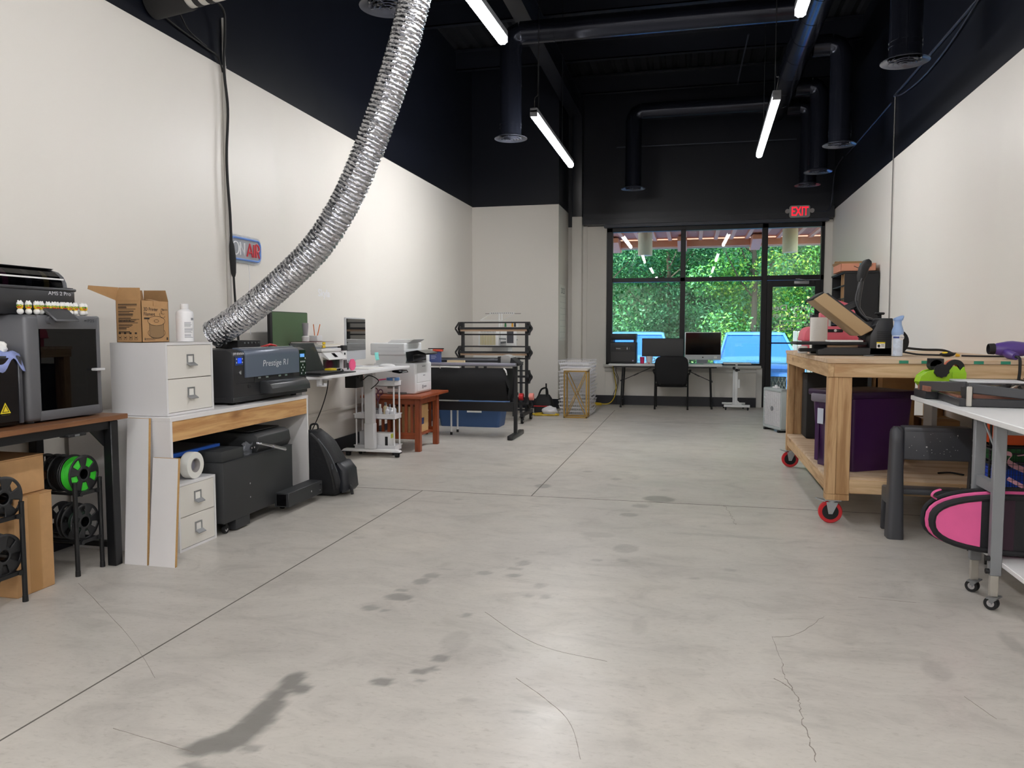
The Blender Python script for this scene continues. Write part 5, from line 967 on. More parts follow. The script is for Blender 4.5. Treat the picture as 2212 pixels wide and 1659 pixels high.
b = B(); b.tube([(-3.15, 11.3, 1.44), (-2.78, 11.3, 1.44), (-2.69, 11.6, 1.55), (-3.06, 11.6, 1.55)], .007, 6, closed=True); b.box(-3.08, -2.68, 11.59, 11.62, 1.545, 1.57, .002, 1); b.tube([(-2.9, 11.5, 1.3), (-2.9, 11.5, 1.55)], .012, 8); b.tube([(-2.86, 11.5, 1.3), (-2.86, 11.5, 1.55)], .012, 8); b.m = 1; [b.box(-3.05+k*.03, -3.038+k*.03, 11.588, 11.59, 1.552, 1.562) for k in range(12)]; b.bar((-3.15, 11.605, 1.55), (-2.58, 11.605, 1.55), .006, .006); b.obj('thread_guide', [ew, MBLACK], t)
b = B(); b.box(-3.2, -2.56, 11.15, 11.7, .78, .8); [b.box(x-.02, x+.02, y-.02, y+.02, 0, .78) for x in (-3.17, -2.59) for y in (11.18, 11.67)]; b.box(-3.18, -2.58, 11.4, 11.44, .3, .34); b.box(-3.15, -2.61, 11.16, 11.69, .8, .87); b.obj('stand', mat('stand grey', (60, 62, 66), .5), t)
for x, c, l in ((-2.8, (40, 110, 60), 'green'), (-2.69, (224, 160, 50), 'orange'), (-2.65, (40, 44, 52), 'black'), (-2.61, (226, 226, 224), 'white')):
    tt = thing('thread_cone', l+' cone of thread on top of the embroidery machine', 'thread', (x, 11.5, 1.34)); b = B(); b.lathe([(.016, 0), (.012, .065)], (x, 11.5, 1.343), n=14); b.obj('thread', mat('thread '+l, c, .8), tt); b = B(); b.lathe([(.008, .065), (.006, .08)], (x, 11.5, 1.343), n=10); b.obj('cone_core', WHITE, tt)
# ------------------------------------------------------------------ floor items in the corner
t = thing('tool_bag', 'black tool bag with a red stripe on the floor by the wall corner', 'tool bag', (-2.27, 11.82, 0)); nb = mat('bag black', (24, 24, 26), .7, bump=.2, bs=50)
b = B(); b.loft([[(x, y, z) for x, y in rrect(-2.4+o_, -2.12-o_, 11.72+p_, 11.98-p_, .04, 4)] for z, o_, p_ in ((0, 0, 0), (.14, 0, 0), (.22, .02, .04), (.28, .05, .09))]); b.obj('body', nb, t); b = B(); b.box(-2.402, -2.118, 11.718, 11.722, .1, .115); b.obj('stripe', RED, t)
b = B(); b.tube(spline([(-2.35, 11.85, .25), (-2.3, 11.84, .36), (-2.22, 11.84, .38), (-2.2, 11.85, .28)], 6), .014, 8); b.obj('handle', nb, t); b = B(); b.cyl((-2.21, 11.8, .2), (-2.215, 11.79, .46), .012, n=8); b.obj('tool_grip', MBLACK, t)
b = B(); b.ball((-2.1, 11.5, .055), (.12, .1, .07), 26, 16); o = b.obj('plastic_bag', mat('crinkled white film', (222, 222, 226), .3, bump=.8, bs=16), smooth=70); dm = o.modifiers.new('d', 'DISPLACE'); tx = bpy.data.textures.new('crumple2', 'CLOUDS'); tx.noise_scale = .05; dm.texture = tx; dm.strength = .06; tag(o, 'crumpled white plastic bag on the floor by the gold stand', 'plastic bag')
yc = mat('cord yellow', (214, 184, 34), .5)
pts = []
for k in range(46): a = k*.55; pts.append((-2.16+.2*math.cos(a)*(1+.2*math.sin(k)), 11.42+.13*math.sin(a)*(1+.2*math.cos(k*1.7)), .01+.0015*(k % 9)))
o = B().tube(spline(pts, 5), .007, 6).obj('extension_cord', yc); tag(o, 'yellow extension cord coiled on the floor in front of the tool bag', 'cord')
pts = [(-1.66+.16*math.cos(a), 13.12+.1*math.sin(a), .01+.001*k) for k, a in enumerate(np.linspace(0, 14, 30))]+[(-1.4, 13.15, .03), (-1.3, 13.25, .12), (-1.27, 13.33, .3), (-1.3, 13.34, .5), (-1.33, 13.33, .68)]
o = B().tube(spline(pts, 5), .008, 6).obj('extension_cord', yc); tag(o, 'yellow extension cord rising from the floor to the folding table', 'cord')
# gold stand and wire trays
gd = mat('brass gold', (176, 142, 78), .3, .7)
t = thing('plant_stand', 'slim gold metal stand with crossed braces and a pale top', 'stand', (-1.66, 11.25, 0))
b = B(); b.box(-1.84, -1.472, 11.12, 11.42, .7, .722, .003, 1); b.obj('top', mat('pale marble', (220, 210, 200), .3), t)
b = B(); 
for y in (11.14, 11.4):
    for p, q in (((-1.83, .012), (-1.482, .012)), ((-1.83, .69), (-1.482, .69)), ((-1.82, 0), (-1.82, .7)), ((-1.492, 0), (-1.492, .7)), ((-1.81, .69), (-1.5, .02)), ((-1.5, .69), (-1.81, .02))): b.bar((p[0], y, p[1]), (q[0], y, q[1]), .02 if abs(p[0]-q[0]) < .01 or abs(p[1]-q[1]) < .01 else .012, .02 if abs(p[0]-q[0]) < .01 or abs(p[1]-q[1]) < .01 else .012, up=(0, 1, 0))
for x in (-1.82, -1.492):
    for z in (.012, .69): b.bar((x, 11.14, z), (x, 11.4, z), .018, .018)
b.obj('frame', gd, t)
ww = mat('white wire', (236, 236, 240), .35)
t = thing('wire_tray', 'white wire tray in the tall stack behind the gold stand', 'wire tray', (-1.72, 11.85, 0), 0, 'stacked white wire trays')
b = B(); x0, x1, y0, y1 = -.245, .245, -.33, .33
for z, o_ in ((.05, 0), (.004, .015)): b.tube([(x0+o_, y0+o_, z), (x1-o_, y0+o_, z), (x1-o_, y1-o_, z), (x0+o_, y1-o_, z)], .004, 5, closed=True)
b.obj('rim', ww, t, local=True); b = B()
for k in range(15): x = x0+.02+k*(x1-x0-.04)/14; b.tube([(x, y0, .05), (x, y0+.015, .004), (x, y1-.015, .004), (x, y1, .05)], .0024, 4)
for k in range(9): y = y0+.03+k*(y1-y0-.06)/8; b.tube([(x0, y, .05), (x0+.015, y, .004), (x1-.015, y, .004), (x1, y, .05)], .0024, 4)
b.obj('mesh', ww, t, local=True)
for k in range(15):
    d = t if k == 0 else dup(t)
    d.location = (-1.72+.008*math.sin(k*2.1), 11.85, .003+k*.0555); d.rotation_euler = (0, 0, math.radians(2.2*math.sin(k*1.7)))
# ------------------------------------------------------------------ wall things
t = thing('hanging_calendar', 'large white paper wall calendar on the alcove side wall', 'calendar', (-2.135, 12.9, 1.6)); b = B(); b.box(-2.138, -2.135, 12.55, 13.18, 1.12, 2.05); b.obj('sheet', PAPER, t); b = B()
for k in range(8): b.box(-2.135, -2.1345, 12.58+k*.081, 12.583+k*.081, 1.16, 1.86)
for k in range(8): b.box(-2.135, -2.1345, 12.58, 13.15, 1.16+k*.1, 1.163+k*.1)
b.obj('grid_print', mat('grid grey', (160, 164, 166), .7), t); text('lettering', '2025', .13, mat('calendar ink', (120, 124, 128), .7), t, (-2.1344, 12.87, 1.95), YP, ZP, sx=1.5)
t = thing('neon_sign', 'clear acrylic neon sign reading ON AIR with a blue outline on the wall', 'sign', (-3.57, 5.68, 1.93))
b = B(); b.prism(rrect(5.44, 5.91, 1.835, 2.055, .05, 5), 'X', -3.582, -3.577); b.obj('acrylic', glass('acrylic', (244, 246, 250), 1.4, 0, .25, (225, 228, 232)), t)
b = B(); b.tube([(-3.568, y, z) for y, z in rrect(5.46, 5.885, 1.86, 2.03, .045, 5)], .0085, 8, closed=True); b.obj('neon_outline', mat('neon blue', (96, 140, 214), .4), t)
b = B(); b.tube([(-3.568, 5.525+.045*math.cos(a), 1.945+.05*math.sin(a)) for a in np.linspace(0, 2*PI, 20)[:-1]], .006, 6, closed=True); b.tube([(-3.568, 5.59, 1.895), (-3.568, 5.59, 1.995), (-3.568, 5.65, 1.895), (-3.568, 5.65, 1.995)], .006, 6); b.obj('neon_on', mat('neon white', (238, 238, 240), .4), t)
b = B(); b.tube([(-3.566, 5.685, 1.89), (-3.566, 5.725, 1.995), (-3.566, 5.765, 1.89)], .007, 6); b.tube([(-3.566, 5.7, 1.925), (-3.566, 5.75, 1.925)], .007, 6); b.tube([(-3.566, 5.79, 1.89), (-3.566, 5.79, 1.995)], .007, 6); b.tube(spline([(-3.566, 5.82, 1.89), (-3.566, 5.82, 1.992), (-3.566, 5.85, 1.992), (-3.566, 5.866, 1.967), (-3.566, 5.85, 1.943), (-3.566, 5.825, 1.942)], 4), .007, 6); b.tube([(-3.566, 5.84, 1.942), (-3.566, 5.868, 1.89)], .007, 6); b.obj('neon_air', mat('neon red', (206, 58, 70), .4), t)
b = B(); b.tube(spline([(-3.585, 5.73, 1.84), (-3.585, 5.745, 1.7), (-3.585, 5.72, 1.5), (-3.585, 5.74, 1.25)], 6), .003, 5); b.obj('cable', WHITE, t)
o = text('wall_lettering', 'Skyla', .1, mat('white vinyl'), None, (-3.598, 7.09, 1.655), YP, ZP, bold=.02, sx=1.25); tag(o, 'small white name lettering on the wall above the computer', 'lettering')
o = B().box(-3.598, -3.57, 5.44, 5.465, 1.2, 3.345, .004, 1).box(-3.59, -3.575, 5.442, 5.463, 3.345, 3.7).obj('conduit', mat('conduit paint', (196, 193, 188), .45)); tag(o, 'wall coloured vertical conduit rising beside the neon sign', 'conduit')
t = thing('hanging_cable', 'thick black cable running down the conduit to the film printer', 'cable', (-3.55, 5.42, 2)); b = B(); b.tube(spline([(-3.5, 5.1, 3.74), (-3.5, 5.32, 3.72), (-3.53, 5.395, 3.6), (-3.55, 5.4, 3.3), (-3.545, 5.43, 3.0), (-3.55, 5.405, 2.6), (-3.545, 5.425, 2.2), (-3.55, 5.44, 1.98)], 8), .011, 8); b.tube(spline([(-3.55, 5.46, 1.72), (-3.55, 5.475, 1.5), (-3.54, 5.49, 1.2)], 6), .009, 8); b.obj('cord', MBLACK, t); b = B(); b.tube([(-3.55, 5.44, 1.99), (-3.55, 5.445, 1.95), (-3.55, 5.455, 1.85), (-3.55, 5.46, 1.74), (-3.55, 5.462, 1.71)], [.012, .02, .026, .02, .012], 10); b.obj('inline_switch', MBLACK, t)
for i, pts in enumerate(([(-3.585, 4.3, 3.6), (-3.58, 4.75, 3.45), (-3.575, 5.2, 3.4), (-3.575, 5.36, 3.38), (-3.575, 5.42, 3.28)], [(-3.56, 4.85, 3.58), (-3.57, 5.0, 3.45), (-3.575, 5.22, 3.41)])):
    o = B().tube(spline(pts, 6), .007, 6).obj('wall_wire', MBLACK); tag(o, ['black wire sagging along the dark wall to the conduit', 'thin black wire dropping from the white exhaust pipe'][i], 'wire')
# ------------------------------------------------------------------ folding table by the window
t = thing('folding_table', 'white folding table with black braced legs under the window', 'table', (-.43, 13.1, 0)); ft = mat('table plastic', (226, 226, 226), .4)
b = B(); b.box(-1.36, .49, 12.87, 13.34, .695, .735, .012, 3); b.obj('tabletop', ft, t)
b = B(); b.box(-1.28, .4, 12.9, 12.92, .672, .695); b.box(-1.28, .4, 13.29, 13.31, .672, .695); b.obj('frame', SBLACK, t)
for x in (-1.15, .33):
    for y in (12.9, 13.28): b = B(); b.cyl((x, y, .02), (x+(.03 if x < 0 else -.03), y+.01, .69), .014, n=10); b.m = 0; b.cyl((x, y, 0), (x, y, .03), .018, n=10); b.obj('leg', SBLACK, t)
    b = B(); b.bar((x, 12.9, .45), (x, 13.28, .45), .02); b.bar((x, 12.9, .12), (x, 13.28, .12), .02); b.obj('leg_crossbar', SBLACK, t); b = B(); s = 1 if x < 0 else -1; b.bar((x+s*.02, 13.09, .45), (x+s*.5, 13.09, .67), .022, .012); b.bar((x+s*.2, 13.08, .53), (x+s*.28, 13.08, .57), .03, .02); b.obj('brace', SBLACK, t)
for i, (x0, x1) in enumerate(((-1.3, -1.27), (-1.26, -1.25))):
    o = B().tube(spline([(x0, 13.36, .72), (x0-.02, 13.35, .6), (x1+.02, 13.35, .45), (x1+.0, 13.35, .3), (x0-.02, 13.36, .17), (x0, 13.37, .02)], 6), .005, 6).obj('hanging_wire', MBLACK); tag(o, ['black wire hanging behind the window table, nearer the corner', 'second black wire hanging behind the window table'][i], 'wire')
t = thing('office_chair', 'black four-legged office chair with rounded back at the folding table', 'chair', (-.315, 12.85, 0)); cf = mat('chair fabric', (15, 16, 19), .8, bump=.1, bs=90)
b = B()
pr = [[(-.315+s*(w), y, z) for s, w in ((-1, w_), (1, w_))] for z, w_, y in ()]
ring = lambda z, w, y, d: [(x, yy, z) for x, yy in rrect(-.315-w, -.315+w, y-d, y+d, min(.03, d*.9), 3)]
b.loft([ring(.42, .232, 12.69, .022), ring(.46, .245, 12.685, .03), ring(.6, .262, 12.675, .034), ring(.75, .268, 12.665, .034), ring(.82, .255, 12.66, .03), ring(.86, .215, 12.657, .024), ring(.875, .12, 12.656, .012)]); b.obj('backrest', cf, t, smooth=60)
b = B(); b.loft([[(x, yy, z) for x, yy in rrect(-.315-w, -.315+w, 12.72-o_, 13.2+o_, .07, 4)] for z, w, o_ in ((.365, .2, -.02), (.385, .235, 0), (.425, .245, .01), (.45, .215, -.02))]); b.obj('seat', cf, t, smooth=60)
for s in (-1, 1):
    x = -.315+s*.262
    b = B(); b.tube(spline([(x, 12.7, 0.01), (x, 12.71, .3), (x, 12.71, .55), (x+s*.025, 12.76, .605), (x+s*.03, 12.95, .615), (x+s*.02, 13.1, .56)], 6), .013, 8); b.cyl((x, 12.7, 0), (x, 12.7, .03), .016, n=8); b.obj('leg', SBLACK, t)
    b = B(); b.cyl((x*.98-.006, 13.15, 0), (x*.98-.006, 13.13, .4), .012, n=8); b.obj('leg', SBLACK, t)
    b = B(); b.bar((x+s*.028, 12.78, .628), (x+s*.03, 13.05, .632), .045, .02, bev=.008); b.obj('armrest', MBLACK, t)
b = B(); b.bar((-.57, 12.95, .365), (-.06, 12.95, .365), .02); b.bar((-.5, 12.7, .4), (-.5, 12.69, .5), .02); b.bar((-.13, 12.7, .4), (-.13, 12.69, .5), .02); b.obj('seat_frame', SBLACK, t)
t = thing('laser_printer', 'tall black office printer at the corner end of the window table', 'printer', (-1.12, 13.1, .736)); lp_ = mat('printer black', (26, 26, 29), .45)
b = B(); b.box(-1.335, -.905, 12.93, 13.3, .737, 1.09, .012); b.box(-1.325, -1.29, 12.95, 13.3, 1.08, 1.14); b.box(-.95, -.915, 12.95, 13.3, 1.08, 1.14); b.box(-1.33, -.91, 12.94, 13.32, 1.13, 1.235, .012); b.obj('body', lp_, t)
b = B(); b.box(-1.25, -.98, 12.926, 12.932, .955, 1.02, .002, 1); pn = b.obj('control_panel', GBLACK, t)
text('lettering', 'EPSON', .024, mat('light print'), pn, (-1.2, 12.925, .985), XP, ZP, bold=.01); b = B(); b.box(-1.06, -1.045, 12.9245, 12.926, .97, 1.0); b.ball((-1.052, 12.925, 1.005), (.006, .001, .006), 8, 6); b.bar((-1.02, 12.9252, .97), (-1.01, 12.9252, 1.005), .006, .001); b.obj('symbol', mat('light print'), pn)
b = B(); b.box(-1.32, -.915, 12.924, 12.932, .765, .94, .003, 1); b.obj('paper_drawer', mat('drawer black', (30, 30, 33), .35), t)
b = B(); b.box(-.965, -.945, 12.922, 12.9245, .775, .795); b.obj('badge', mat('lilac badge', (190, 180, 220), .5), t)
t = thing('desktop_monitor', 'wide dark monitor in the middle of the window table', 'monitor', (-.48, 13.15, .736)); b = B(); b.box(-.822, -.132, 13.15, 13.18, .85, 1.157, .004, 1); b.obj('casing', MBLACK, t); b = B(); b.box(-.812, -.142, 13.148, 13.15, .862, 1.15); b.obj('screen', mat('off screen', (26, 28, 31), .35), t); b = B(); b.box(-.51, -.44, 13.18, 13.21, .74, .95); b.box(-.6, -.36, 13.1, 13.25, .737, .748, .003, 1); b.obj('stand', MBLACK, t)
t = thing('desktop_computer', 'black screened all-in-one computer with silver chin on the window table', 'computer', (.18, 13.12, .736)); M_ = Matrix.Translation((.18, 13.12, .736)) @ Matrix.Rotation(math.radians(6), 4, 'Z')
b = B(M_); b.box(-.295, .295, 0, .02, .065, .525, .006); b.obj('casing', sil, t); b = B(M_); b.box(-.283, .283, -.003, 0, .15, .515); b.obj('screen', SCREEN, t); b = B(M_); b.prism([(.02, .12), (.12, .01), (.1, .003), (.02, .09)], 'X', -.09, .09); b.box(-.1, .1, -.03, .14, .001, .008, .002, 1); b.obj('stand', sil, t); b = B(M_); b.cyl((0, -.001, .107), (0, .0, .107), .011, n=16); b.obj('emblem', MBLACK, t); b = B(M_); b.box(.18, .23, -.0015, 0, .09, .125); b.obj('sticker', PAPER, t)
t = thing('cup', 'magenta tumbler on the window table beside the black printer', 'cup', (-.8, 12.98, .736)); b = B(); b.lathe([(.034, 0), (.038, .11), (.035, .11), (.031, .004)], (-.805, 12.98, .737), n=20); b.obj('body', mat('magenta', (206, 36, 92), .4), t)
t = thing('mug', 'white mug in front of the dark monitor', 'mug', (-.69, 13.02, .736)); b = B(); b.lathe([(.045, 0), (.06, .12), (.056, .12), (.04, .006)], (-.69, 13.02, .737), n=22); b.obj('body', WHITE, t); b = B(); b.tube(spline([(-.632, 13.02, .83), (-.6, 13.02, .82), (-.605, 13.02, .78), (-.64, 13.02, .765)], 5), .007, 6); b.obj('handle', WHITE, t)
b = B(); b.box(-.6, -.3, 12.9, 13.02, .737, .75, .004, 1); o = b.obj('keyboard', mat('keyboard dark', (60, 62, 66), .5)); tag(o, 'dark keyboard on the window table behind the chair', 'keyboard')
b = B(); b.bar((-.73, 12.92, .75), (-.68, 12.9, .745), .03, .025, bev=.006); o = b.obj('marker_pen', mat('salmon')); tag(o, 'salmon coloured marker lying beside the magenta tumbler', 'marker')
b = B(); b.box(-.77, -.7, 12.89, 12.93, .737, .755, .004, 1); o = b.obj('eraser', WHITE); tag(o, 'small white block lying beside the magenta tumbler', 'block')
b = B(); b.ball((-.08, 13.0, .78), (.045, .04, .04)); o = b.obj('webcam', WHITE); tag(o, 'round white gadget beside the black screened computer', 'gadget')
for i, (x, c, l) in enumerate(((.08, (120, 170, 140), 'green patterned paper lying under the black screened computer'), (.36, (196, 214, 206), 'pale green paper at the end of the window table'))):
    b = B(); b.box(x-.11, x+.11, 12.9, 13.06, .737, .743+.004*i); o = b.obj('paper_sheet', mat('paper %d' % i, c, .7, var=.25, vs=40)); tag(o, l, 'paper')
t = thing('laptop_stand', 'small white rolling laptop table beside the folding table', 'laptop table', (.72, 12.95, 0)); lw = mat('stand white', (228, 230, 230), .4)
b = B(); b.box(.5, .93, 12.76, 13.12, .748, .768, .005); b.obj('tabletop', lw, t); b = B(); b.box(.685, .73, 12.84, 12.885, .09, .62, .004, 1); b.box(.66, .69, 12.96, 13.0, .07, .64, .003, 1); b.box(.69, .725, 12.85, 12.88, .6, .75, .003, 1); b.prism([(.73, .09), (.8, .09), (.73, .16)], 'Y', 12.85, 12.88); b.obj('column', lw, t)
b = B(); b.box(.52, .925, 12.82, 12.87, .05, .09, .004, 1); b.box(.5, .87, 13.12, 13.16, .07, .1, .004, 1); b.box(.66, .7, 12.87, 13.14, .06, .09); b.obj('base', lw, t)
b = B(); b.cyl((.67, 12.83, .68), (.67, 12.9, .68), .022, n=12); b.cyl((.71, 12.82, .65), (.71, 12.9, .65), .024, n=12); b.box(.73, .76, 12.85, 12.87, .64, .66); b.obj('clamp_knob', MBLACK, t); b = B(); b.box(.73, .765, 12.86, 12.88, .36, .5, .002, 1); b.obj('bracket_plate', lw, t)
for x, y in ((.55, 12.845), (.895, 12.845), (.53, 13.14), (.84, 13.14)): caster(t, x, y-.008, .02, .055, (MBLACK, GREY), MBLACK, w=.02)
# box fan
T = Matrix.Translation((.92, 10.5, 0)) @ Matrix.Rotation(math.atan2(-.45, .18), 4, 'Z'); t = thing('box_fan', 'pale grey box fan standing on the floor before the glass door', 'fan', (1.05, 10.3, 0)); fw = mat('fan white', (214, 214, 216), .45)
b = B(T); L_ = .485; d_ = .115
for q in ((0, L_, .03, .07), (0, L_, .505, .55), (0, .035, .03, .55), (L_-.035, L_, .03, .55)): b.box(q[0], q[1], 0, d_, q[2], q[3], .014, 2)
b.obj('housing', mat('fan housing', (168, 176, 176), .5), t)
b = B(T)
for k in range(22): z = .075+k*.0198; b.box(.03, L_-.03, .004, .009, z, z+.008)
for k in range(9): x = .05+k*.048; b.box(x, x+.005, .006, .011, .06, .51)
b.box(.03, L_-.03, .012, .014, .06, .52); b.obj('grille', fw, t)
b = B(T); b.cyl((L_/2, .003, .29), (L_/2, -.004, .29), .03, n=20); b.obj('emblem', GREY, t); b = B(T); b.box(L_/2-.06, L_/2+.06, .03, .08, .55, .57, .006); b.cyl((L_/2, .055, .57), (L_/2, .055, .59), .02); b.obj('handle', fw, t)
for x in (.06, L_-.06): b = B(T); b.box(x-.02, x+.02, -.01, d_+.01, 0, .03, .004, 1); b.obj('foot', MBLACK, t)
# ------------------------------------------------------------------ rolling workbench
px = wood('pine', (214, 184, 144), (178, 140, 98), 'X', .7, .6, True); py = wood('pine along', (206, 174, 132), (170, 134, 92), 'Y', .7, .6, True); pz = wood('pine upright', (200, 164, 120), (162, 122, 80), 'Z', .8, .6, True)
ply = wood('plywood', (216, 194, 168), (188, 156, 122), 'X', .5, .55)
t = thing('workbench', 'big pine workbench on red wheels carrying the black heat press', 'workbench', (1.5, 6.5, 0))
b = B(); b.box(.862, 2.19, 5.325, 7.62, 1.07, 1.1, .003, 1); b.obj('bench_top', ply, t)
b = B()
for i, x in enumerate((1.29, 1.42, 1.57, 1.72, 1.87, 2.04)): b.box(x, x+.055, 5.3235, 5.325, 1.073, 1.092)
b.obj('mill_marking', mat('mill green', (38, 132, 104), .6), t)
b = B(); b.box(.905, 2.19, 5.335, 5.373, .98, 1.07, .003, 1); b.obj('apron', px, t); b = B(); b.box(.868, .906, 5.335, 7.61, .98, 1.07, .003, 1); b.obj('apron', py, t); b = B(); b.box(.905, 2.19, 7.575, 7.61, .98, 1.07, .003, 1); b.obj('apron', px, t)
b = B(); b.box(.88, 2.18, 5.36, 7.6, .305, .323); b.obj('shelf', ply, t)
b = B(); b.box(1.02, 2.19, 5.345, 5.383, .215, .305, .003, 1); b.obj('rail', px, t); b = B(); b.box(.88, .918, 5.46, 7.5, .215, .305, .003, 1); b.obj('rail', py, t)
for x0, y0 in ((.876, 5.345), (.876, 7.5), (2.05, 5.345), (2.05, 7.5)):
    b = B(); b.box(x0, x0+.06, y0, y0+.09, .205, .98, .003, 1); b.box(x0+.0605, x0+.145, y0+.004, y0+.086, .205, .98, .003, 1); b.box(x0, x0+.145, y0, y0+.088, .165, .2045, .003, 1); lg = b.obj('leg', pz, t)
def bench_caster(x, y):
    T = Matrix.Translation((x, y, 0)); b = B(T); b.box(-.05, .05, -.045, .045, .155, .165); b.cyl((0, 0, .14), (0, 0, .156), .03)
    for s in (-1, 1): b.prism([(-.04, .142), (.035, .142), (.0, .062), (-.025, .062)], 'Y', s*.021-.002, s*.021+.002)
    b.prism([(-.04, .15), (-.1, .165), (-.105, .16), (-.05, .142)], 'Y', -.018, .018)
    o = b.obj('caster', mat('zinc', (176, 180, 184), .35, .8), t); k = B(T); c = (-.012, 0, .0755)
    k.lathe([(.052, -.015), (.07, -.016), (.0755, -.01), (.0755, .01), (.07, .016), (.052, .015)], c, YP, 36, True); k.m = 1; k.lathe([(.008, -.013), (.053, -.013), (.053, .013), (.008, .013)], c, YP, 28); k.m = 2; k.cyl((c[0], -.026, c[2]), (c[0], .026, c[2]), .006, n=10); k.obj('wheel', [mat('wheel red', (202, 34, 42), .45), MBLACK, CHROME], o)
for x, y in ((.93, 5.41), (.93, 7.57), (2.12, 5.41), (2.12, 7.57)): bench_caster(x, y)
# heat press
hb = mat('press black', (28, 29, 32), .42)
t = thing('heat_press', 'black clamshell heat press with raised platen wrapped in brown paper', 'heat press', (1.15, 6.2, 1.1))
b = B(); b.prism([(.9, 1.104), (1.42, 1.104), (1.42, 1.16), (.96, 1.16), (.94, 1.15), (.9, 1.145)], 'Y', 6.0, 6.07, .004, 1); b.prism([(.9, 1.104), (1.42, 1.104), (1.42, 1.16), (.96, 1.16), (.94, 1.15), (.9, 1.145)], 'Y', 6.33, 6.4, .004, 1); b.box(.93, 1.42, 6.06, 6.34, 1.12, 1.14); b.obj('base', hb, t)
b = B(); b.prism([(1.25, 1.104), (1.42, 1.104), (1.41, 1.3), (1.405, 1.372), (1.318, 1.372), (1.255, 1.25)], 'Y', 6.0, 6.4, .008, 2); tw = b.obj('tower', hb, t)
b = B(); [b.box(1.3, 1.39, 5.9975, 6.0, 1.215+k*.014, 1.221+k*.014) for k in range(5)]; b.obj('vent_slats', MBLACK, tw)
b = B(); b.box(1.3, 1.356, 5.997, 6.0, 1.155, 1.2); b.m = 1; b.box(1.3, 1.356, 5.996, 5.9975, 1.19, 1.2); b.m = 2; b.ball((1.315, 5.997, 1.172), (.009, .001, .011), 10, 8); b.box(1.33, 1.35, 5.996, 5.9975, 1.18, 1.183); b.box(1.33, 1.35, 5.996, 5.9975, 1.17, 1.173); b.obj('warning_label', [PAPER, mat('warning yellow'), MBLACK], tw)
b = B(); b.cyl((1.357, 6.2, 1.37), (1.357, 6.2, 1.4), .014); b.lathe([(.01, 0), (.03, .0), (.036, .006), (.036, .014), (.03, .018), (.005, .018)], (1.357, 6.2, 1.4), n=10); b.obj('pressure_knob', MBLACK, tw)
b = B(); b.lathe([(.0, 0), (.1, 0), (.1, .1), (.0, .1)], (1.44, 6.1, 1.2), YP, 24); b.obj('rear_drum', MBLACK, tw)
dirv = Vector((1.28-.862, 0, 1.29-1.51)); 
P0, P1, P2, P3 = (.862, 1.51), (.943, 1.56), (1.28, 1.29), (1.194, 1.24)
b = B(); b.prism([P0, P1, P2, P3], 'Y', 6.0, 6.39, .012, 2); up = b.obj('paper_wrap', mat('kraft paper', (172, 146, 110), .75, bump=.5, bs=7), t)
b = B(); b.prism([(.858, 1.512), (.94, 1.562), (.935, 1.568), (.852, 1.518)], 'Y', 6.03, 6.36); b.prism([(.87, 1.506), (.936, 1.548), (.93, 1.553), (.864, 1.511)], 'Y', 6.02, 6.37); b.prism([(.96, 1.552), (1.26, 1.312), (1.268, 1.32), (.968, 1.56)], 'Y', 6.04, 6.35); b.obj('upper_platen', hb, t)
b = B()
for y in (6.165, 6.235):
    b.tube([(1.3, y, 1.36), (1.246, y, 1.375), (1.198, y, 1.45), (1.202, y, 1.5), (1.228, y, 1.69)], [.016, .018, .018, .013, .012], 8); b.bar((1.06, y, 1.42), (1.2, y, 1.49), .02, .045, bev=.005); b.bar((1.12, y, 1.4), (1.09, y, 1.44), .02, .03); b.bar((1.2, y, 1.3), (1.36, y, 1.35), .02, .05); b.bar((1.24, y, 1.22), (1.31, y, 1.32), .025, .06)
b.obj('arm', hb, t)
b = B(); [b.tube([(1.218, y, 1.65), (1.226, y, 1.69), (1.238, y, 1.75), (1.262, y, 1.79), (1.272, y, 1.8)], [.014, .027, .03, .028, .016], 12) for y in (6.16, 6.2, 6.24)]; b.cyl((1.258, 6.13, 1.775), (1.258, 6.27, 1.775), .012, n=12); b.obj('grip', MBLACK, t)
b = B(); b.tube(spline([(1.215, 6.14, 1.67), (1.175, 6.14, 1.52), (1.21, 6.14, 1.42), (1.265, 6.12, 1.36)], 6), .004, 6); b.obj('cable', mat('wire grey', (70, 72, 76), .5), t)
b = B(); b.box(.757, 1.245, 6.03, 6.37, 1.178, 1.2, .007); b.box(.9, 1.1, 6.12, 6.28, 1.14, 1.178); lo = b.obj('lower_platen', MBLACK, t); b = B(); b.box(.79, .95, 6.1, 6.2, 1.125, 1.15, .008); b.obj('drawer_pull', MBLACK, t)
b = B(); b.box(1.0, 1.22, 6.05, 6.3, 1.2005, 1.212); o = b.obj('paper_sheet', PAPER); tag(o, 'white paper lying on the lower platen of the heat press', 'paper')
b = B(); b.box(.98, 1.19, 6.08, 6.3, 1.16, 1.176); b.obj('protective_sheet', mat('tan sheet', (206, 176, 140), .6), t)
b = B(); b.box(.84+.0, .9, 6.5, 6.62, 1.101, 1.16, .004, 1); o = b.obj('white_box', WHITE); tag(o, 'small white box on the bench behind the heat press base', 'box')
o = B().tube(spline([(1.5, 6.15, 1.16), (1.7, 6.35, 1.14), (1.85, 6.4, 1.135), (1.95, 6.5, 1.108), (2.0, 6.6, 1.104)], 6), .009, 7).obj('power_lead', MBLACK); tag(o, 'black power lead curving from the back of the heat press', 'lead')
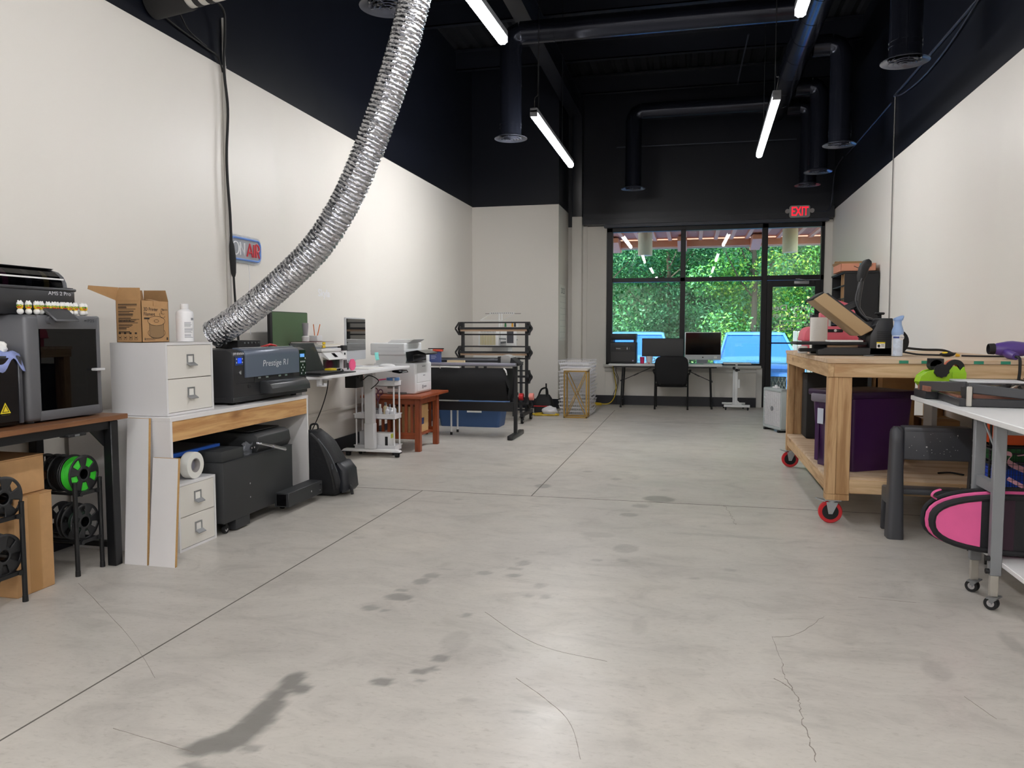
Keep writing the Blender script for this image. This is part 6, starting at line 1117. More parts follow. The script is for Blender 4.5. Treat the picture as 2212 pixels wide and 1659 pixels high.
t = thing('switch_cord', 'black cord with a yellow and black inline switch across the bench', 'cord', (1.72, 6.0, 1.1)); b = B(); b.tube(spline([(1.46, 6.05, 1.135), (1.56, 5.98, 1.115), (1.66, 5.93, 1.112), (1.7, 5.91, 1.112)], 5), .007, 6); b.tube(spline([(1.82, 5.88, 1.109), (1.95, 5.86, 1.107), (2.15, 5.84, 1.107)], 5), .007, 6); b.obj('cord', MBLACK, t)
b = B(); b.ball((1.735, 5.9, 1.117), (.05, .025, .016)); sw = b.obj('switch_body', MBLACK, t); b = B(); b.ball((1.72, 5.895, 1.126), (.022, .016, .01)); b.obj('button', YELLOW, sw); b = B(); b.cyl((1.785, 5.888, 1.113), (1.81, 5.882, 1.111), .013, .009, n=10); b.obj('collar', mat('amber', (220, 170, 40), .4), sw)
b = B(); b.lathe([(.02, 0), (.035, .0), (.036, .006), (.02, .006)], (1.235, 5.93, 1.1005), n=24, closed=True); o = b.obj('metal_ring', GREY); tag(o, 'flat grey ring lying at the bench edge below the heat press', 'ring')
# spray bottle
t = thing('air_freshener', 'pale blue air freshener spray bottle at the edge of the bench', 'spray bottle', (1.413, 5.9, 1.1)); c = (1.413, 5.9, 1.101)
b = B(); b.lathe([(.03, 0), (.036, .004), (.0365, .13), (.036, .15)], c, n=28); bd = b.obj('can', mat('can label', (206, 220, 240), .35, var=.18, vs=30), t)
b = B(); b.lathe([(.036, .148), (.039, .16), (.039, .18), (.031, .205), (.025, .225), (.024, .245), (.027, .255)], c, n=28); b.prism([(c[0]-.03, c[2]+.25), (c[0]+.028, c[2]+.25), (c[0]+.038, c[2]+.288), (c[0]+.02, c[2]+.288), (c[0]-.03, c[2]+.268)], 'Y', c[1]-.02, c[1]+.02, .008, 3); b.obj('nozzle', mat('nozzle blue', (146, 176, 222), .4), t)
b = B(); b.add([(c[0]+.0372*math.cos(a), c[1]+.0372*math.sin(a), c[2]+z) for z in (.128, .14) for a in np.linspace(-2.6, -.5, 12)], [(i, i+1, 13+i, 12+i) for i in range(11)]); b.m = 1; b.add([(c[0]+.0372*math.cos(a), c[1]+.0372*math.sin(a), c[2]+z) for z in (.01, .14) for a in np.linspace(-2.9, -2.62, 4)], [(i, i+1, 5+i, 4+i) for i in range(3)]); b.obj('band', [mat('band navy', (40, 60, 140), .4), WHITE], bd)
b = B(); b.lathe([(.0, 0), (.02, 0), (.02, .002), (.0, .002)], (c[0]+.02, c[1]-.031, c[2]+.135), (.5, -.85, 0), 20); bg_ = b.obj('logo', WHITE, bd); text('lettering', 'febreze', .011, mat('band navy'), bd, (c[0]+.0215, c[1]-.0335, c[2]+.135), (.85, .5, 0), ZP, shear=.2)
t = thing('paper_towel', 'roll of white paper towel standing on the bench behind the heat press', 'paper towel', (1.02, 6.75, 1.1)); b = B(); b.lathe([(.02, 0), (.066, 0), (.067, .005), (.067, .285), (.066, .29), (.02, .29)], (1.01, 6.7, 1.101), n=36, closed=True); b.obj('roll', mat('towel white', (228, 224, 218), .9, bump=.3, bs=120), t); b = B(); b.lathe([(.018, -.0), (.02, 0), (.02, .291), (.018, .291)], (1.01, 6.7, 1.101), n=20, closed=True); b.obj('core', CARD, t)
# pink press at the back
pk = mat('press pink', (226, 106, 124), .4); pk2 = mat('press pink dark', (196, 84, 104), .4)
t = thing('pink_heat_press', 'salmon pink heat press behind the paper towel roll', 'heat press', (1.2, 7.1, 1.1))
b = B(); b.prism(arc(1.02, 1.235, .085, 90, 180, 6)+[(.93, 1.2), (1.44, 1.2), (1.44, 1.26), (1.38, 1.265), (1.37, 1.32)], 'Y', 6.95, 7.35, .006, 2); b.obj('base', pk, t); b = B(); b.box(.935, 1.445, 6.94, 7.36, 1.195, 1.205); b.box(.96, 1.42, 6.98, 7.32, 1.1, 1.195, .01); b.obj('plinth', pk2, t)
b = B(); b.box(1.12, 1.24, 6.945, 6.95, 1.27, 1.295); b.m = 1; b.ball((1.18, 6.945, 1.283), (.012, .003, .012), 10, 6); b.obj('control_panel', [MBLACK, WHITE], t)
b = B(); b.box(1.08, 1.14, 7.05, 7.2, 1.3, 1.44, .008); b.obj('post', pk, t); b = B(); b.bar((1.1, 7.12, 1.4), (1.36, 7.12, 1.44), .06, .05, bev=.01); b.bar((1.24, 7.12, 1.31), (1.32, 7.12, 1.5), .05, .04, bev=.008); b.bar((1.3, 7.1, 1.5), (1.18, 7.1, 1.54), .05, .03, bev=.008); b.obj('arm', pk, t); b = B(); b.box(1.0, 1.05, 7.0, 7.15, 1.31, 1.42, .006); b.bar((1.1, 7.1, 1.5), (1.24, 7.1, 1.55), .03, .025); b.obj('handle', MBLACK, t)
# tall black cubby shelf and carton
t = thing('cubby_shelf', 'tall black pigeonhole shelf standing against the wall beyond the bench', 'shelf', (1.99, 10.5, 0)); b = B(); x0, x1, y0, y1 = 1.8, 2.185, 10.07, 10.94
b.box(x0, x1, y0, y0+.02, 0, 1.98); b.box(x0, x1, y1-.02, y1, 0, 1.98); b.box(x1-.012, x1, y0+.02, y1-.02, 0, 1.98); b.box(x0-.01, x1, y0-.01, y1+.01, 1.98, 2.005, .004, 1); b.obj('case', MBLACK, t, smooth=0)
b = B(); [b.box(x0+.005, x1-.012, y0+.02, y1-.02, z, z+.014) for z in (.25, .5, .75, 1.0, 1.2, 1.36, 1.52, 1.67, 1.83)]; b.obj('shelf_board', mat('shelf black', (34, 35, 38), .6), t, smooth=0); b = B(); b.box(x0+.01, x1-.012, 10.35, 10.365, .02, 1.98); b.m = 0; b.box(x0+.01, x1-.012, 10.18, 10.2, 1.2, 1.98); b.obj('divider', wood('tan divider', (170, 134, 96), (150, 112, 76), 'Z', 1), t, smooth=0)
b = B(); b.box(1.78, 1.92, 10.205, 10.34, 1.535, 1.64, .02); o = b.obj('label_printer', WHITE); tag(o, 'white rounded gadget sitting in the tall black pigeonhole shelf', 'gadget')
b = B(); b.box(1.79, 1.95, 10.205, 10.34, 1.375, 1.47, .006); o = b.obj('paper_stack', mat('pale grey carton')); tag(o, 'pale grey box in the black shelf below the white gadget', 'box')
t = thing('delivery_box', 'open brown delivery carton with teal tape on top of the black shelf', 'box', (2.0, 10.4, 2.006)); db = mat('delivery card', (196, 134, 108), .8); x0, x1, y0, y1, z0, z1 = 1.755, 2.15, 10.08, 10.6, 2.007, 2.1
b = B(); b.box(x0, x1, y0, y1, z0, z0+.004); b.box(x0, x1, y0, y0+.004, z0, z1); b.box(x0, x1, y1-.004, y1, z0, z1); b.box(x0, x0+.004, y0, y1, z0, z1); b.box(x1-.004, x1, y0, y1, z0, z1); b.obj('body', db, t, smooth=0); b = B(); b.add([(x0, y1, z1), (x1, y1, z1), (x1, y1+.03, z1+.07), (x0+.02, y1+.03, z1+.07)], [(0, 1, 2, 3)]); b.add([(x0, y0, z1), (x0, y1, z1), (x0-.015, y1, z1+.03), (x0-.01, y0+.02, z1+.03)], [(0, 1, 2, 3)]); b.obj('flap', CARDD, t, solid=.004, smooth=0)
b = B(); b.box(1.965, 2.035, y0-.001, y0, z0+.002, z1); tp = b.obj('tape', mat('teal tape', (64, 150, 160), .4), t); b = B(); [b.box(1.985+k*.02, 1.993+k*.02, y0-.0016, y0-.001, z0+.045, z0+.075) for k in range(2)]; b.obj('print', mat('teal ink', (20, 60, 66), .5), tp)
b = B(); b.tube(spline([(1.9, y0-.001, z0+.06), (1.96, y0-.001, z0+.035), (2.04, y0-.001, z0+.035), (2.1, y0-.001, z0+.06)], 6), .004, 5); b.tube([(2.1, y0-.001, z0+.06), (2.085, y0-.001, z0+.075), (2.112, y0-.001, z0+.072)], .003, 5); b.obj('arrow_print', INK, t)
# hair dryer
t = thing('hair_dryer', 'purple hair dryer lying at the bench edge with its cord hanging down', 'hair dryer', (1.97, 5.5, 1.1)); pu = mat('dryer purple', (84, 60, 136), .35)
b = B(); b.lathe([(.028, 0), (.038, .02), (.05, .08), (.052, .11), (.045, .17), (.034, .21), (.03, .3)], (1.885, 5.5, 1.165), (1, .02, .0), 26); b.obj('barrel', pu, t); b = B(); b.lathe([(.03, -.03), (.034, -.028), (.036, .004), (.03, .006)], (1.885, 5.5, 1.165), (1, .02, 0), 24, True); b.obj('nozzle', MBLACK, t)
b = B(); b.tube([(1.955, 5.48, 1.145), (1.955, 5.43, 1.13), (1.965, 5.36, 1.122)], [.03, .028, .022], 12); b.obj('handle', pu, t); b = B(); b.tube(spline([(1.965, 5.36, 1.12), (1.968, 5.31, 1.11), (1.968, 5.3, 1.04), (1.96, 5.28, .94), (1.95, 5.1, .9)], 8), .009, 7); b.obj('cord', MBLACK, t)
# under the bench
t = thing('purple_tote', 'large purple storage tote with grey end handle on the lower bench shelf', 'storage tote', (1.2, 5.8, .324)); T = Matrix.Translation((1.06, 5.5, .324)) @ Matrix.Rotation(math.radians(31), 4, 'Z'); pt = mat('tote purple', (58, 22, 72), .35)
b = B(T); b.loft([[(x, y, z) for x, y in rrect(o_, .52-o_, o_, .42-o_, .03, 3)] for z, o_ in ((0, .03), (.47, .004), (.5, 0))]); b.obj('body', pt, t)
b = B(T); b.box(-.015, .535, -.015, .435, .5, .545, .01); b.obj('lid', mat('tote lid purple', (44, 18, 56), .35), t); b = B(T); b.box(-.03, .0, .03, .39, .455, .515, .012); b.box(-.0, .022, .15, .27, .02, .46); b.obj('handle', mat('tote grey', (112, 106, 118), .45), t); b = B(T); b.box(-.0065, -.0045, .28, .34, .3, .41); b.obj('label', mat('label pale', (206, 214, 230), .5), t)
for k, yy in enumerate((.06, .36)): b = B(T); b.box(.004, .016, yy-.02, yy+.02, .03, .46, .006, 1); b.obj('rib', pt, t)
carton(1.86, 2.1, 6.75, 7.15, .325, .56, 'brown carton behind the step stool on the lower bench shelf'); carton(1.55, 1.8, 6.9, 7.3, .325, .9, 'tall brown carton behind the purple tote on the bench shelf')
b = B(); b.box(1.0, 1.5, 7.2, 7.5, .325, .9, .01); o = b.obj('black_case', MBLACK); tag(o, 'black equipment case at the back of the lower bench shelf', 'case')
b = B(); b.box(1.82, 1.86, 6.5, 6.72, .325, .93, .004, 1); b.prism([(6.5, .93), (6.72, .93), (6.72, .8), (6.6, .8)], 'X', 1.78, 1.86); o = b.obj('curved_panel', mat('pale grey carton')); tag(o, 'pale grey curved panel standing behind the purple tote', 'panel')
o = B().tube(spline([(1.62, 5.6, .33), (1.7, 5.62, .333), (1.76, 5.55, .333)], 5), .006, 6).obj('loose_plug', MBLACK); tag(o, 'black plug end lying on the lower bench shelf', 'plug')
# step stool
t = thing('step_stool', 'dark grey plastic step stool speckled with paint before the bench', 'step stool', (1.45, 5.2, 0)); sg = mat('stool grey', (68, 69, 74), .45); sp = mat('paint specks', (200, 200, 200), .6)
b = B(); b.box(1.275, 1.66, 5.09, 5.13, .49, .675, .012, 3); b.box(1.275, 1.66, 5.09, 5.2, .655, .695, .012, 2); b.obj('back_panel', sg, t)
for s, x in ((-1, 1.24), (1, 1.695)):
    rings = [[(xx, yy, z) for xx, yy in rrect(x-.035-e, x+.035+e, 5.07-e*2, 5.15+e, .025, 4)] for z, e in ((0, .012), (.01, .012), (.6, 0), (.67, 0), (.693, -.012))]
    b = B(); b.loft(rings); b.obj('leg', sg, t, smooth=50)
    b = B(); b.prism([(5.13, 0), (5.155, .0), (5.185, .19), (5.285, .19), (5.305, 0), (5.33, 0), (5.32, .29), (5.2, .3), (5.17, .66), (5.13, .68)], 'X', x-.03, x+.03, .008, 1); b.obj('side_leg', sg, t)
b = B(); b.box(1.265, 1.67, 5.19, 5.325, .255, .29, .01); b.obj('lower_step', sg, t)
rnd = random.Random(6); b = B()
for k in range(26): x, z, r = rnd.uniform(1.3, 1.64), rnd.uniform(.52, .66), rnd.uniform(.001, .0035); b.box(x, x+r, 5.0885, 5.0905, z, z+r)
for x, z, r in ((1.4, .57, .008), (1.57, .645, .006), (1.43, .555, .004)): b.box(x, x+r, 5.088, 5.0905, z, z+r)
b.obj('speck', sp, t)
# ------------------------------------------------------------------ gateleg rolling table at the edge of the photo
t = thing('rolling_table', 'white topped table with grey gate legs on small casters', 'table', (1.7, 4.3, 0)); gl = mat('leg grey', (124, 126, 130), .45)
b = B(); b.box(1.33, 2.15, 3.2, 5.19, .855, .882, .003, 1); b.obj('tabletop', mat('table white', (236, 236, 236), .35), t)
for y in (3.87, 4.12):
    b = B(); b.box(1.345, 1.395, y-.017, y+.017, .16, .855, .003, 1); lg = b.obj('leg', gl, t); b = B(); b.box(1.352, 1.386, y-.013, y+.013, .055, .16, .002, 1); b.obj('leg_insert', mat('insert steel', (178, 174, 166), .4, .5), lg); caster(t, 1.37, y-.01, .03, .062, (MBLACK, CHROME), STEEL, w=.032, ax=.9)
for x, y in ((1.95, 3.87), (1.95, 4.6), (1.395, 4.6)):
    if x > 1.5: b = B(); b.box(x, x+.05, y-.017, y+.017, .055, .855, .003, 1); b.obj('leg', gl, t); caster(t, x+.025, y-.01, .03, .062, (MBLACK, CHROME), STEEL, w=.032)
b = B(); b.box(1.355, 1.385, 3.887, 4.103, .535, .585); b.box(1.395, 1.95, 3.86, 3.88, .81, .86); b.obj('gate_rail', gl, t); b = B(); b.box(1.396, 1.98, 3.62, 4.5, .2, .222, .002, 1); b.obj('lower_shelf', MATS['table white'], t)
b = B(); b.tube([(1.37, 4.06, .84), (1.385, 3.95, .72), (1.385, 3.92, .6)], .006, 6); b.obj('hook', STEEL, t)
for z in (.24, .18): b = B(); b.cyl((1.345, 3.86, z), (1.33, 3.86, z), .012); b.obj('adjuster_knob', MBLACK, t)
# paper trimmer, laptop, tape dispenser
t = thing('paper_trimmer', 'dark grey arm paper trimmer with a reddish wood bed on the white table', 'paper trimmer', (1.7, 4.75, .883)); rw = wood('reddish bed', (150, 98, 80), (128, 80, 64), 'X', .6, .5); tg = mat('trimmer grey', (62, 63, 67), .4)
b = B(); b.prism([(1.375, 4.45), (2.0, 4.38), (2.05, 5.05), (1.41, 5.14)], 'Z', .884, .925, .003, 1); b.obj('base', mat('trimmer base', (40, 41, 45), .45), t); b = B(); b.prism([(1.385, 4.5), (2.0, 4.42), (2.04, 5.03), (1.42, 5.12)], 'Z', .925, .937); b.obj('bed', rw, t)
b = B(); b.bar((1.335, 5.0, .955), (1.42, 4.5, .985), .02, .055, bev=.004); b.bar((1.42, 4.47, .98), (2.05, 4.36, .915), .022, .05, bev=.004); b.obj('blade_arm', tg, t); b = B(); b.box(1.405, 1.432, 4.435, 4.445, .885, .99, .004, 1); b.m = 1; b.box(1.4, 1.44, 4.446, 4.52, .884, .99, .006, 1); b.obj('hinge', [mat('hinge plate', (190, 186, 178), .4, .4), MBLACK], t)
b = B(); b.box(1.332, 1.35, 4.85, 5.05, .93, .96); b.obj('paper_stop', rw, t)
b = B(); b.box(1.334, 1.42, 4.9, 5.14, .884, .93, .003, 1); o_ = b.obj('end_block', MATS['trimmer base'], t)
t = thing('silver_laptop', 'closed silver laptop lying on top of the paper trimmer', 'laptop', (1.7, 4.75, .99)); T = Matrix.Translation((1.42, 4.6, .99)) @ Matrix.Rotation(math.radians(-4), 4, 'Z'); b = B(T); b.box(0, .33, 0, .23, .008, .018, .004, 2); b.obj('lid', sil, t); b = B(T); b.box(0, .33, 0, .23, 0, .008, .003, 1); bs_ = b.obj('body', mat('laptop grey', (90, 92, 96), .4, .5), t); b = B(T); [b.box(.22+k*.035, .245+k*.035, -.0006, 0, .002, .006) for k in range(3)]; b.obj('port', GBLACK, bs_)
t = thing('tape_dispenser', 'lime green multi-roll heat tape dispenser behind the laptop', 'tape dispenser', (1.47, 5.0, .94)); lime = mat('lime', (150, 202, 30), .35)
b = B(); b.prism([(1.335, .972), (1.36, .94), (1.585, .94), (1.585, 1.035), (1.575, 1.07), (1.555, 1.045), (1.535, 1.07), (1.515, 1.07), (1.49, 1.035), (1.45, 1.025), (1.42, 1.05), (1.38, 1.04), (1.345, 1.01)], 'Y', 4.94, 4.955, .002, 1); b.prism([(1.335, .972), (1.36, .94), (1.585, .94), (1.585, 1.035), (1.575, 1.07), (1.555, 1.045), (1.535, 1.07), (1.515, 1.07), (1.49, 1.035), (1.45, 1.025), (1.42, 1.05), (1.38, 1.04), (1.345, 1.01)], 'Y', 5.045, 5.06, .002, 1); b.prism([(1.336, .975), (1.361, .941), (1.584, .941), (1.584, .985), (1.42, .985), (1.385, 1.035), (1.346, 1.008)], 'Y', 4.955, 5.045); b.box(1.51, 1.586, 4.932, 4.942, .945, 1.035, .002, 1); b.obj('body', lime, t)
b = B(); b.prism([(1.45+(.038+.005*(k % 2))*math.cos(2*PI*k/20), 1.045+(.038+.005*(k % 2))*math.sin(2*PI*k/20)) for k in range(20)], 'Y', 4.92, 4.938); b.obj('drive_knob', MBLACK, t); b = B(); b.lathe([(.012, 0), (.034, 0), (.034, .08), (.012, .08)], (1.43, 4.96, 1.075), YP, 18); [b.box(1.395+.0, 1.47, 4.96+k*.02, 4.965+k*.02, 1.07, 1.115) for k in range(4)]; b.obj('cutter_wheel', MBLACK, t)
b = B(); b.lathe([(.02, 0), (.05, 0), (.05, .02), (.02, .02)], (1.535, 4.965, 1.06), YP, 24, True); b.m = 1; b.lathe([(.02, .022), (.048, .022), (.048, .07), (.02, .07)], (1.535, 4.965, 1.06), YP, 24, True); b.obj('tape_roll', [MBLACK, mat('orange tape', (214, 92, 40), .4)], t)
t.location.y += .09
wc = mat('cable white', (222, 216, 204), .5)
for i, pts in enumerate(([(1.75, 4.85, .945), (1.82, 4.8, 1.0), (1.9, 4.75, 1.01), (2.0, 4.7, .97), (2.05, 4.6, .945)], [(1.8, 4.65, .945), (1.9, 4.62, .97), (2.0, 4.6, .955), (2.06, 4.55, .945), (1.95, 4.5, .945)], [(1.95, 4.9, .95), (1.93, 4.8, 1.03), (2.02, 4.75, 1.06), (2.1, 4.7, 1.03)])):
    o = B().tube(spline(pts, 8), .006, 6).obj('charging_cable', wc); tag(o, ['white cable arching beside the laptop toward the black cable bundle', 'white cable lying flat on the reddish trimmer bed', 'white cable looping over the black cable bundle'][i], 'cable')
pts = [(1.98+.12*math.cos(k*1.1)*(1+.2*math.sin(k*2.3)), 4.88+.1*math.sin(k*1.1), .96+.05*abs(math.sin(k*.7))) for k in range(40)]
o = B().tube(spline(pts, 4), .007, 6).obj('cable_bundle', MBLACK); tag(o, 'tangled bundle of black cables on the paper trimmer', 'cables')
b = B(); b.grid(lambda u, v: (1.88+.26*u, 4.8+.2*v, .99+.07*math.sin(PI*u)*math.sin(PI*v)+.012*math.sin(u*22+v*17)), 18, 14); o = b.obj('clear_bag', glass('clear film', (235, 238, 245), 1.45, .15, .18, (190, 195, 205)), smooth=0); tag(o, 'clear crinkled plastic bag over the black cable bundle', 'plastic bag')
b = B(); b.tube(spline([(1.72, 4.98, .945), (1.78, 4.95, .96), (1.8, 5.0, .965)], 5), .012, 8); o = b.obj('plug', MBLACK); tag(o, 'black plug lying between the dispenser and the cable bundle', 'plug')
# bins and basket behind the gate legs
for c, z0, z1, lab in (((226, 84, 26), .66, .82, 'orange plastic bin under the white table, top of its stack'), ((22, 92, 44), .57, .64, 'green plastic bin just below the orange bin'), ((26, 70, 190), .4, .53, 'blue plastic bin low behind the grey gate leg')):
    t = thing('storage_bin', lab, 'bin', (1.68, 4.75, z0)); b = B(); b.loft([[(x, y, z) for x, y in rrect(1.62-e, 1.84+e, 4.65-e, 4.86+e, .015, 2)] for z, e in ((z0, 0), (z1-.01, .006))]); b.obj('body', mat('bin %s' % lab[:5], c, .45), t); b = B(); b.box(1.61, 1.85, 4.64, 4.87, z1-.01, z1); b.obj('rim', mat('bin %s' % lab[:5], c, .45), t)
t = thing('bin_rack', 'thin dark metal rack holding the coloured bins under the white table', 'rack', (1.7, 4.75, 0)); b = B()
for x in (1.59, 1.87):
    for y in (4.62, 4.89): b.cyl((x, y, 0), (x, y, .83), .007, n=8)
for z in (.39, .56, .65): [b.bar((1.59, y, z), (1.87, y, z), .006, .012) for y in (4.62, 4.72, 4.79, 4.89)]; [b.bar((x, 4.62, z), (x, 4.89, z), .006, .012) for x in (1.59, 1.87)]
b.obj('frame', SBLACK, t)
t = thing('mesh_basket', 'black mesh basket with pink ribbon spilling over its rim', 'basket', (1.65, 4.35, .223)); b = B()
for k in range(15): x = 1.535+k*.025; b.box(x, x+.002, 4.3, 4.302, .45, .66); b.box(x, x+.002, 4.54, 4.542, .45, .66)
for k in range(9): z = .45+k*.026; b.box(1.53, 1.89, 4.2995, 4.3015, z, z+.002); b.box(1.53, 1.532, 4.3, 4.54, z, z+.002)
b.obj('mesh', MBLACK, t); b = B(); b.tube([(1.53, 4.3, .662), (1.89, 4.3, .662), (1.89, 4.54, .662), (1.53, 4.54, .662)], .005, 6, closed=True); b.box(1.53, 1.89, 4.3, 4.54, .445, .45); [b.cyl((x, y, .223), (x, y, .45), .006, n=6) for x in (1.54, 1.88) for y in (4.31, 4.53)]; b.obj('frame', MBLACK, t)
pr_ = mat('ribbon pink', (236, 176, 190), .5)
b = B(); b.tube(spline([(1.53, 4.29, .6), (1.515, 4.28, .64), (1.53, 4.27, .668), (1.57, 4.28, .66), (1.56, 4.29, .63), (1.6, 4.35, .6), (1.7, 4.38, .55), (1.8, 4.36, .48), (1.7, 4.34, .47), (1.6, 4.4, .52)], 8), .014, 6, flat=.15); b.tube(spline([(1.6, 4.29, .655), (1.7, 4.28, .668), (1.8, 4.32, .63), (1.84, 4.4, .56), (1.72, 4.42, .5)], 8), .014, 6, flat=.15); o = b.obj('ribbon', pr_, smooth=60); tag(o, 'loops of pale pink ribbon in the black mesh basket', 'ribbon')
# pet carrier
t = thing('pet_carrier', 'pink and black soft pet carrier on the low shelf of the rolling table', 'pet carrier', (1.5, 3.98, .223)); rings = []
bkc = mat('carrier black', (20, 20, 24), .75, bump=.1, bs=60); pkc = mat('carrier pink', (222, 92, 150), .75, var=.08, vs=5)
def oval(e, n=40): return [(1.56+(.45+e)*abs(math.cos(a))**.75*(1 if math.cos(a) > 0 else -1), .384+(.139+e)*abs(math.sin(a))**.8*(1 if math.sin(a) > 0 else -1)) for a in [2*PI*k/n for k in range(n)]]
b = B(); b.loft([[(x, y, z) for x, z in oval(e)] for y, e in ((3.915, -.03), (3.92, -.005), (3.95, .0), (4.05, .0), (4.07, -.02))]); b.obj('body', bkc, t, smooth=50)
b = B(); b.add([(x, 3.9135, z) for x, z in [(1.33, .545)]+[q for q in sorted(oval(-.035, 80), key=lambda q: -math.atan2(q[1]-.392, q[0]-1.56) if q[1] > .392 else 0)][:0]], []); O = oval(-.018, 80); left = [q for q in O if q[0] <= 1.325]
b.add([(x, 3.9135, z) for x, z in left], [tuple(range(len(left)))]); b.obj('pink_panel', pkc, t, smooth=0)
O = oval(-.05, 80); mid_ = [q for q in O if q[0] > 1.36]; b = B(); b.add([(1.36, 3.9037, z) for z in (.52, .26)], []); b.v = []; b.f = []; b.mi = []; b.add([(1.36, 3.9137, .27), (1.46, 3.9137, .26), (1.46, 3.9137, .508), (1.36, 3.9137, .498)], [(0, 1, 2, 3)]); b.obj('mesh_window', mat('dark plum mesh', (44, 20, 36), .8), t, smooth=0)
b = B(); b.tube([(x, 3.918, z) for x, z in oval(-.008)], .014, 8, closed=True); b.tube([(x, 4.02, z) for x, z in oval(.006)], .013, 8, closed=True); b.obj('piping', bkc, t)
b = B(); b.tube([(x, 3.97, z) for x, z in oval(.0)], .012, 8, closed=True); b.obj('pink_trim', pkc, t)
b = B(); b.tube(spline([(1.16, 3.96, .53), (1.13, 3.95, .52), (1.12, 3.95, .5), (1.14, 3.955, .485)], 5), .01, 6, flat=.4); b.obj('strap', pkc, t)
# ------------------------------------------------------------------ ducts and ceiling fittings
db_ = mat('black duct paint', (34, 37, 47), .2, .6); dif = mat('diffuser black', (92, 96, 108), .28, .6)
def ringed(b, p0, p1, r, step, n=24):
    p0 = Vector(p0); p1 = Vector(p1); L = (p1-p0).length; k = int(L/step); b.cyl(p0, p1, r, n=n)
    for i in range(1, k+1):
        c = p0.lerp(p1, i*step/L) if i*step < L else None
        if c is not None: d = (p1-p0).normalized()*.006; b.cyl(c-d, c+d, r+.004, n=n)
t = thing('spiral_duct', 'long black spiral duct running to the window above the strip lights', 'duct', (1.2, 5, 4.66)); b = B(); ringed(b, (1.2, -6, 4.66), (1.2, 12.75, 4.66), .15, .62, 28); b.obj('pipe', db_, t)
for y in (2.5, 6.2, 9.6, 12.2): b = B(); b.tube([(1.2, y, 4.82), (1.2, y, 5.55)], .004, 5); b.obj('hanger', SBLACK, t)
DL = {0: 'duct drop with round vent beside the silver flexible duct', 1: 'duct drop with round vent above the standing desk side strip light', 2: 'duct drop with round vent in front of the window header', 3: 'near duct drop with round vent below the sagging conduit', 4: 'duct drop with round vent second along the bench wall', 5: 'duct drop with round vent third along the bench wall', 6: 'duct drop with round vent just above the EXIT sign'}
def drop(i, x, y, xm, z=3.5):
    t = thing('air_vent', DL[i], 'ceiling vent', (x, y, z))
    b = B(); b.cyl((x, y, z+.02), (x, y, 4.55), .125, n=28)
    for zz in (3.62, 3.66, 4.1): b.cyl((x, y, zz), (x, y, zz+.012), .129, n=28)
    s = 1 if xm > x else -1
    b.tube([(x, y, 4.5), (x+s*.012, y, 4.58), (x+s*.05, y, 4.65), (x+s*.13, y, 4.68)], .126, 24); b.cyl((x+s*.12, y, 4.68), (xm-s*.156, y, 4.68), .125, n=24)
    for q in np.arange(.5, abs(xm-x)-.3, .9): b.cyl((x+s*q, y, 4.68), (x+s*(q+.014), y, 4.68), .129, n=24)
    b.obj('pipe', db_, t)
    b = B()
    for r0, r1, za, zb in ((.13, .19, .03, 0), (.1, .125, .012, -.006), (.07, .09, .006, -.01), (.04, .056, .002, -.013), (.0, .02, 0, -.015)): b.lathe([(r0, za), (r1, zb), (r1, zb+.005), (r0, za+.005)], (x, y, z), n=32, closed=True)
    b.box(x-.12, x+.12, y-.004, y+.004, z-.004, z+.01); b.box(x-.004, x+.004, y-.12, y+.12, z-.004, z+.01); b.obj('diffuser_ring', dif, t)
drop(0, -2.075, 5.09, 1.2); drop(1, -2.08, 8.81, 1.2); drop(2, -.935, 12.3, 1.2)
for i, y in ((3, 7.08), (4, 10.0), (5, 11.6), (6, 12.6)): drop(i, 1.68, y, 1.2)
# exhaust pipe at the top of the photo
t = thing('exhaust_pipe', 'white rigid pipe with black collars crossing from the wall at the photo top', 'pipe', (-2.6, 4.65, 3.55)); wp = mat('pipe white', (206, 204, 198), .35, .15)
b = B(); b.cyl((-3.36, 4.65, 3.515), (-1.72, 4.65, 3.72), .085, n=28); b.tube([(-1.72, 4.65, 3.72), (-1.66, 4.65, 3.73), (-1.642, 4.65, 3.7), (-1.642, 4.65, 3.61)], .088, 20); b.obj('pipe', wp, t)
b = B(); d = Vector((1.64, 0, .205)).normalized(); p = Vector((-3.36, 4.65, 3.515)); b.cyl(p-d*.23, p+d*.05, .1, n=28); b.cyl(p+d*.1, p+d*.14, .088, n=28); b.cyl(p+d*.19, p+d*.23, .088, n=28); b.obj('collar', MBLACK, t)
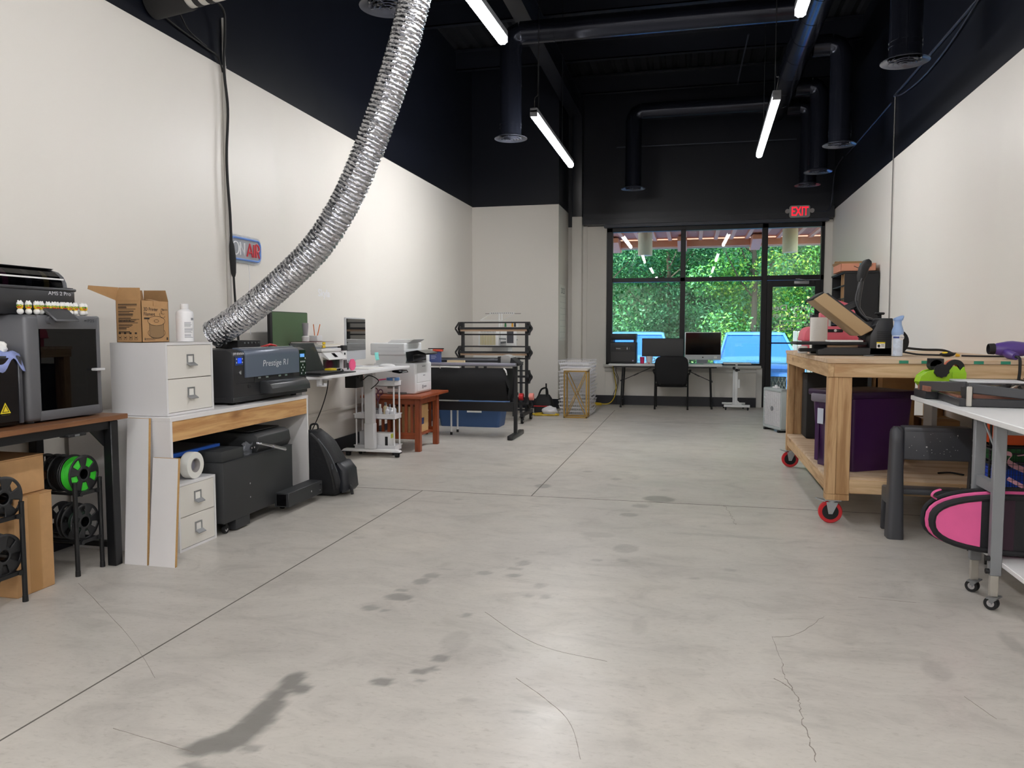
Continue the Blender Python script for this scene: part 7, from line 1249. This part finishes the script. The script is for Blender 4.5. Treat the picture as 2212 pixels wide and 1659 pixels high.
# exit sign
t = thing('exit_sign', 'grey EXIT sign with red letters and two side lamps over the door', 'exit sign', (1.655, 13.24, 3.2)); b = B(); b.prism(rrect(1.5, 1.812, 3.105, 3.295, .03, 4), 'Y', 13.21, 13.262); b.obj('housing', mat('sign grey', (150, 146, 144), .5), t)
o = text('lettering', 'EXIT', .2, mat('lit red', (255, 20, 50), .4, emit=1.3, ecol=(255, 16, 44)), t, (1.656, 13.2085, 3.195), XP, ZP, bold=.012, sx=.64)
for x in (1.47, 1.845): b = B(); b.cyl((x, 13.215, 3.21), (x, 13.26, 3.21), .035, n=18); b.box(min(x, 1.656+(x-1.656)*.75), max(x, 1.656+(x-1.656)*.75), 13.225, 13.25, 3.2, 3.22); b.obj('side_lamp', MATS['sign grey'], t)
cd = mat('dark conduit', (58, 62, 74), .35, .4)
o = B().tube(spline([(1.87, 13.25, 3.2), (2.06, 13.25, 3.2), (2.11, 13.25, 3.24), (2.14, 13.25, 3.36), (2.17, 13.2, 3.8), (2.175, 12.6, 3.9)], 6), .009, 8).obj('conduit', cd); tag(o, 'thin conduit bending up from the EXIT sign to the side wall', 'conduit')
o = B().tube([(2.185, -2, 3.93), (2.185, 9.62, 3.93)], .014, 8).tube([(2.185, 9.75, 3.89), (2.185, 12.4, 3.88)], .01, 8).obj('conduit', cd); tag(o, 'straight conduit running along the dark wall above the bench', 'conduit')
o = B().tube(spline([(2.18, 6.9, 3.93), (2.18, 7.6, 3.82), (2.18, 8.4, 3.78), (2.18, 9.2, 3.84), (2.18, 9.6, 3.93)], 8), .009, 7).obj('sagging_wire', cd); tag(o, 'loose wire sagging below the straight conduit on the dark wall', 'wire')
o = B().tube([(2.19, 9.6, 3.93), (2.187, 9.58, 2.9), (2.19, 9.55, 1.36), (2.19, 9.55, 1.2)], .006, 6).obj('hanging_cable', mat('grey cord', (120, 118, 116), .5)); tag(o, 'thin grey cord hanging straight down the light wall above the bench', 'cord')
for i, (x0, y0, x1, y1, z) in enumerate(((-1.85, 9.0, .9, 9.0, 5.22), (-1.3, 13.36, 1.6, 13.36, 4.4), (.65, 10.6, .62, 12.6, 5.1))):
    o = B().tube([(x0, y0, z), (x1, y1, z-.02)], .011, 8).obj('conduit', cd); tag(o, ['thin conduit crossing the ceiling behind the branch duct', 'thin conduit crossing the dark wall above the header', 'short conduit running toward the window near the spiral duct'][i], 'conduit')
